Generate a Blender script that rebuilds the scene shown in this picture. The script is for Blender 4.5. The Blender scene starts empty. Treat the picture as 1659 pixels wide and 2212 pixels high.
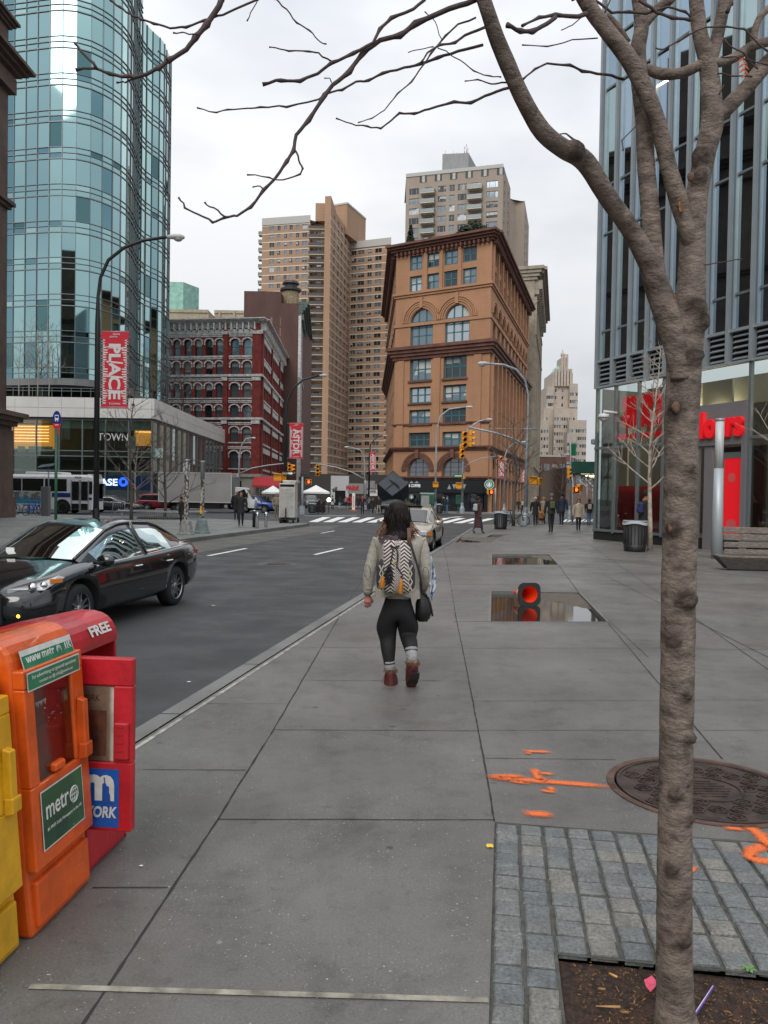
import bpy,bmesh,math,random
from mathutils import Vector,Matrix,noise
random.seed(7)
R=math.radians
S=bpy.context.scene
FPX,CX,CY,CAMH=1725.0,829.5,1106.0,1.68
PITCH,ROLL=math.atan(36/1725),0.016
_r0,_u0,_f=Vector((1,0,0)),Vector((0,math.sin(PITCH),math.cos(PITCH))),Vector((0,math.cos(PITCH),-math.sin(PITCH)))
_r=_r0*math.cos(ROLL)+_u0*math.sin(ROLL)
_u=_u0*math.cos(ROLL)-_r0*math.sin(ROLL)
CAM=Vector((0,0,CAMH))
cd=bpy.data.cameras.new('camera');cam=bpy.data.objects.new('camera',cd);S.collection.objects.link(cam)
m=Matrix((_r,_u,-_f)).transposed().to_4x4();m.translation=CAM
cam.matrix_world=m
cd.sensor_fit='VERTICAL';cd.sensor_height=36;cd.lens=36*FPX/2212.0
cd.clip_end=3000;cd.clip_start=.05
S.camera=cam
def ray(u,v):
 return _f+_r*((u-CX)/FPX)+_u*((CY-v)/FPX)
def G(u,v,z=0.0):
 d=ray(u,v);t=(z-CAMH)/d.z
 return CAM+d*t
def P(u,v,Y):
 d=ray(u,v);return CAM+d*(Y/d.y)
def HX(u,Y):
 return P(u,1070+.016*(u-829.5),Y).x
def ZP(v,Y,u=829.5):
 return P(u,v,Y).z
W=bpy.data.worlds.new('World');S.world=W;W.use_nodes=True
nt=W.node_tree;nt.nodes.clear()
def N(nt,t,**k):
 n=nt.nodes.new(t)
 for a,b in k.items():
  if a in n.inputs:n.inputs[a].default_value=b
  else:setattr(n,a,b)
 return n
SUN_EL,SUN_ROT=R(40),R(200)
out=N(nt,'ShaderNodeOutputWorld');bg=N(nt,'ShaderNodeBackground',Strength=.1)
sky=N(nt,'ShaderNodeTexSky',sky_type='NISHITA',sun_disc=False,sun_elevation=SUN_EL,sun_rotation=SUN_ROT)
tc=N(nt,'ShaderNodeTexCoord');mp=N(nt,'ShaderNodeMapping');mp.inputs['Scale'].default_value=(1,1,2.4)
nz=N(nt,'ShaderNodeTexNoise',Scale=1.7,Detail=5.0,Roughness=.5);rp=N(nt,'ShaderNodeValToRGB')
e=rp.color_ramp.elements
e[0].position,e[0].color=.36,(4.7,4.98,5.45,1);e[1].position,e[1].color=.64,(8.0,8.05,8.15,1)
mx=N(nt,'ShaderNodeMixRGB',Fac=.93)
L_=nt.links.new
L_(tc.outputs['Generated'],mp.inputs['Vector']);L_(mp.outputs[0],nz.inputs['Vector']);L_(nz.outputs['Fac'],rp.inputs[0])
L_(sky.outputs[0],mx.inputs[1]);gz_=N(nt,'ShaderNodeSeparateXYZ');L_(tc.outputs['Generated'],gz_.inputs[0]);g1=N(nt,'ShaderNodeMath',operation='MULTIPLY_ADD');L_(gz_.outputs[2],g1.inputs[0]);g1.inputs[1].default_value=1.15;g1.inputs[2].default_value=.68;g2_=N(nt,'ShaderNodeVectorMath',operation='SCALE');L_(rp.outputs[0],g2_.inputs[0]);L_(g1.outputs[0],g2_.inputs['Scale']);L_(g2_.outputs[0],mx.inputs[2]);L_(mx.outputs[0],bg.inputs['Color']);L_(bg.outputs[0],out.inputs[0])
sd=bpy.data.lights.new('sun','SUN');sd.energy=1.5;sd.angle=R(40);sd.color=(1,.97,.93)
so=bpy.data.objects.new('sun',sd);S.collection.objects.link(so)
so.rotation_euler=(R(90)-SUN_EL,0,R(180)-SUN_ROT)
S.view_settings.view_transform='Standard';S.view_settings.look='None';S.view_settings.exposure=.28;S.view_settings.gamma=1
S.render.engine='CYCLES'
S.cycles.max_bounces=8;S.cycles.transparent_max_bounces=16;S.cycles.glossy_bounces=4;S.cycles.diffuse_bounces=3
MATS={}
def mat(name,col,rough=.6,metal=0.,nscale=0.,namt=.0,bump=0.,bscale=None,spec=.5,emit=None,es=1.,coat=0.,col2=None,world=False,stretch=(1,1,1),dirt=0.,alpha=None,lo=.35,hi=.65,rvar=0.):
 if name in MATS:return MATS[name]
 m=bpy.data.materials.new(name);m.use_nodes=True;t=m.node_tree;b=t.nodes['Principled BSDF']
 c=(*col,1)if len(col)==3 else col
 b.inputs['Base Color'].default_value=c;b.inputs['Roughness'].default_value=rough;b.inputs['Metallic'].default_value=metal
 b.inputs['Specular IOR Level'].default_value=spec;b.inputs['Coat Weight'].default_value=coat
 if emit:b.inputs['Emission Color'].default_value=(*emit,1);b.inputs['Emission Strength'].default_value=es
 if nscale or bump:
  if world:src=N(t,'ShaderNodeNewGeometry').outputs['Position']
  else:src=N(t,'ShaderNodeTexCoord').outputs['Object']
  mp=N(t,'ShaderNodeMapping');mp.inputs['Scale'].default_value=stretch;t.links.new(src,mp.inputs[0]);src=mp.outputs[0]
 if nscale:
  n=N(t,'ShaderNodeTexNoise',Scale=nscale,Detail=6.,Roughness=.6);t.links.new(src,n.inputs['Vector'])
  r=N(t,'ShaderNodeValToRGB');e=r.color_ramp.elements
  c2=(*col2,1)if col2 else tuple(x*(1-namt)for x in c[:3])+(1,)
  c1=c if col2 else tuple(min(1,x*(1+namt*.6))for x in c[:3])+(1,)
  e[0].position,e[0].color,e[1].position,e[1].color=lo,c2,hi,c1
  t.links.new(n.outputs['Fac'],r.inputs[0]);last=r.outputs[0]
  if dirt:
   n2=N(t,'ShaderNodeTexNoise',Scale=nscale*.13,Detail=5.,Roughness=.65);t.links.new(src,n2.inputs['Vector'])
   r2=N(t,'ShaderNodeValToRGB');e=r2.color_ramp.elements
   e[0].position,e[0].color,e[1].position,e[1].color=.35,(1-dirt,)*3+(1,),.65,(1,1,1,1)
   mu=N(t,'ShaderNodeMixRGB',blend_type='MULTIPLY',Fac=1.);t.links.new(n2.outputs['Fac'],r2.inputs[0])
   t.links.new(last,mu.inputs[1]);t.links.new(r2.outputs[0],mu.inputs[2]);last=mu.outputs[0]
  t.links.new(last,b.inputs['Base Color'])
  if rvar:
   mr=N(t,'ShaderNodeMapRange');mr.inputs[3].default_value=rough-rvar;mr.inputs[4].default_value=rough+rvar
   n3=N(t,'ShaderNodeTexNoise',Scale=nscale*.2,Detail=4.);t.links.new(src,n3.inputs['Vector'])
   mr.inputs[1].default_value=.35;mr.inputs[2].default_value=.65
   t.links.new(n3.outputs['Fac'],mr.inputs[0]);t.links.new(mr.outputs[0],b.inputs['Roughness'])
 if bump:
  n=N(t,'ShaderNodeTexNoise',Scale=bscale or nscale or 20.,Detail=6.,Roughness=.65);t.links.new(src,n.inputs['Vector'])
  bp=N(t,'ShaderNodeBump',Strength=min(1,bump),Distance=.02 if bump<=1 else.05);t.links.new(n.outputs['Fac'],bp.inputs['Height']);t.links.new(bp.outputs[0],b.inputs['Normal'])
 MATS[name]=m;return m
def brickmat(name,c1,c2,mort,sx=.21,sz=.075,rough=.85,ms=.02,stain=.25):
 if name in MATS:return MATS[name]
 m=mat(name,c1,rough);t=m.node_tree;b=t.nodes['Principled BSDF']
 g=N(t,'ShaderNodeNewGeometry');sp=N(t,'ShaderNodeSeparateXYZ');t.links.new(g.outputs['Position'],sp.inputs[0])
 ad=N(t,'ShaderNodeMath',operation='ADD');t.links.new(sp.outputs[0],ad.inputs[0]);t.links.new(sp.outputs[1],ad.inputs[1])
 cb=N(t,'ShaderNodeCombineXYZ');t.links.new(ad.outputs[0],cb.inputs[0]);t.links.new(sp.outputs[2],cb.inputs[1])
 br=N(t,'ShaderNodeTexBrick',Scale=1.);br.inputs['Brick Width'].default_value=sx;br.inputs['Row Height'].default_value=sz
 br.inputs['Mortar Size'].default_value=sz*.12;br.inputs['Color1'].default_value=(*c1,1);br.inputs['Color2'].default_value=(*c2,1);br.inputs['Mortar'].default_value=(*mort,1)
 t.links.new(cb.outputs[0],br.inputs['Vector'])
 n=N(t,'ShaderNodeTexNoise',Scale=.35,Detail=7.,Roughness=.6);r=N(t,'ShaderNodeValToRGB');e=r.color_ramp.elements
 e[0].position,e[0].color,e[1].position,e[1].color=.32,(1-stain,)*3+(1,),.62,(1,1,1,1)
 mu=N(t,'ShaderNodeMixRGB',blend_type='MULTIPLY',Fac=1.)
 mp=N(t,'ShaderNodeMapping');mp.inputs['Scale'].default_value=(1,1,.35);t.links.new(g.outputs['Position'],mp.inputs[0]);t.links.new(mp.outputs[0],n.inputs['Vector'])
 t.links.new(n.outputs['Fac'],r.inputs[0]);t.links.new(br.outputs['Color'],mu.inputs[1]);t.links.new(r.outputs[0],mu.inputs[2]);t.links.new(mu.outputs[0],b.inputs['Base Color'])
 return m
def glassmat(name,tint,refl=.12,rough=.02,trans=(.8,.85,.85)):
 if name in MATS:return MATS[name]
 m=bpy.data.materials.new(name);m.use_nodes=True;t=m.node_tree;t.nodes.clear()
 o=N(t,'ShaderNodeOutputMaterial');tr=N(t,'ShaderNodeBsdfTransparent',Color=(*trans,1));gl=N(t,'ShaderNodeBsdfGlossy',Color=(*tint,1),Roughness=rough)
 f=N(t,'ShaderNodeLayerWeight',Blend=.35);mr=N(t,'ShaderNodeMapRange');mr.inputs[3].default_value=refl;mr.inputs[4].default_value=1
 t.links.new(f.outputs['Fresnel'],mr.inputs[0]);x=N(t,'ShaderNodeMixShader')
 t.links.new(mr.outputs[0],x.inputs[0]);t.links.new(tr.outputs[0],x.inputs[1]);t.links.new(gl.outputs[0],x.inputs[2]);t.links.new(x.outputs[0],o.inputs[0])
 MATS[name]=m;return m
class MB:
 def __init__(s,*mats):s.v,s.f,s.m,s.mats,s.cur,s.sm=[],[],[],list(mats),0,[]
 def use(s,m):
  if m not in s.mats:s.mats.append(m)
  s.cur=s.mats.index(m);return s
 def add(s,vs,fs,smooth=False,mtx=None):
  b=len(s.v);s.v+=[Vector(x)if mtx is None else mtx@Vector(x)for x in vs]
  for f in fs:s.f.append([b+i for i in f]);s.m.append(s.cur);s.sm.append(smooth)
  return s
 def quad(s,a,b,c,d):return s.add([a,b,c,d],[(0,1,2,3)])
 def box(s,c,size,rz=0,mtx=None,bev=0.):
  x,y,z=(q/2 for q in size);M_=Matrix.Translation(Vector(c))@Matrix.Rotation(rz,4,'Z')
  if mtx is not None:M_=mtx@M_
  if bev<=0:
   vs=[(-x,-y,-z),(x,-y,-z),(x,y,-z),(-x,y,-z),(-x,-y,z),(x,-y,z),(x,y,z),(-x,y,z)]
   return s.add(vs,[(0,3,2,1),(4,5,6,7),(0,1,5,4),(1,2,6,5),(2,3,7,6),(3,0,4,7)],mtx=M_)
  b=bev;vs=[];idx={}
  for sx in(-1,1):
   for sy in(-1,1):
    for sz in(-1,1):
     for ax in range(3):
      p=[sx*(x-b),sy*(y-b),sz*(z-b)];p[ax]=(sx*x,sy*y,sz*z)[ax]
      idx[(sx,sy,sz,ax)]=len(vs);vs.append(p)
  fs=[]
  for ax in range(3):
   o1,o2=(ax+1)%3,(ax+2)%3
   for sg in(-1,1):
    def k(a,b_):
     q=[0,0,0];q[ax]=sg;q[o1]=a;q[o2]=b_;return idx[(*q,ax)]
    f=[k(-1,-1),k(1,-1),k(1,1),k(-1,1)];fs.append(f if sg>0 else f[::-1])
  for ax in range(3):
   o1,o2=(ax+1)%3,(ax+2)%3
   for a in(-1,1):
    for b_ in(-1,1):
     def k(g,fa):
      q=[0,0,0];q[ax]=g;q[o1]=a;q[o2]=b_;return idx[(*q,fa)]
     f=[k(-1,o1),k(1,o1),k(1,o2),k(-1,o2)];fs.append(f if a*b_<0 else f[::-1])
  for(a,b_,c_)in[(i,j,k)for i in(-1,1)for j in(-1,1)for k in(-1,1)]:
   f=[idx[(a,b_,c_,0)],idx[(a,b_,c_,1)],idx[(a,b_,c_,2)]];fs.append(f if a*b_*c_>0 else f[::-1])
  return s.add(vs,fs,mtx=M_)
 def prism(s,poly,z0,z1,cap=True,mtx=None):
  n=len(poly);vs=[(p[0],p[1],z0)for p in poly]+[(p[0],p[1],z1)for p in poly]
  fs=[(i,(i+1)%n,n+(i+1)%n,n+i)for i in range(n)]
  if cap:fs+=[tuple(range(n))[::-1],tuple(range(n,2*n))]
  return s.add(vs,fs,mtx=mtx)
 def tube(s,pts,rad,n=8,cap=True,smooth=True,jitter=0.,sc=(1,1)):
  pts=[Vector(p)for p in pts];k=len(pts)
  if not isinstance(rad,(list,tuple)):rad=[rad]*k
  vs=[];fs=[];prev=None
  for i,p in enumerate(pts):
   d=(pts[min(i+1,k-1)]-pts[max(i-1,0)]).normalized()
   if prev is None:
    a=d.cross(Vector((0,0,1)));a=a.normalized()if a.length>.05 else Vector((1,0,0))
   else:a=(prev-d*prev.dot(d)).normalized()
   prev=a;b=d.cross(a)
   for j in range(n):
    t=2*math.pi*j/n;r=rad[i]*(1+(random.uniform(-jitter,jitter)if jitter else 0))
    vs.append(p+a*(math.cos(t)*r*sc[0])+b*(math.sin(t)*r*sc[1]))
  for i in range(k-1):
   for j in range(n):fs.append((i*n+j,i*n+(j+1)%n,(i+1)*n+(j+1)%n,(i+1)*n+j))
  if cap:fs+=[tuple(range(n))[::-1],tuple(range((k-1)*n,k*n))]
  return s.add(vs,fs,smooth)
 def cyl(s,c,r,h,n=16,r2=None,smooth=True,mtx=None):
  return s.lathe([(r,0),(r if r2 is None else r2,h)],c,n,smooth,mtx,cap=True)
 def lathe(s,prof,c=(0,0,0),n=16,smooth=True,mtx=None,cap=True):
  c=Vector(c);vs=[];fs=[];k=len(prof)
  for r,z in prof:
   for j in range(n):
    t=2*math.pi*j/n;vs.append(c+Vector((math.cos(t)*r,math.sin(t)*r,z)))
  for i in range(k-1):
   for j in range(n):fs.append((i*n+j,i*n+(j+1)%n,(i+1)*n+(j+1)%n,(i+1)*n+j))
  s.add(vs,fs,smooth,mtx)
  if cap:
   b=len(s.v)-n*k
   for f in(list(range(n))[::-1],list(range((k-1)*n,k*n))):
    s.f.append([b+i for i in f]);s.m.append(s.cur);s.sm.append(False)
  return s
 def ball(s,c,r,n=12,m_=8,mtx=None,smooth=True):
  if not isinstance(r,(tuple,list)):r=(r,r,r)
  vs=[];fs=[];c=Vector(c)
  for i in range(m_+1):
   p=math.pi*i/m_
   for j in range(n):
    t=2*math.pi*j/n
    vs.append((c.x+r[0]*math.sin(p)*math.cos(t),c.y+r[1]*math.sin(p)*math.sin(t),c.z-r[2]*math.cos(p)))
  for i in range(m_):
   for j in range(n):fs.append((i*n+j,i*n+(j+1)%n,(i+1)*n+(j+1)%n,(i+1)*n+j))
  return s.add(vs,fs,smooth,mtx)
 def loft(s,rings,cap=True,smooth=True,closed=True,mtx=None,matf=None):
  n=len(rings[0]);vs=[p for r in rings for p in r];b=len(s.v)
  s.v+=[Vector(x)if mtx is None else mtx@Vector(x)for x in vs]
  for i in range(len(rings)-1):
   for j in range(n if closed else n-1):
    s.f.append([b+i*n+j,b+i*n+(j+1)%n,b+(i+1)*n+(j+1)%n,b+(i+1)*n+j])
    s.m.append(matf(i,j)if matf else s.cur);s.sm.append(smooth)
  if cap:
   for f in(list(range(n))[::-1],list(range((len(rings)-1)*n,len(rings)*n))):
    s.f.append([b+i for i in f]);s.m.append(s.cur);s.sm.append(False)
  return s
 def merge(s,o,mtx):
  b=len(s.v);s.v+=[mtx@v for v in o.v]
  mp=[]
  for m_ in o.mats:
   if m_ not in s.mats:s.mats.append(m_)
   mp.append(s.mats.index(m_))
  for f,mi,sm in zip(o.f,o.m,o.sm):s.f.append([b+i for i in f]);s.m.append(mp[mi]);s.sm.append(sm)
  return s
 def mesh(s,name,inv=None):
  me=bpy.data.meshes.new(name)
  me.from_pydata([tuple(v)if inv is None else tuple(inv@v)for v in s.v],[],s.f)
  for m_ in s.mats:me.materials.append(m_)
  me.polygons.foreach_set('material_index',s.m);me.polygons.foreach_set('use_smooth',s.sm);me.update()
  return me
 def build(s,name,parent=None,local=False,bevel=0.,fix=False,subsurf=0,weld=False):
  inv=MW[parent.name].inverted()if(parent is not None and not local and parent.name in MW)else None
  me=s.mesh(name,inv)
  if fix or weld:
   bm=bmesh.new();bm.from_mesh(me)
   if weld:bmesh.ops.remove_doubles(bm,verts=bm.verts,dist=1e-4)
   bmesh.ops.recalc_face_normals(bm,faces=bm.faces);bm.to_mesh(me);bm.free()
  o=bpy.data.objects.new(name,me);S.collection.objects.link(o)
  if parent is not None:o.parent=parent;MW[o.name]=MW.get(parent.name,Matrix())
  else:MW[o.name]=Matrix()
  if bevel:
   b=o.modifiers.new('bevel','BEVEL');b.width=bevel;b.segments=2;b.limit_method='ANGLE';b.angle_limit=R(40)
  if subsurf:b=o.modifiers.new('sub','SUBSURF');b.levels=b.render_levels=subsurf
  return o
MW={}
def tag(o,label=None,cat=None,group=None,kind=None):
 if label:o['label']=label
 if cat:o['category']=cat
 if group:o['group']=group
 if kind:o['kind']=kind
 return o
def thing(name,label,cat,loc=(0,0,0),rz=0,group=None):
 o=bpy.data.objects.new(name,None);S.collection.objects.link(o);o.location=loc;o.rotation_euler=(0,0,rz);o.empty_display_size=.2
 MW[o.name]=Matrix.Translation(Vector(loc))@Matrix.Rotation(rz,4,'Z')
 return tag(o,label,cat,group)
def copy_tree(o,parent=None):
 c=o.copy();S.collection.objects.link(c)
 if parent is not None:c.parent=parent
 for ch in[k for k in bpy.data.objects if k.parent==o]:copy_tree(ch,c)
 return c
def dup(o,loc,rz,label=None,group=None,scale=None):
 c=copy_tree(o);c.location=loc;c.rotation_euler=(0,0,rz)
 if label:c['label']=label
 if group:c['group']=group
 if scale:c.scale=(scale,)*3
 MW[c.name]=Matrix.Translation(Vector(loc))@Matrix.Rotation(rz,4,'Z')
 return c
def struct(mb,name,**k):return tag(mb.build(name,**k),kind='structure')
def solo(mb,name,label,cat,group=None,**k):return tag(mb.build(name,**k),label,cat,group)
def text(body,frame_o,right,up,width,height,m,parent,name='lettering',ext=.002,bold=.0,local=False,spacing=1.0,shear=0.,mirror=False):
 cu=bpy.data.curves.new('t','FONT');cu.body=body;cu.extrude=ext;cu.offset=bold;cu.space_character=spacing;cu.shear=shear;cu.align_x='CENTER';cu.resolution_u=3
 o=bpy.data.objects.new('t',cu);S.collection.objects.link(o)
 dg=bpy.context.evaluated_depsgraph_get();me=bpy.data.meshes.new_from_object(o.evaluated_get(dg))
 bpy.data.objects.remove(o);bpy.data.curves.remove(cu)
 xs=[v.co.x for v in me.vertices];ys=[v.co.y for v in me.vertices];zs=[v.co.z for v in me.vertices]
 if not xs:return None
 cx,cy=(min(xs)+max(xs))/2,(min(ys)+max(ys))/2
 sx=width/(max(xs)-min(xs));sy=height/(max(ys)-min(ys))
 right=Vector(right).normalized();up=Vector(up).normalized();n=right.cross(up);frame_o=Vector(frame_o)
 if mirror:right=-right
 inv=MW[parent.name].inverted()if(parent is not None and not local and parent.name in MW)else Matrix()
 for v in me.vertices:
  v.co=inv@(frame_o+right*((v.co.x-cx)*sx)+up*((v.co.y-cy)*sy)+n*v.co.z)
 me.materials.clear();me.materials.append(m);me.name=name
 ob=bpy.data.objects.new(name,me);S.collection.objects.link(ob)
 if parent is not None:ob.parent=parent
 return ob
def ev(o):
 dg=bpy.context.evaluated_depsgraph_get();dg.update();me=bpy.data.meshes.new_from_object(o.evaluated_get(dg))
 o.modifiers.clear();o.data=me;return o
X3,Z3=Vector((1,0,0)),Vector((0,0,1))
white=mat('white_paint',(.8,.8,.78),.5);black=mat('black_paint',(.012,.012,.013),.35);darkm=mat('dark_void',(.006,.006,.007),.9)
steel=mat('galvanised_steel',(.42,.44,.45),.4,.8,nscale=6,namt=.15);orange_l=mat('orange_lens',(.8,.1,.02),.3,emit=(1,.12,.02),es=2.5)
redp=mat('red_sign',(.62,.012,.025),.45);yel=mat('signal_yellow',(.82,.33,.01),.45,nscale=8,namt=.12);chrome=mat('chrome',(.75,.75,.76),.12,1.)
STREET=Vector((.17,.985,0)).normalized();SN=Vector((STREET.y,-STREET.x,0))
def kerbx(Y):return-.385+(Y-13.4)*.173
def lkerbx(Y):return-7.15+(Y-28.7)*.176
def concrete(name,base,var=.25,speck=True,stain=.28,rough=.55):
 m=mat(name,base,rough);t=m.node_tree;b=t.nodes['Principled BSDF'];g=N(t,'ShaderNodeNewGeometry').outputs['Position'];L=t.links.new
 def nz(sc,d=6.,r=.6):n=N(t,'ShaderNodeTexNoise',Scale=sc,Detail=d,Roughness=r);L(g,n.inputs['Vector']);return n.outputs['Fac']
 def ramp(f,p0,c0,p1,c1):
  r=N(t,'ShaderNodeValToRGB');e=r.color_ramp.elements;e[0].position,e[0].color,e[1].position,e[1].color=p0,(*c0,1),p1,(*c1,1);L(f,r.inputs[0]);return r.outputs[0]
 def mul(a,c):x=N(t,'ShaderNodeMixRGB',blend_type='MULTIPLY',Fac=1.);L(a,x.inputs[1]);L(c,x.inputs[2]);return x.outputs[0]
 c=ramp(nz(90,8.,.75),.3,[x*(1-var)for x in base],.72,[min(1,x*(1+var))for x in base])
 c=mul(c,ramp(nz(.55,6.,.55),.3,(1-stain,)*3,.62,(1,1,1)))
 c=mul(c,ramp(nz(4.5,8.,.7),.28,(1-stain*.7,)*3,.5,(1,1,1)))
 if speck:
  c=mul(c,ramp(nz(13,7.,.75),.34,(.72,)*3,.43,(1,1,1)));c=mul(c,ramp(nz(2.1,8.,.7),.33,(.74,.73,.72),.47,(1,1,1)))
  for sc,th,col in((38,.12,(.46,.46,.43)),(85,.2,(.32,.32,.3)),(60,.12,(.04,.04,.04)),(3.1,.05,(.045,.045,.043)),(5.3,.05,(.26,.25,.23)),(9,.045,(.07,.07,.07))):
   v=N(t,'ShaderNodeTexVoronoi',Scale=sc);v.inputs['Randomness'].default_value=1
   mp=N(t,'ShaderNodeMapping');mp.inputs['Location'].default_value=(sc,sc*2,0);L(g,mp.inputs[0]);L(mp.outputs[0],v.inputs['Vector'])
   k=ramp(v.outputs['Distance'],th,(1,1,1),th+.03,(0,0,0))
   k2=ramp(v.outputs['Color'],.72,(0,0,0),.74,(1,1,1));k=mul(k,k2)if sc>5 else k;k=mul(k,ramp(nz(1.7),.4,(.15,)*3,.55,(1,1,1)))
   x=N(t,'ShaderNodeMixRGB');L(k,x.inputs[0]);L(c,x.inputs[1]);x.inputs[2].default_value=(*col,1);c=x.outputs[0]
 L(c,b.inputs['Base Color'])
 mr=N(t,'ShaderNodeMapRange');L(nz(.9,5.),mr.inputs[0]);mr.inputs[1].default_value=.35;mr.inputs[2].default_value=.65;mr.inputs[3].default_value=rough-.17;mr.inputs[4].default_value=rough+.15;L(mr.outputs[0],b.inputs['Roughness'])
 bp=N(t,'ShaderNodeBump',Strength=.5,Distance=.004);L(nz(160,6.,.7),bp.inputs['Height']);L(bp.outputs[0],b.inputs['Normal'])
 return m
asph=concrete('asphalt_new',(.042,.043,.045),.3,False,.12,.62)
asph_old=concrete('asphalt_old',(.125,.12,.11),.3,True,.3,.7)
conc=concrete('pavement_concrete',(.165,.158,.144),.3,True,.42,.5)
conc2=concrete('plaza_concrete',(.225,.222,.212),.2,False,.3,.55)
kerbm=concrete('kerb_granite',(.2,.198,.19),.25,False,.35,.6)
jointm=mat('joint_dirt',(.028,.027,.025),.9);paint=mat('road_paint',(.7,.7,.68),.6,nscale=14,namt=.35,world=True,lo=.3,hi=.45)
ZR=-.15
g=MB(asph);g.quad((-1500,-300,ZR),(1500,-300,ZR),(1500,2500,ZR),(-1500,2500,ZR));struct(g,'road')
PITS=[[G(1060,1343),G(1311,1343),G(1250,1280),G(1062,1277)],[G(1063,1220),G(1206,1220),G(1186,1198),G(1063,1197)],[G(983,1171.5),G(1062,1172),G(1079,1161),G(995,1160.5)],[G(1050,1160),G(1085,1160),G(1098,1154.6),G(1062,1154.4)]]
DEV=math.atan(.15);dv=Vector((math.sin(DEV),math.cos(DEV),0));dn=Vector((dv.y,-dv.x,0))
c0=G(1068.5,1775);c0.z=0
MULCH=[c0+dn*.245-dv*3.2,c0+dn*3-dv*3.2,c0+dn*3-dv*1.15,c0+dn*.245-dv*1.15]
SETT=[c0-dv*3.2,c0+dn*3-dv*3.2,c0+dn*3,c0]
MH=Vector((1.9,4.62,0));MHR=.56
def pavement(name,outer,holes,z=0.,h=.3,m=conc):
 bm=bmesh.new()
 def loop(pts):
  vs=[bm.verts.new((p[0],p[1],z))for p in pts];return[bm.edges.new((vs[i],vs[(i+1)%len(vs)]))for i in range(len(vs))]
 ed=loop(outer)
 for h_ in holes:ed+=loop(h_)
 bmesh.ops.triangle_fill(bm,use_beauty=True,use_dissolve=False,edges=ed)
 for f in bm.faces:
  if f.normal.z<0:f.normal_flip()
 mb=MB(m);idx={v:i for i,v in enumerate(bm.verts)}
 mb.add([v.co for v in bm.verts],[[idx[v]for v in f.verts]for f in bm.faces]);bm.free()
 for lp,dpt in[(outer,h)]+[(q,.16)for q in holes]:
  for i in range(len(lp)):
   a,b=lp[i],lp[(i+1)%len(lp)];mb.quad((a[0],a[1],z),(b[0],b[1],z),(b[0],b[1],z-dpt),(a[0],a[1],z-dpt))
 return mb
KW=.16
out_=[(kerbx(-12)+KW,-12),(30,-12),(40,30),(40,48),(26,50),(9.5,50.5),(7.4,49.5),(kerbx(47.5)+KW,47.5),(kerbx(20)+KW,20)]
nh=20;mh_poly=[MH+Vector((math.cos(2*math.pi*i/nh),math.sin(2*math.pi*i/nh),0))*MHR for i in range(nh)]
pm=pavement('pavement',out_,PITS+[SETT,mh_poly])
def joint(mb,pts,w=.012,z=.003):
 mb.use(jointm)
 for a,b in zip(pts[:-1],pts[1:]):
  a=Vector((a[0],a[1],z));b=Vector((b[0],b[1],z));s=(b-a).normalized().cross(Z3);n=max(1,min(60,int((b-a).length/.06)));q_=[]
  for i in range(n+1):p=a.lerp(b,i/n);o=noise.noise(p*3)*.004+noise.noise(p*23)*.0025;h=w*.4*(1+.9*noise.noise(p*11+s));q_.append((p+s*(o-h),p+s*(o+h)))
  for c_,d_ in zip(q_[:-1],q_[1:]):mb.quad(c_[0],d_[0],d_[1],c_[1])
def J(*px,w=.012):
 joint(pm,[G(u,v)for u,v in px],w)
J((150,2260),(180,2212),(470,1770),(590,1578),(740,1320),(782,1254));J((1068.5,1775),(1045,1640),(1005,1430),(985,1335),(965,1210),(957,1184))
J((470,1770),(1068.5,1772),w=.01);J((590,1577),(1035,1579),w=.008);J((308,1663),(532,1664),w=.009);J((200,1918),(362,1918),w=.009);J((360,1520),(625,1521),w=.006)
J((640,1470),(1012,1471),w=.007);J((550,1398),(996,1400),w=.008);J((1000,1401),(1430,1400),w=.008);J((1500,1402),(1700,1404),w=.008)
J((1020,1515),(1700,1512),w=.006);J((1045,1638),(1330,1642),w=.007);J((1032,1578),(1700,1578),w=.006);J((955,1185),(1000,1182),w=.02)
J((1062,1277),(985,1276),w=.015);J((980,1343),(1060,1343),w=.012);J((1311,1343),(1560,1640),w=.012);J((1206,1220),(1250,1280),w=.018);J((975,1262),(1659,1262),w=.014);J((970,1220),(1063,1220),w=.02)
J((1250,1280),(1400,1420),w=.01);J((1300,1240),(1659,1420),w=.016);J((1260,1202),(1659,1250),w=.02);J((1250,1160),(1450,1300),(1700,1475),w=.014)
J((1010,1180),(1285,1182),w=.03);J((1120,1152),(1270,1154),w=.03)
pm.use(mat('mortar_band',(.3,.28,.23),.85,nscale=9,namt=.5,world=True))
a,b=G(60,2138),G(1056,2168);pm.quad(a+Vector((0,0,.004)),b+Vector((0,0,.004)),b+Vector((0,.028,.004)),a+Vector((0,.028,.004)))
struct(pm,'pavement')
k=MB(kerbm)
y=-12.
while y<47.4:
 y2=min(47.5,y+1.8);a=Vector((kerbx(y+.008),y+.008,0));b=Vector((kerbx(y2-.008),y2-.008,0));o=Vector((KW-.012,0,0));dz=Vector((0,0,-.16));t3=Vector((0,0,.004))
 k.quad(a+t3,a+o+t3,b+o+t3,b+t3);k.quad(a+t3,b+t3,b+dz-Vector((.02,0,0)),a+dz-Vector((.02,0,0)))
 y=y2
pts=[(kerbx(47.5),47.5),(7.2,49.8),(9.4,51),(26,50.4)]
for a,b in zip(pts[:-1],pts[1:]):k.quad((*a,.003),(a[0]+.2,a[1]-.3,.003),(b[0]+.2,b[1]-.3,.003),(*b,.003));k.quad((*a,.003),(*b,.003),(*b,ZR),(*a,ZR))
struct(k,'kerb')
k=MB(mat('kerb_edge_wear',(.34,.33,.3),.7,nscale=8,namt=.5,world=True));joint_pts=[(kerbx(yy)+KW+.03,yy)for yy in(3,6,9,12,14)]
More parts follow.
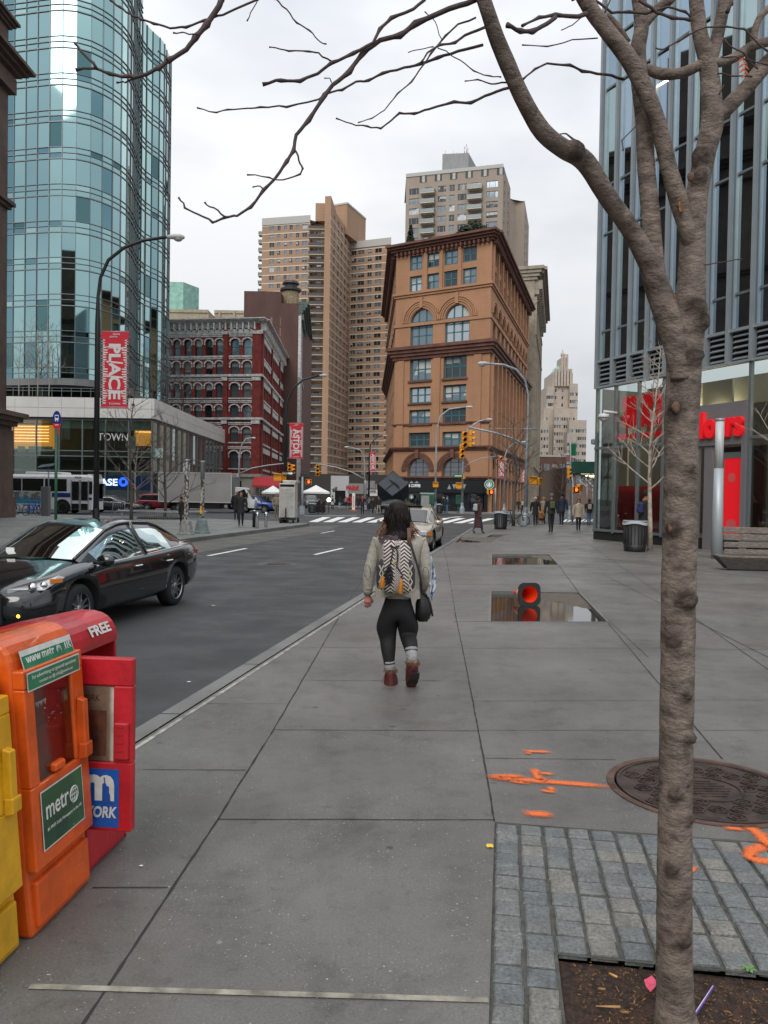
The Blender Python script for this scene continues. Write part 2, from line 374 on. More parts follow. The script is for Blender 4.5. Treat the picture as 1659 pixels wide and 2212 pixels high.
for a,b in zip(joint_pts[:-1],joint_pts[1:]):k.quad((a[0],a[1],.0035),(a[0]+.035,a[1],.0035),(b[0]+.035,b[1],.0035),(b[0],b[1],.0035))
struct(k,'kerb_edge')
plaza=[(lkerbx(-12),-12),(lkerbx(20),20),(lkerbx(44),44),(lkerbx(45.5)-.1,45.8),(-5.2,47.4),(-6.5,48.5),(-12,52),(-24,55.5),(-80,57),(-80,-12)]
pl=pavement('plaza',plaza,[],m=conc2)
for q in((30,),(36,),(42,),(48,)):joint(pl,[(-60,q[0]+3),(lkerbx(q[0])-.2,q[0])],w=.03)
for q in(1.6,3.4,7,11,15):joint(pl,[(lkerbx(20)-q,20),(lkerbx(46)-q,46)],w=.03)
struct(pl,'plaza')
k=MB(kerbm)
for a,b in zip(plaza[:7],plaza[1:8]):
 a,b=Vector((*a,0)),Vector((*b,0));s=(b-a).normalized().cross(Z3)*-.3;t3=Vector((0,0,.004));e3=(b-a).normalized().cross(Z3)*.004
 k.quad(a+t3+e3,b+t3+e3,b+s+t3,a+s+t3);k.quad(a+t3+e3,a+e3+Vector((0,0,ZR)),b+e3+Vector((0,0,ZR)),b+t3+e3)
struct(k,'plaza_kerb')
far=pavement('far_pavement',[(-90,77.5),(-21,77.5),(-19,80),(-17.5,100),(-17,200),(-90,200)],[],m=conc2);struct(far,'far_pavement')
far=pavement('far_pavement',[(-1.5,91),(0,87),(9,82.5),(13.5,82),(15.5,85),(26,122),(40,190),(0,190),(-3,130)],[],m=conc2);struct(far,'corner_pavement')
far=pavement('far_pavement',[(-9,112),(-4.5,104),(2,118),(3,190),(-9,190)],[],m=conc2);struct(far,'island_pavement')
zs=ZR+.004
q=MB(asph_old);ed=[(lkerbx(y)+2.35+(.5 if y>40 else 0),y)for y in(-12,20,30,40,45)]
q.add([(lkerbx(-12),-12,zs),(ed[0][0],-12,zs),(ed[1][0],20,zs),(ed[2][0],30,zs),(ed[3][0],40,zs),(ed[4][0]-1.2,47,zs),(lkerbx(45),45,zs),(lkerbx(20),20,zs)],[range(8)])
struct(q,'worn_road_strip')
q=MB(paint);zs2=zs+.004
def dash(a,b,w):
 a,b=G(*a,zs2),G(*b,zs2);s=(b-a).normalized().cross(Z3)*w/2;q.quad(a-s,b-s,b+s,a+s)
dash((450,1200.5),(532,1184.5),.14);dash((680,1198),(740,1184),.14);dash((693,1152),(722,1146.5),.12)
struct(q,'lane_marking')
q=MB(paint)
def stripe(a,b,w=.62):
 a,b=G(*a,zs2),G(*b,zs2);q.quad(a,a+Vector((w,0,0)),b+Vector((w,0,0)),b)
for i in range(12):
 stripe((666+i*31.2,1127.4+i*.25),(697+i*31.6+i*.9,1117+i*.25))
for v in(1113.3,1114.8):
 a,b=G(655,v,zs2),G(770,v,zs2);q.quad(a,b,b+Vector((0,.35,0)),a+Vector((0,.35,0)))
for i in range(10):stripe((1215+i*9,1127.5),(1222+i*9.5,1122),.2)
for(u0,u1,v)in((930,948,1109),(964,990,1118)):stripe((u0,v),(u1,v-2),.5)
struct(q,'crossing')
q=MB(mat('sett_bedding',(.075,.075,.066),.85,nscale=30,namt=.4,world=True));bz=-.012
a=[Vector(p)for p in SETT];mu0=c0+dn*.27-dv*1.14
q.add([c0-dv*3.2+Vector((0,0,bz)),c0+dn*.245-dv*3.2+Vector((0,0,bz)),c0+dn*.245-dv*1.15+Vector((0,0,bz)),c0+dn*3-dv*1.16+Vector((0,0,bz)),c0+dn*3+Vector((0,0,bz)),c0+Vector((0,0,bz))],[(0,1,2,5),(2,3,4,5)])
gm=[]
for i,(c_,v_)in enumerate((((.2,.214,.212),.35),((.228,.236,.23),.35),((.175,.192,.194),.35),((.265,.255,.228),.35),((.212,.222,.216),.35))):
 gm.append(mat('granite_sett_%d'%i,c_,.7,nscale=75,namt=v_,world=True,bump=.6,bscale=60,dirt=.3))
pitch=.1185;nj=0
for i in range(25):
 for j in range(28):
  jit=random.uniform(-.0035,.0035);x0=.012+i*pitch+random.uniform(-.002,.002);y0=-(.014+j*.1135)+jit
  if i>=2 and j>=10:continue
  wx,wy=pitch-.014-random.uniform(0,.006),.1135-.009-random.uniform(0,.005)
  p=c0+dn*x0+dv*y0;rz=-DEV+random.uniform(-.012,.012);h=random.uniform(-.004,.003)
  cc=c0+dn*(x0+wx/2)+dv*(y0-wy/2);q.use(random.choice(gm if random.random()<.95 else gm[3:4]))
  b_=.007;M_=Matrix.Translation(cc+Vector((0,0,h)))@Matrix.Rotation(rz,4,'Z');hx,hy=wx/2,wy/2
  n0=[(-hx,-hy),(hx,-hy),(hx,hy),(-hx,hy)];n0=[(x+random.uniform(-.003,.003),y_+random.uniform(-.003,.003))for x,y_ in n0]
  n1=[(x*(1-b_/hx),y_*(1-b_/hy))for x,y_ in n0]
  q.add([(x,y_,-.03)for x,y_ in n0]+[(x,y_,-.006)for x,y_ in n0]+[(x,y_,0)for x,y_ in n1],[(a_+k_,(a_+1)%4+k_,(a_+1)%4+k_+4,a_+k_+4)for k_ in(0,4)for a_ in range(4)]+[(8,9,10,11)],mtx=M_)
tag(q.build('granite_setts'),kind='structure')
def lumpy(mb,poly,n,z,amp,sc=3.,seed=0.):
 a,b,c,d=[Vector(p)for p in poly];vs=[];fs=[]
 for i in range(n+1):
  for j in range(n+1):
   p=(a.lerp(b,i/n)).lerp(d.lerp(c,i/n),j/n);ed_=min(1,6*min(i,j,n-i,n-j)/n+.3)
   vs.append((p.x,p.y,z+amp*ed_*noise.noise(Vector((p.x*sc,p.y*sc,seed)))+amp*.4*noise.noise(Vector((p.x*sc*6,p.y*sc*6,seed)))))
 for i in range(n):
  for j in range(n):fs.append((i*(n+1)+j,(i+1)*(n+1)+j,(i+1)*(n+1)+j+1,i*(n+1)+j+1))
 mb.add(vs,fs,True)
soil=mat('wet_soil',(.085,.042,.026),.75,nscale=40,namt=.5,world=True,bump=1.,bscale=70,col2=(.012,.007,.004))
q=MB(soil);lumpy(q,MULCH,60,-.035,.02,6.)
chips=[mat('chip_%d'%i,c_,.7)for i,c_ in enumerate(((.2,.1,.035),(.1,.045,.018),(.055,.028,.012),(.3,.17,.06),(.035,.02,.01),(.13,.06,.03),(.16,.12,.08)))]
rnd=random.Random(3)
for i in range(6500):
 x,y_=rnd.uniform(.3,2.2),-rnd.uniform(1.18,2.3);p=c0+dn*x+dv*y_+Vector((0,0,-.02+rnd.uniform(-.012,.01)))
 ln,w=rnd.uniform(.003,.013)*(2.2 if rnd.random()<.05 else 1),rnd.uniform(.001,.0032);M_=Matrix.Translation(p)@Matrix.Rotation(rnd.uniform(0,6.3),4,'Z')@Matrix.Rotation(rnd.uniform(-.35,.35),4,'Y')
 q.use(chips[min(6,int(abs(rnd.gauss(0,2.6))))]if rnd.random()<.8 else chips[0]);q.box((0,0,0),(ln,w,.0025),mtx=M_)
tag(q.build('mulch'),'dark wet wood chip mulch around the street tree trunk','mulch',kind='stuff')
q=MB(mat('cigarette_filter',(.62,.33,.09),.7));p=G(1326,2108);q.tube([p+Vector((-.012,.014,.0)),p+Vector((.008,-.012,.003))],.0042);solo(q,'cigarette_butt','tan cigarette butt at the edge of the setts beside the tree','cigarette butt','litter in the tree bed')
for(u,v,lb)in((1300,2137,'split tan wood chip lying in the mulch left of the trunk'),(1350,2187,'small yellow cigarette butt low in the mulch left of the trunk')):
 q=MB(chips[3]);p=G(u,v,-.02);q.tube([p+Vector((-.012,.004,0)),p+Vector((.012,-.003,.002))],.004);solo(q,'wood_chip'if 'wood'in lb else 'cigarette_butt',lb,'litter','litter in the tree bed')
q=MB(mat('pale_wood',(.42,.24,.09),.7));a,b=G(1287,2173,-.02),G(1340,2175,-.015);q.tube([a,b],[.003,.007],n=6,sc=(1,.5));solo(q,'wood_splinter','long pale wood splinter on the mulch left of the trunk','stick','litter in the tree bed')
q=MB(mat('white_straw',(.75,.72,.85),.4));a,b=G(1501,2192,-.015),G(1541,2131,.0);q.tube([a,b],.0042);q.use(mat('purple_stripe',(.12,.04,.35),.4));q.tube([a+Vector((.003,0,.002)),b+Vector((.003,0,.002))],.0028);solo(q,'paper_stick','white and purple stick stuck in the mulch right of the trunk','stick','litter in the tree bed')
q=MB(mat('pink_wrapper',(.75,.07,.15),.35,nscale=60,namt=.3));cpts=[G(1391,2117,0),G(1408,2107,.01),G(1422,2124,.005),G(1405,2143,-.005),G(1395,2130,.0)];q.add(cpts,[(0,1,2,4),(4,2,3)]);solo(q,'wrapper','crumpled pink wrapper on the mulch against the trunk','wrapper','litter in the tree bed')
q=MB(mat('weed_green',(.12,.3,.05),.6));p=G(1615,2098,-.01)
for i in range(11):
 t=i*2.4;d_=Vector((math.cos(t),math.sin(t),0));s=d_.cross(Z3)*.006;r_=.014+.01*(i%3);q.quad(p,p+d_*r_*.6-s+Vector((0,0,.014)),p+d_*r_+Vector((0,0,.012)),p+d_*r_*.6+s+Vector((0,0,.014)))
solo(q,'weed','small bright green weed sprouting at the edge of the mulch','weed')
q=MB(mat('yellow_leaf',(.75,.5,.05),.6));p=G(1058,1828,.004)
q.add([p+Vector((math.cos(t)*.018,math.sin(t)*.02,.003+.004*math.sin(3*t)))for t in[i*math.pi/4 for i in range(8)]],[range(8)]);solo(q,'fallen_leaf','yellow leaf lying on the pavement left of the granite setts','leaf')
for(u,v,lb)in((305,1871,'white litter scrap on the pavement near the orange news box'),(461,1308,'white scrap of paper lying on the dark road'),(408,1473,'small crumpled scrap in the gutter of the road')):
 q=MB(white);p=G(u,v,.003 if v>1500 else ZR+.006);s_=p.y*.0022;q.add([p+Vector((math.cos(t)*s_*1.3,math.sin(t)*s_,.003))for t in[i*1.05+.2 for i in range(6)]],[range(6)]);solo(q,'paper_scrap',lb,'litter','paper scraps on the ground')
spray=mat('orange_spray',(.85,.17,.03),.6)
def spraymat():
 m=spray;t=m.node_tree;b=t.nodes['Principled BSDF'];uv=N(t,'ShaderNodeAttribute',attribute_name='edge');g=N(t,'ShaderNodeNewGeometry')
 n=N(t,'ShaderNodeTexNoise',Scale=240.,Detail=4.);t.links.new(g.outputs['Position'],n.inputs['Vector'])
 mr=N(t,'ShaderNodeMapRange');mr.inputs[1].default_value=.35;mr.inputs[2].default_value=.62;t.links.new(n.outputs['Fac'],mr.inputs[0])
 a=N(t,'ShaderNodeMath',operation='MULTIPLY_ADD');a.inputs[1].default_value=.9;t.links.new(uv.outputs['Fac'],a.inputs[0]);
 s=N(t,'ShaderNodeMath',operation='MULTIPLY');s.inputs[1].default_value=.35;t.links.new(mr.outputs[0],s.inputs[0])
 p=N(t,'ShaderNodeMath',operation='POWER');p.inputs[1].default_value=1.1;t.links.new(uv.outputs['Fac'],p.inputs[0])
 s2=N(t,'ShaderNodeMath',operation='MULTIPLY');t.links.new(p.outputs[0],s2.inputs[0]);ad=N(t,'ShaderNodeMath',operation='ADD');ad.inputs[1].default_value=.5;t.links.new(mr.outputs[0],ad.inputs[0]);t.links.new(ad.outputs[0],s2.inputs[1]);s2.use_clamp=True
 t.links.new(s2.outputs[0],b.inputs['Alpha'])
spraymat()
def spray_line(q,ed,pts,w):
 P_=[G(u,v,.006)for u,v in pts];k=len(P_)
 for off0,off1,e0,e1 in((-2.6,-.6,0,1.),(-.6,.6,1.,1.),(.6,2.6,1.,0)):
  b=len(q.v)
  for i,p in enumerate(P_):
   en=min(1,i/2,(k-1-i)/2)
   d=(P_[min(i+1,k-1)]-P_[max(0,i-1)]).normalized();s=d.cross(Z3)*(w*.6)*(1+.25*noise.noise(p*40));e_=.0 if False else 1
   q.v+=[p+s*off0,p+s*off1];ed+=[e0*en,e1*en]
  for i in range(k-1):q.f.append([b+2*i,b+2*i+1,b+2*i+3,b+2*i+2]);q.m.append(0);q.sm.append(False)
def spray_mark(strokes,label):
 q=MB(spray);ed=[]
 for pts,w in strokes:
  pp=[]
  for a,b in zip(pts[:-1],pts[1:]):
   for i in range(6):pp.append((a[0]+(b[0]-a[0])*i/6,a[1]+(b[1]-a[1])*i/6))
  pp.append(pts[-1]);spray_line(q,ed,pp,w)
 o=q.build('spray_mark');at=o.data.attributes.new('edge','FLOAT','POINT');at.data.foreach_set('value',ed)
 tag(o,label,'spray marking','orange sprayed utility marks')
spray_mark([(((1125,1622),(1196,1624)),.022),(((1132,1625),(1150,1627)),.022)],'upper short orange sprayed dash on the grey pavement')
spray_mark([(((1047,1677),(1130,1684),(1330,1699)),.03),(((1050,1677),(1138,1676)),.03),(((1095,1685),(1150,1692)),.022),(((1152,1658),(1163,1680),(1185,1687)),.025),(((1160,1670),(1198,1671)),.02)],'long orange sprayed arrow running to the manhole cover')
spray_mark([(((1164,1707),(1205,1710)),.02),(((1185,1698),(1196,1708)),.02)],'small orange sprayed tick below the arrow')
spray_mark([(((1125,1756),(1200,1759)),.032)],'lower short orange sprayed dash above the granite setts')
spray_mark([(((1612,1782),(1640,1800),(1670,1835)),.03),(((1660,1825),(1625,1835),(1618,1850),(1640,1858),(1675,1862)),.03),(((1560,1788),(1612,1790)),.02)],'curled orange sprayed figure on the setts by the right edge')
spray_mark([(((1490,1878),(1502,1882)),.04)],'orange sprayed blot on one granite sett right of the trunk')
glass_d=mat('window_glass_dark',(.018,.022,.026),.06,.0,spec=1.,nscale=.4,namt=.5);glass_s=mat('window_glass_sky',(.2,.24,.27),.08,.6,spec=1.)
glass_w=mat('window_glass_bright',(.5,.54,.56),.1,.75,spec=1.);blind=mat('window_blind',(.5,.5,.46),.7);blind2=mat('window_blind_grey',(.3,.31,.3),.7)
def V2(a):return Vector((a[0],a[1],0))
def facade(mb,A,B,z0,z1,holes,depth=.3):
 A,B=V2(A),V2(B);L=(B-A).length;u=(B-A)/L;inn=Vector((-u.y,u.x,0))
 zs=sorted({z0,z1}|{h for q in holes for h in q[2:4]if z0<h<z1})
 def pt(s,z,d=0):p=A+u*s+inn*d;return(p.x,p.y,z)
 for a,b in zip(zs[:-1],zs[1:]):
  mid=(a+b)/2;hs=sorted((q[0],q[1])for q in holes if q[2]<mid<q[3]);x=0.
  for s0,s1 in hs:
   if s0>x:mb.quad(pt(x,a),pt(s0,a),pt(s0,b),pt(x,b))
   x=max(x,s1)
  if x<L:mb.quad(pt(x,a),pt(L,a),pt(L,b),pt(x,b))
 for s0,s1,h0,h1 in[q[:4]for q in holes]:
  mb.quad(pt(s0,h0),pt(s0,h0,depth),pt(s0,h1,depth),pt(s0,h1));mb.quad(pt(s1,h1),pt(s1,h1,depth),pt(s1,h0,depth),pt(s1,h0))
  mb.quad(pt(s0,h0),pt(s1,h0),pt(s1,h0,depth),pt(s0,h0,depth));mb.quad(pt(s0,h1,depth),pt(s1,h1,depth),pt(s1,h1),pt(s0,h1))
def band(mb,A,B,z0,z1,out,s0=None,s1=None,back=.05,e0=0,e1=0):
 A,B=V2(A),V2(B);L=(B-A).length;u=(B-A)/L;o=Vector((u.y,-u.x,0));s0=-e0 if s0 is None else s0;s1=L+e1 if s1 is None else s1
 c=A+u*((s0+s1)/2)+o*((out-back)/2);mb.box((c.x,c.y,(z0+z1)/2),(s1-s0,out+back,z1-z0),rz=math.atan2(u.y,u.x))
def cornice(mb,A,B,z0,z1,out,e0=0,e1=0,steps=3,s0=None,s1=None):
 for i in range(steps):
  f=(i+1)/steps;band(mb,A,B,z0+(z1-z0)*i/steps,z0+(z1-z0)*(i+1)/steps-(.003 if i<steps-1 else 0),out*f,e0=e0*f,e1=e1*f,s0=s0,s1=s1)
def arch_fill(mb,A,B,s0,s1,h1,r,depth=.3,n=12):
 A,B=V2(A),V2(B);u=(B-A).normalized();inn=Vector((-u.y,u.x,0));c,hw=(s0+s1)/2,(s1-s0)/2
 def pt(s,z,d=0):p=A+u*s+inn*d;return(p.x,p.y,z)
 arc=[(c-hw*math.cos(math.pi*i/n),h1-r+r*math.sin(math.pi*i/n))for i in range(n+1)]
 for(a,za),(b,zb)in zip(arc[:-1],arc[1:]):
  mb.quad(pt(a,za),pt(b,zb),pt(b,h1),pt(a,h1));mb.quad(pt(a,za,depth),pt(b,zb,depth),pt(b,zb),pt(a,za))
def arch_ring(mb,A,B,c,zs,r0,r1,out,n=18,a0=0,a1=math.pi,sq=1.,back=.02):
 A,B=V2(A),V2(B);u=(B-A).normalized();o=Vector((u.y,-u.x,0));rings=[]
 for i in range(n+1):
  t=a0+(a1-a0)*i/n;ct,st=math.cos(t),math.sin(t);r_=[]
  for r,d in((r0,-back),(r0,out),(r1,out),(r1,-back)):p=A+u*(c-ct*r)+o*d;r_.append((p.x,p.y,zs+st*r*sq))
  rings.append(r_)
 mb.loft(rings,smooth=False)
WC={}
def win_proto(w,h,style,var,fm,ft=.07):
 k=(round(w,2),round(h,2),style,var,fm.name)
 if k in WC:return WC[k]
 ft=.17 if fm.name=='teal_frame'else ft;f,p=MB(fm),MB(glass_d,glass_s,glass_w,blind,blind2);y=.0
 def bar(x0,x1,z0,z1,d=.07):f.box(((x0+x1)/2,d/2,(z0+z1)/2),(x1-x0,d,z1-z0))
 def gl(x0,x1,z0,z1,m=None):
  r=random.Random(hash(k)%9999+int(x0*10));m_=m if m is not None else(0,1,0,1,2,0,1)[var%7];p.cur=m_
  t=r.uniform(-.012,.012);p.quad((x0,.05+t,z0),(x1,.05-t,z0),(x1,.05+t,z1),(x0,.05+t*2,z1))
 arch=style.startswith('arch')
 bar(0,ft,0,h);bar(w-ft,w,0,h);bar(ft,w-ft,0,ft)
 if not arch:bar(ft,w-ft,h-ft,h)
 cols={'sash':1,'archsash':1,'double':2,'triple':3,'arch3':3,'slider':3,'plain':1,'grid':3,'pair2':2}.get(style,1)
 for i in range(1,cols):
  x=w*i/cols if style!='slider'else(w*.25 if i==1 else w*.75);bar(x-ft/2,x+ft/2,ft,h-(0 if arch else ft),.09)
 if style in('sash','archsash','double','triple','arch3','grid'):bar(ft,w-ft,h*.52-ft*.35,h*.52+ft*.35,.085)
 if style=='arch3':bar(ft,w-ft,h*.64,h*.64+.22,.12);bar(ft,w-ft,h*.3,h*.3+ft*.6,.085)
 if style=='grid':bar(ft,w-ft,h*.26,h*.28,.08);bar(ft,w-ft,h*.76,h*.78,.08)
 bl=(0,.0,.45,0,.3,.0,.7,.5)[var%8]if style not in('plain',)else 0
 if style in('archsash',):bl=(.3,.45,.6,.2)[var%4]
 if style in('triple','arch3'):bl=(.0,.5,.3,.65,.0)[var%5]
 xs=[0]+[w*i/cols for i in range(1,cols)]+[w]if style!='slider'else[0,w*.25,w*.75,w]
 for x0,x1 in zip(xs[:-1],xs[1:]):
  gl(x0,x1,0,h)
  if bl:
   rr=random.Random(var*31+int(x0*7));b_=bl*rr.uniform(.7,1.15);p.cur=3 if var%2 else 4;p.quad((x0,.045,h*(1-b_)),(x1,.045,h*(1-b_)),(x1,.045,h),(x0,.045,h))
 fme,pme=f.mesh('window'),p.mesh('pane');both=MB();both.merge(f,Matrix());both.merge(p,Matrix())
 WC[k]=(fme,pme,both);return WC[k]
def windows(parent,lst,limit=100,name='window'):
 out_=[];pl=MW[parent.name].inverted()
 for A,B,s,z,w,h,st,var,fm,dep in lst:
  A_,B_=V2(A),V2(B);u=(B_-A_).normalized();inn=Vector((-u.y,u.x,0));p=A_+u*s+inn*dep+Vector((0,0,z))
  out_.append(((p-CAM).length,p,math.atan2(u.y,u.x),win_proto(w,h,st,var,fm)))
 out_.sort(key=lambda q:q[0])
 for d,p,a,(fme,pme,both)in out_[:limit]:
  o=bpy.data.objects.new(name,fme);S.collection.objects.link(o);o.parent=parent;o.matrix_local=pl@Matrix.Translation(p)@Matrix.Rotation(a,4,'Z')
  c=bpy.data.objects.new('pane',pme);S.collection.objects.link(c);c.parent=o
 if len(out_)>limit:
  mb=MB()
  for d,p,a,(fme,pme,both)in out_[limit:]:mb.merge(both,Matrix.Translation(p)@Matrix.Rotation(a,4,'Z'))
  tag(mb.build(name,parent),kind='stuff')
def roof(mb,poly,z):mb.add([(p[0],p[1],z)for p in poly],[range(len(poly))])
terra=brickmat('terracotta_brick',(.45,.235,.125),(.41,.21,.11),(.4,.22,.13),.3,.09,stain=.18);brown=mat('brownstone_trim',(.17,.075,.052),.8,nscale=1.2,namt=.3,world=True,bump=.3,bscale=12,dirt=.2)
teal=mat('teal_frame',(.035,.14,.17),.5);roofm=mat('roof_tar',(.12,.12,.12),.9)
T=thing('brick_building','orange terracotta corner building with arched windows and teal frames','building',(6,92,0))
TA,TB,TC,TD=(1.0,94.5),(11.35,88.0),(21.7,123.5),(.1,129.5)
mb=MB(terra);WL=[]
def z4(y):return 1.68+(1072-(298.6+.375*y))/1725*91
L1=(V2(TB)-V2(TA)).length;sx=lambda x:(x-150)/565*L1
holes=[]
for x0,x1 in((235,310),(340,415),(445,523),(553,632)):
 for a,b in((655,740),(775,868)):
  holes.append((sx(x0),sx(x1),z4(b),z4(a)));WL.append((TA,TB,sx(x0),z4(b),sx(x1)-sx(x0),z4(a)-z4(b),'double',len(WL)*3+1,teal,.2))
arcs=[]
for x0,x1 in((245,383),(455,597)):
 holes.append((sx(x0),sx(x1),z4(1195),z4(972)));arcs.append((sx(x0),sx(x1),z4(972)))
 WL.append((TA,TB,sx(x0),z4(1195),sx(x1)-sx(x0),z4(972)-z4(1195),'arch3',len(WL)+2,teal,.25))
for a,b in((1258,1388),(1425,1520),(1558,1645),(1692,1775)):
 for i,(x0,x1)in enumerate(((245,375),(450,585))):
  holes.append((sx(x0),sx(x1),z4(b),z4(a)));WL.append((TA,TB,sx(x0),z4(b),sx(x1)-sx(x0),z4(a)-z4(b),'triple',(0,1,3,2,4,3,1,0)[len(WL)%8],teal,.35))
gz0,gz1=z4(1950),z4(1842)
for x0,x1 in((238,372),(448,585)):
 holes.append((sx(x0),sx(x1),gz0,gz1));arcs.append((sx(x0),sx(x1),gz1));WL.append((TA,TB,sx(x0),gz0,sx(x1)-sx(x0),gz1-gz0,'grid',3,brown,.35))
ZT=z4(612)
facade(mb,TA,TB,z4(1950),ZT,holes,.35)
for s0,s1,zt in arcs:arch_fill(mb,TA,TB,s0,s1,zt+.001,(s1-s0)/2,.35)
L2=(V2(TC)-V2(TB)).length;h2=[];nb=10;bw=(L2-2)/nb;ar2=[]
for i in range(nb):
 s=1+i*bw
 for a,b,st in((655,740,'double'),(775,868,'double'),(972,1195,'arch3'),(1258,1388,'triple'),(1425,1520,'triple'),(1558,1645,'triple'),(1692,1775,'triple'),(1842,1950,'grid')):
  w=bw*.62;s0=s+bw*.19;h2.append((s0,s0+w,z4(b),z4(a)));WL.append((TB,TC,s0,z4(b),w,z4(a)-z4(b),st,i%4,teal,.45))
  if st in('arch3','grid'):ar2.append((s0,s0+w,z4(a)))
facade(mb,TB,TC,z4(1950),ZT,h2,.45)
for s0,s1,zt in ar2:arch_fill(mb,TB,TC,s0,s1,zt+.001,(s1-s0)/2,.45,8)
L3=(V2(TA)-V2(TD)).length;h3=[]
for i in range(9):
 s0=1.4+i*3.7
 for a,b in((655,740),(775,868),(1000,1195),(1258,1388),(1425,1520),(1558,1645),(1692,1775),(1842,1950)):h3.append((s0,s0+2,z4(b),z4(a)));WL.append((TD,TA,s0,z4(b),2.,z4(a)-z4(b),'double',i,teal,.35))
facade(mb,TD,TA,z4(1950),ZT,h3,.35)
mb.quad((*TC,0),(*TD,0),(*TD,ZT),(*TC,ZT));mb.build('wall',T)
windows(T,WL)
q=MB(teal)
for x0,x1 in((235,310),(340,415),(445,523),(553,632)):band(q,TA,TB,z4(775),z4(740),-.1,sx(x0),sx(x1),back=.35)
q.build('spandrel',T)
q=MB(brown);F,Rt,Lf=(TA,TB),(TB,TC),(TD,TA)
for E,e0,e1 in((F,.9,.9),(Rt,0,.5),(Lf,0,0)):
 cornice(q,*E,z4(640),z4(588),1.1,e0,e1,4)
 n=int((V2(E[1])-V2(E[0])).length/.55)
 for i in range(n):s=.3+i*.55;band(q,*E,z4(652),z4(632),.55,s,s+.2)
q.build('cornice',T)
q=MB(brown)
for E,e0,e1 in((F,.8,.8),(Rt,0,.3),(Lf,0,0)):
 cornice(q,*E,z4(1262),z4(1190),.85,e0,e1,4)
q.build('middle_cornice',T)
q=MB(terra)
for E,e in((F,.3),(Rt,0),(Lf,0)):
 cornice(q,*E,z4(895),z4(868),.3,e,e,2);band(q,*E,z4(1068),z4(1050),.12,e0=.1,e1=.1)
for x in(335,428,538):band(q,TA,TB,z4(868),z4(650),.18,sx(x)-.22,sx(x)+.22)
for i in range(nb+1):
 s=1+i*bw;band(q,TB,TC,z4(868),z4(650),.22,s-.35,s+.35);band(q,TB,TC,z4(1780),z4(1262),.3,s-.4,s+.4);band(q,TB,TC,0,z4(1842),.3,s-.45,s+.45)
for x in(190,412,650):band(q,TA,TB,z4(1775),z4(1265),.14,sx(x)-.45,sx(x)+.45)
for c in((245+383)/2,(455+597)/2):
 hw=(sx(383)-sx(245))/2;zc=z4(972)-hw
 for k_ in range(4):arch_ring(q,TA,TB,sx(c),zc,hw+.08+k_*.25,hw+.26+k_*.25,.08+.04*(k_%2)+.03*k_)
 band(q,TA,TB,zc+hw+.1,zc+hw+1.3,.3,sx(c)-.2,sx(c)+.2)
for i in range(nb):
 s=1+i*bw+bw/2;hw=bw*.31
 for k_ in range(2):arch_ring(q,TB,TC,s,z4(972)-hw,hw+.05+k_*.3,hw+.28+k_*.3,.1+.08*k_,10)
q.build('trim',T)
q=MB(brown)
for E,e in((F,.3),(Rt,0),(Lf,0)):
 cornice(q,*E,z4(1652),z4(1638),.2,e,e,2)if E is F else None;cornice(q,*E,z4(1800),z4(1776),.45,e*1.5,0,3);cornice(q,*E,z4(1965),z4(1948),.35,e,0,2)
for a,b in((1388,1398),(1520,1528),(1645,1651)):
 for x0,x1 in((238,382),(443,592)):band(q,TA,TB,z4(b),z4(a),.2,sx(x0),sx(x1))
for c in((238+372)/2,(448+585)/2):
 hw=(sx(372)-sx(238))/2;zc=gz1-hw
 for k_ in range(3):arch_ring(q,TA,TB,sx(c),zc,hw+.03+k_*.22,hw+.24+k_*.22,.1+.06*k_)
 band(q,TA,TB,zc+hw,zc+hw+.95,.4,sx(c)-.22,sx(c)+.22)
for i in range(nb):
 s=1+i*bw+bw/2;hw=bw*.31;arch_ring(q,TB,TC,s,gz1-hw,hw+.05,hw+.6,.15,10)
q.build('stone_trim',T)
q=MB(roofm);roof(q,[TA,TB,TC,TD],ZT-.1);q.build('roof',T)
sf=mat('shopfront_black',(.012,.013,.014),.25,spec=.6);q=MB(sf)
facade(q,TA,TB,0,z4(1962),[(.5,L1-.4,.35,2.0)],.3)
facade(q,TB,TC,0,z4(1950),[(1+i*bw+.6,1+i*bw+bw-.6,.6,3.2)for i in range(nb)],.4);facade(q,TD,TA,0,z4(1950),[],.3)
band(q,TA,TB,2.1,3.45,.35,.0,L1);q.build('shopfront',T)
q=MB(glass_d);
for i in range(7):s0=.5+i*(L1-.9)/7;A_=V2(TA)+(V2(TB)-V2(TA)).normalized()*s0;B_=V2(TA)+(V2(TB)-V2(TA)).normalized()*(s0+(L1-.9)/7-.08);q.quad((A_.x,A_.y+.25,.35),(B_.x,B_.y+.25,.35),(B_.x,B_.y+.25,2.0),(A_.x,A_.y+.25,2.0))
for i in range(nb):
 u_=(V2(TC)-V2(TB)).normalized();a_=V2(TB)+u_*(1+i*bw+.6)+Vector((-.35,.1,0));b_=V2(TB)+u_*(1+i*bw+bw-.6)+Vector((-.35,.1,0));q.quad((a_.x,a_.y,.6),(b_.x,b_.y,.6),(b_.x,b_.y,3.2),(a_.x,a_.y,3.2))
q.build('shop_window',T)
u1=(V2(TB)-V2(TA)).normalized();o1=Vector((u1.y,-u1.x,0))
q=MB(mat('shop_pattern',(.3,.33,.33),.5))
for i in range(4):
 for s in(sx(505)+i*.62,):
  p=V2(TA)+u1*s+o1*.36+Vector((0,0,2.75));w=.24;q.add([p-u1*w+Vector((0,0,.3)),p+u1*w+Vector((0,0,.3)),p-Vector((0,0,.25))]if i%2 else[p-u1*w-Vector((0,0,.25)),p+u1*w-Vector((0,0,.25)),p+Vector((0,0,.3))],[(0,1,2)])
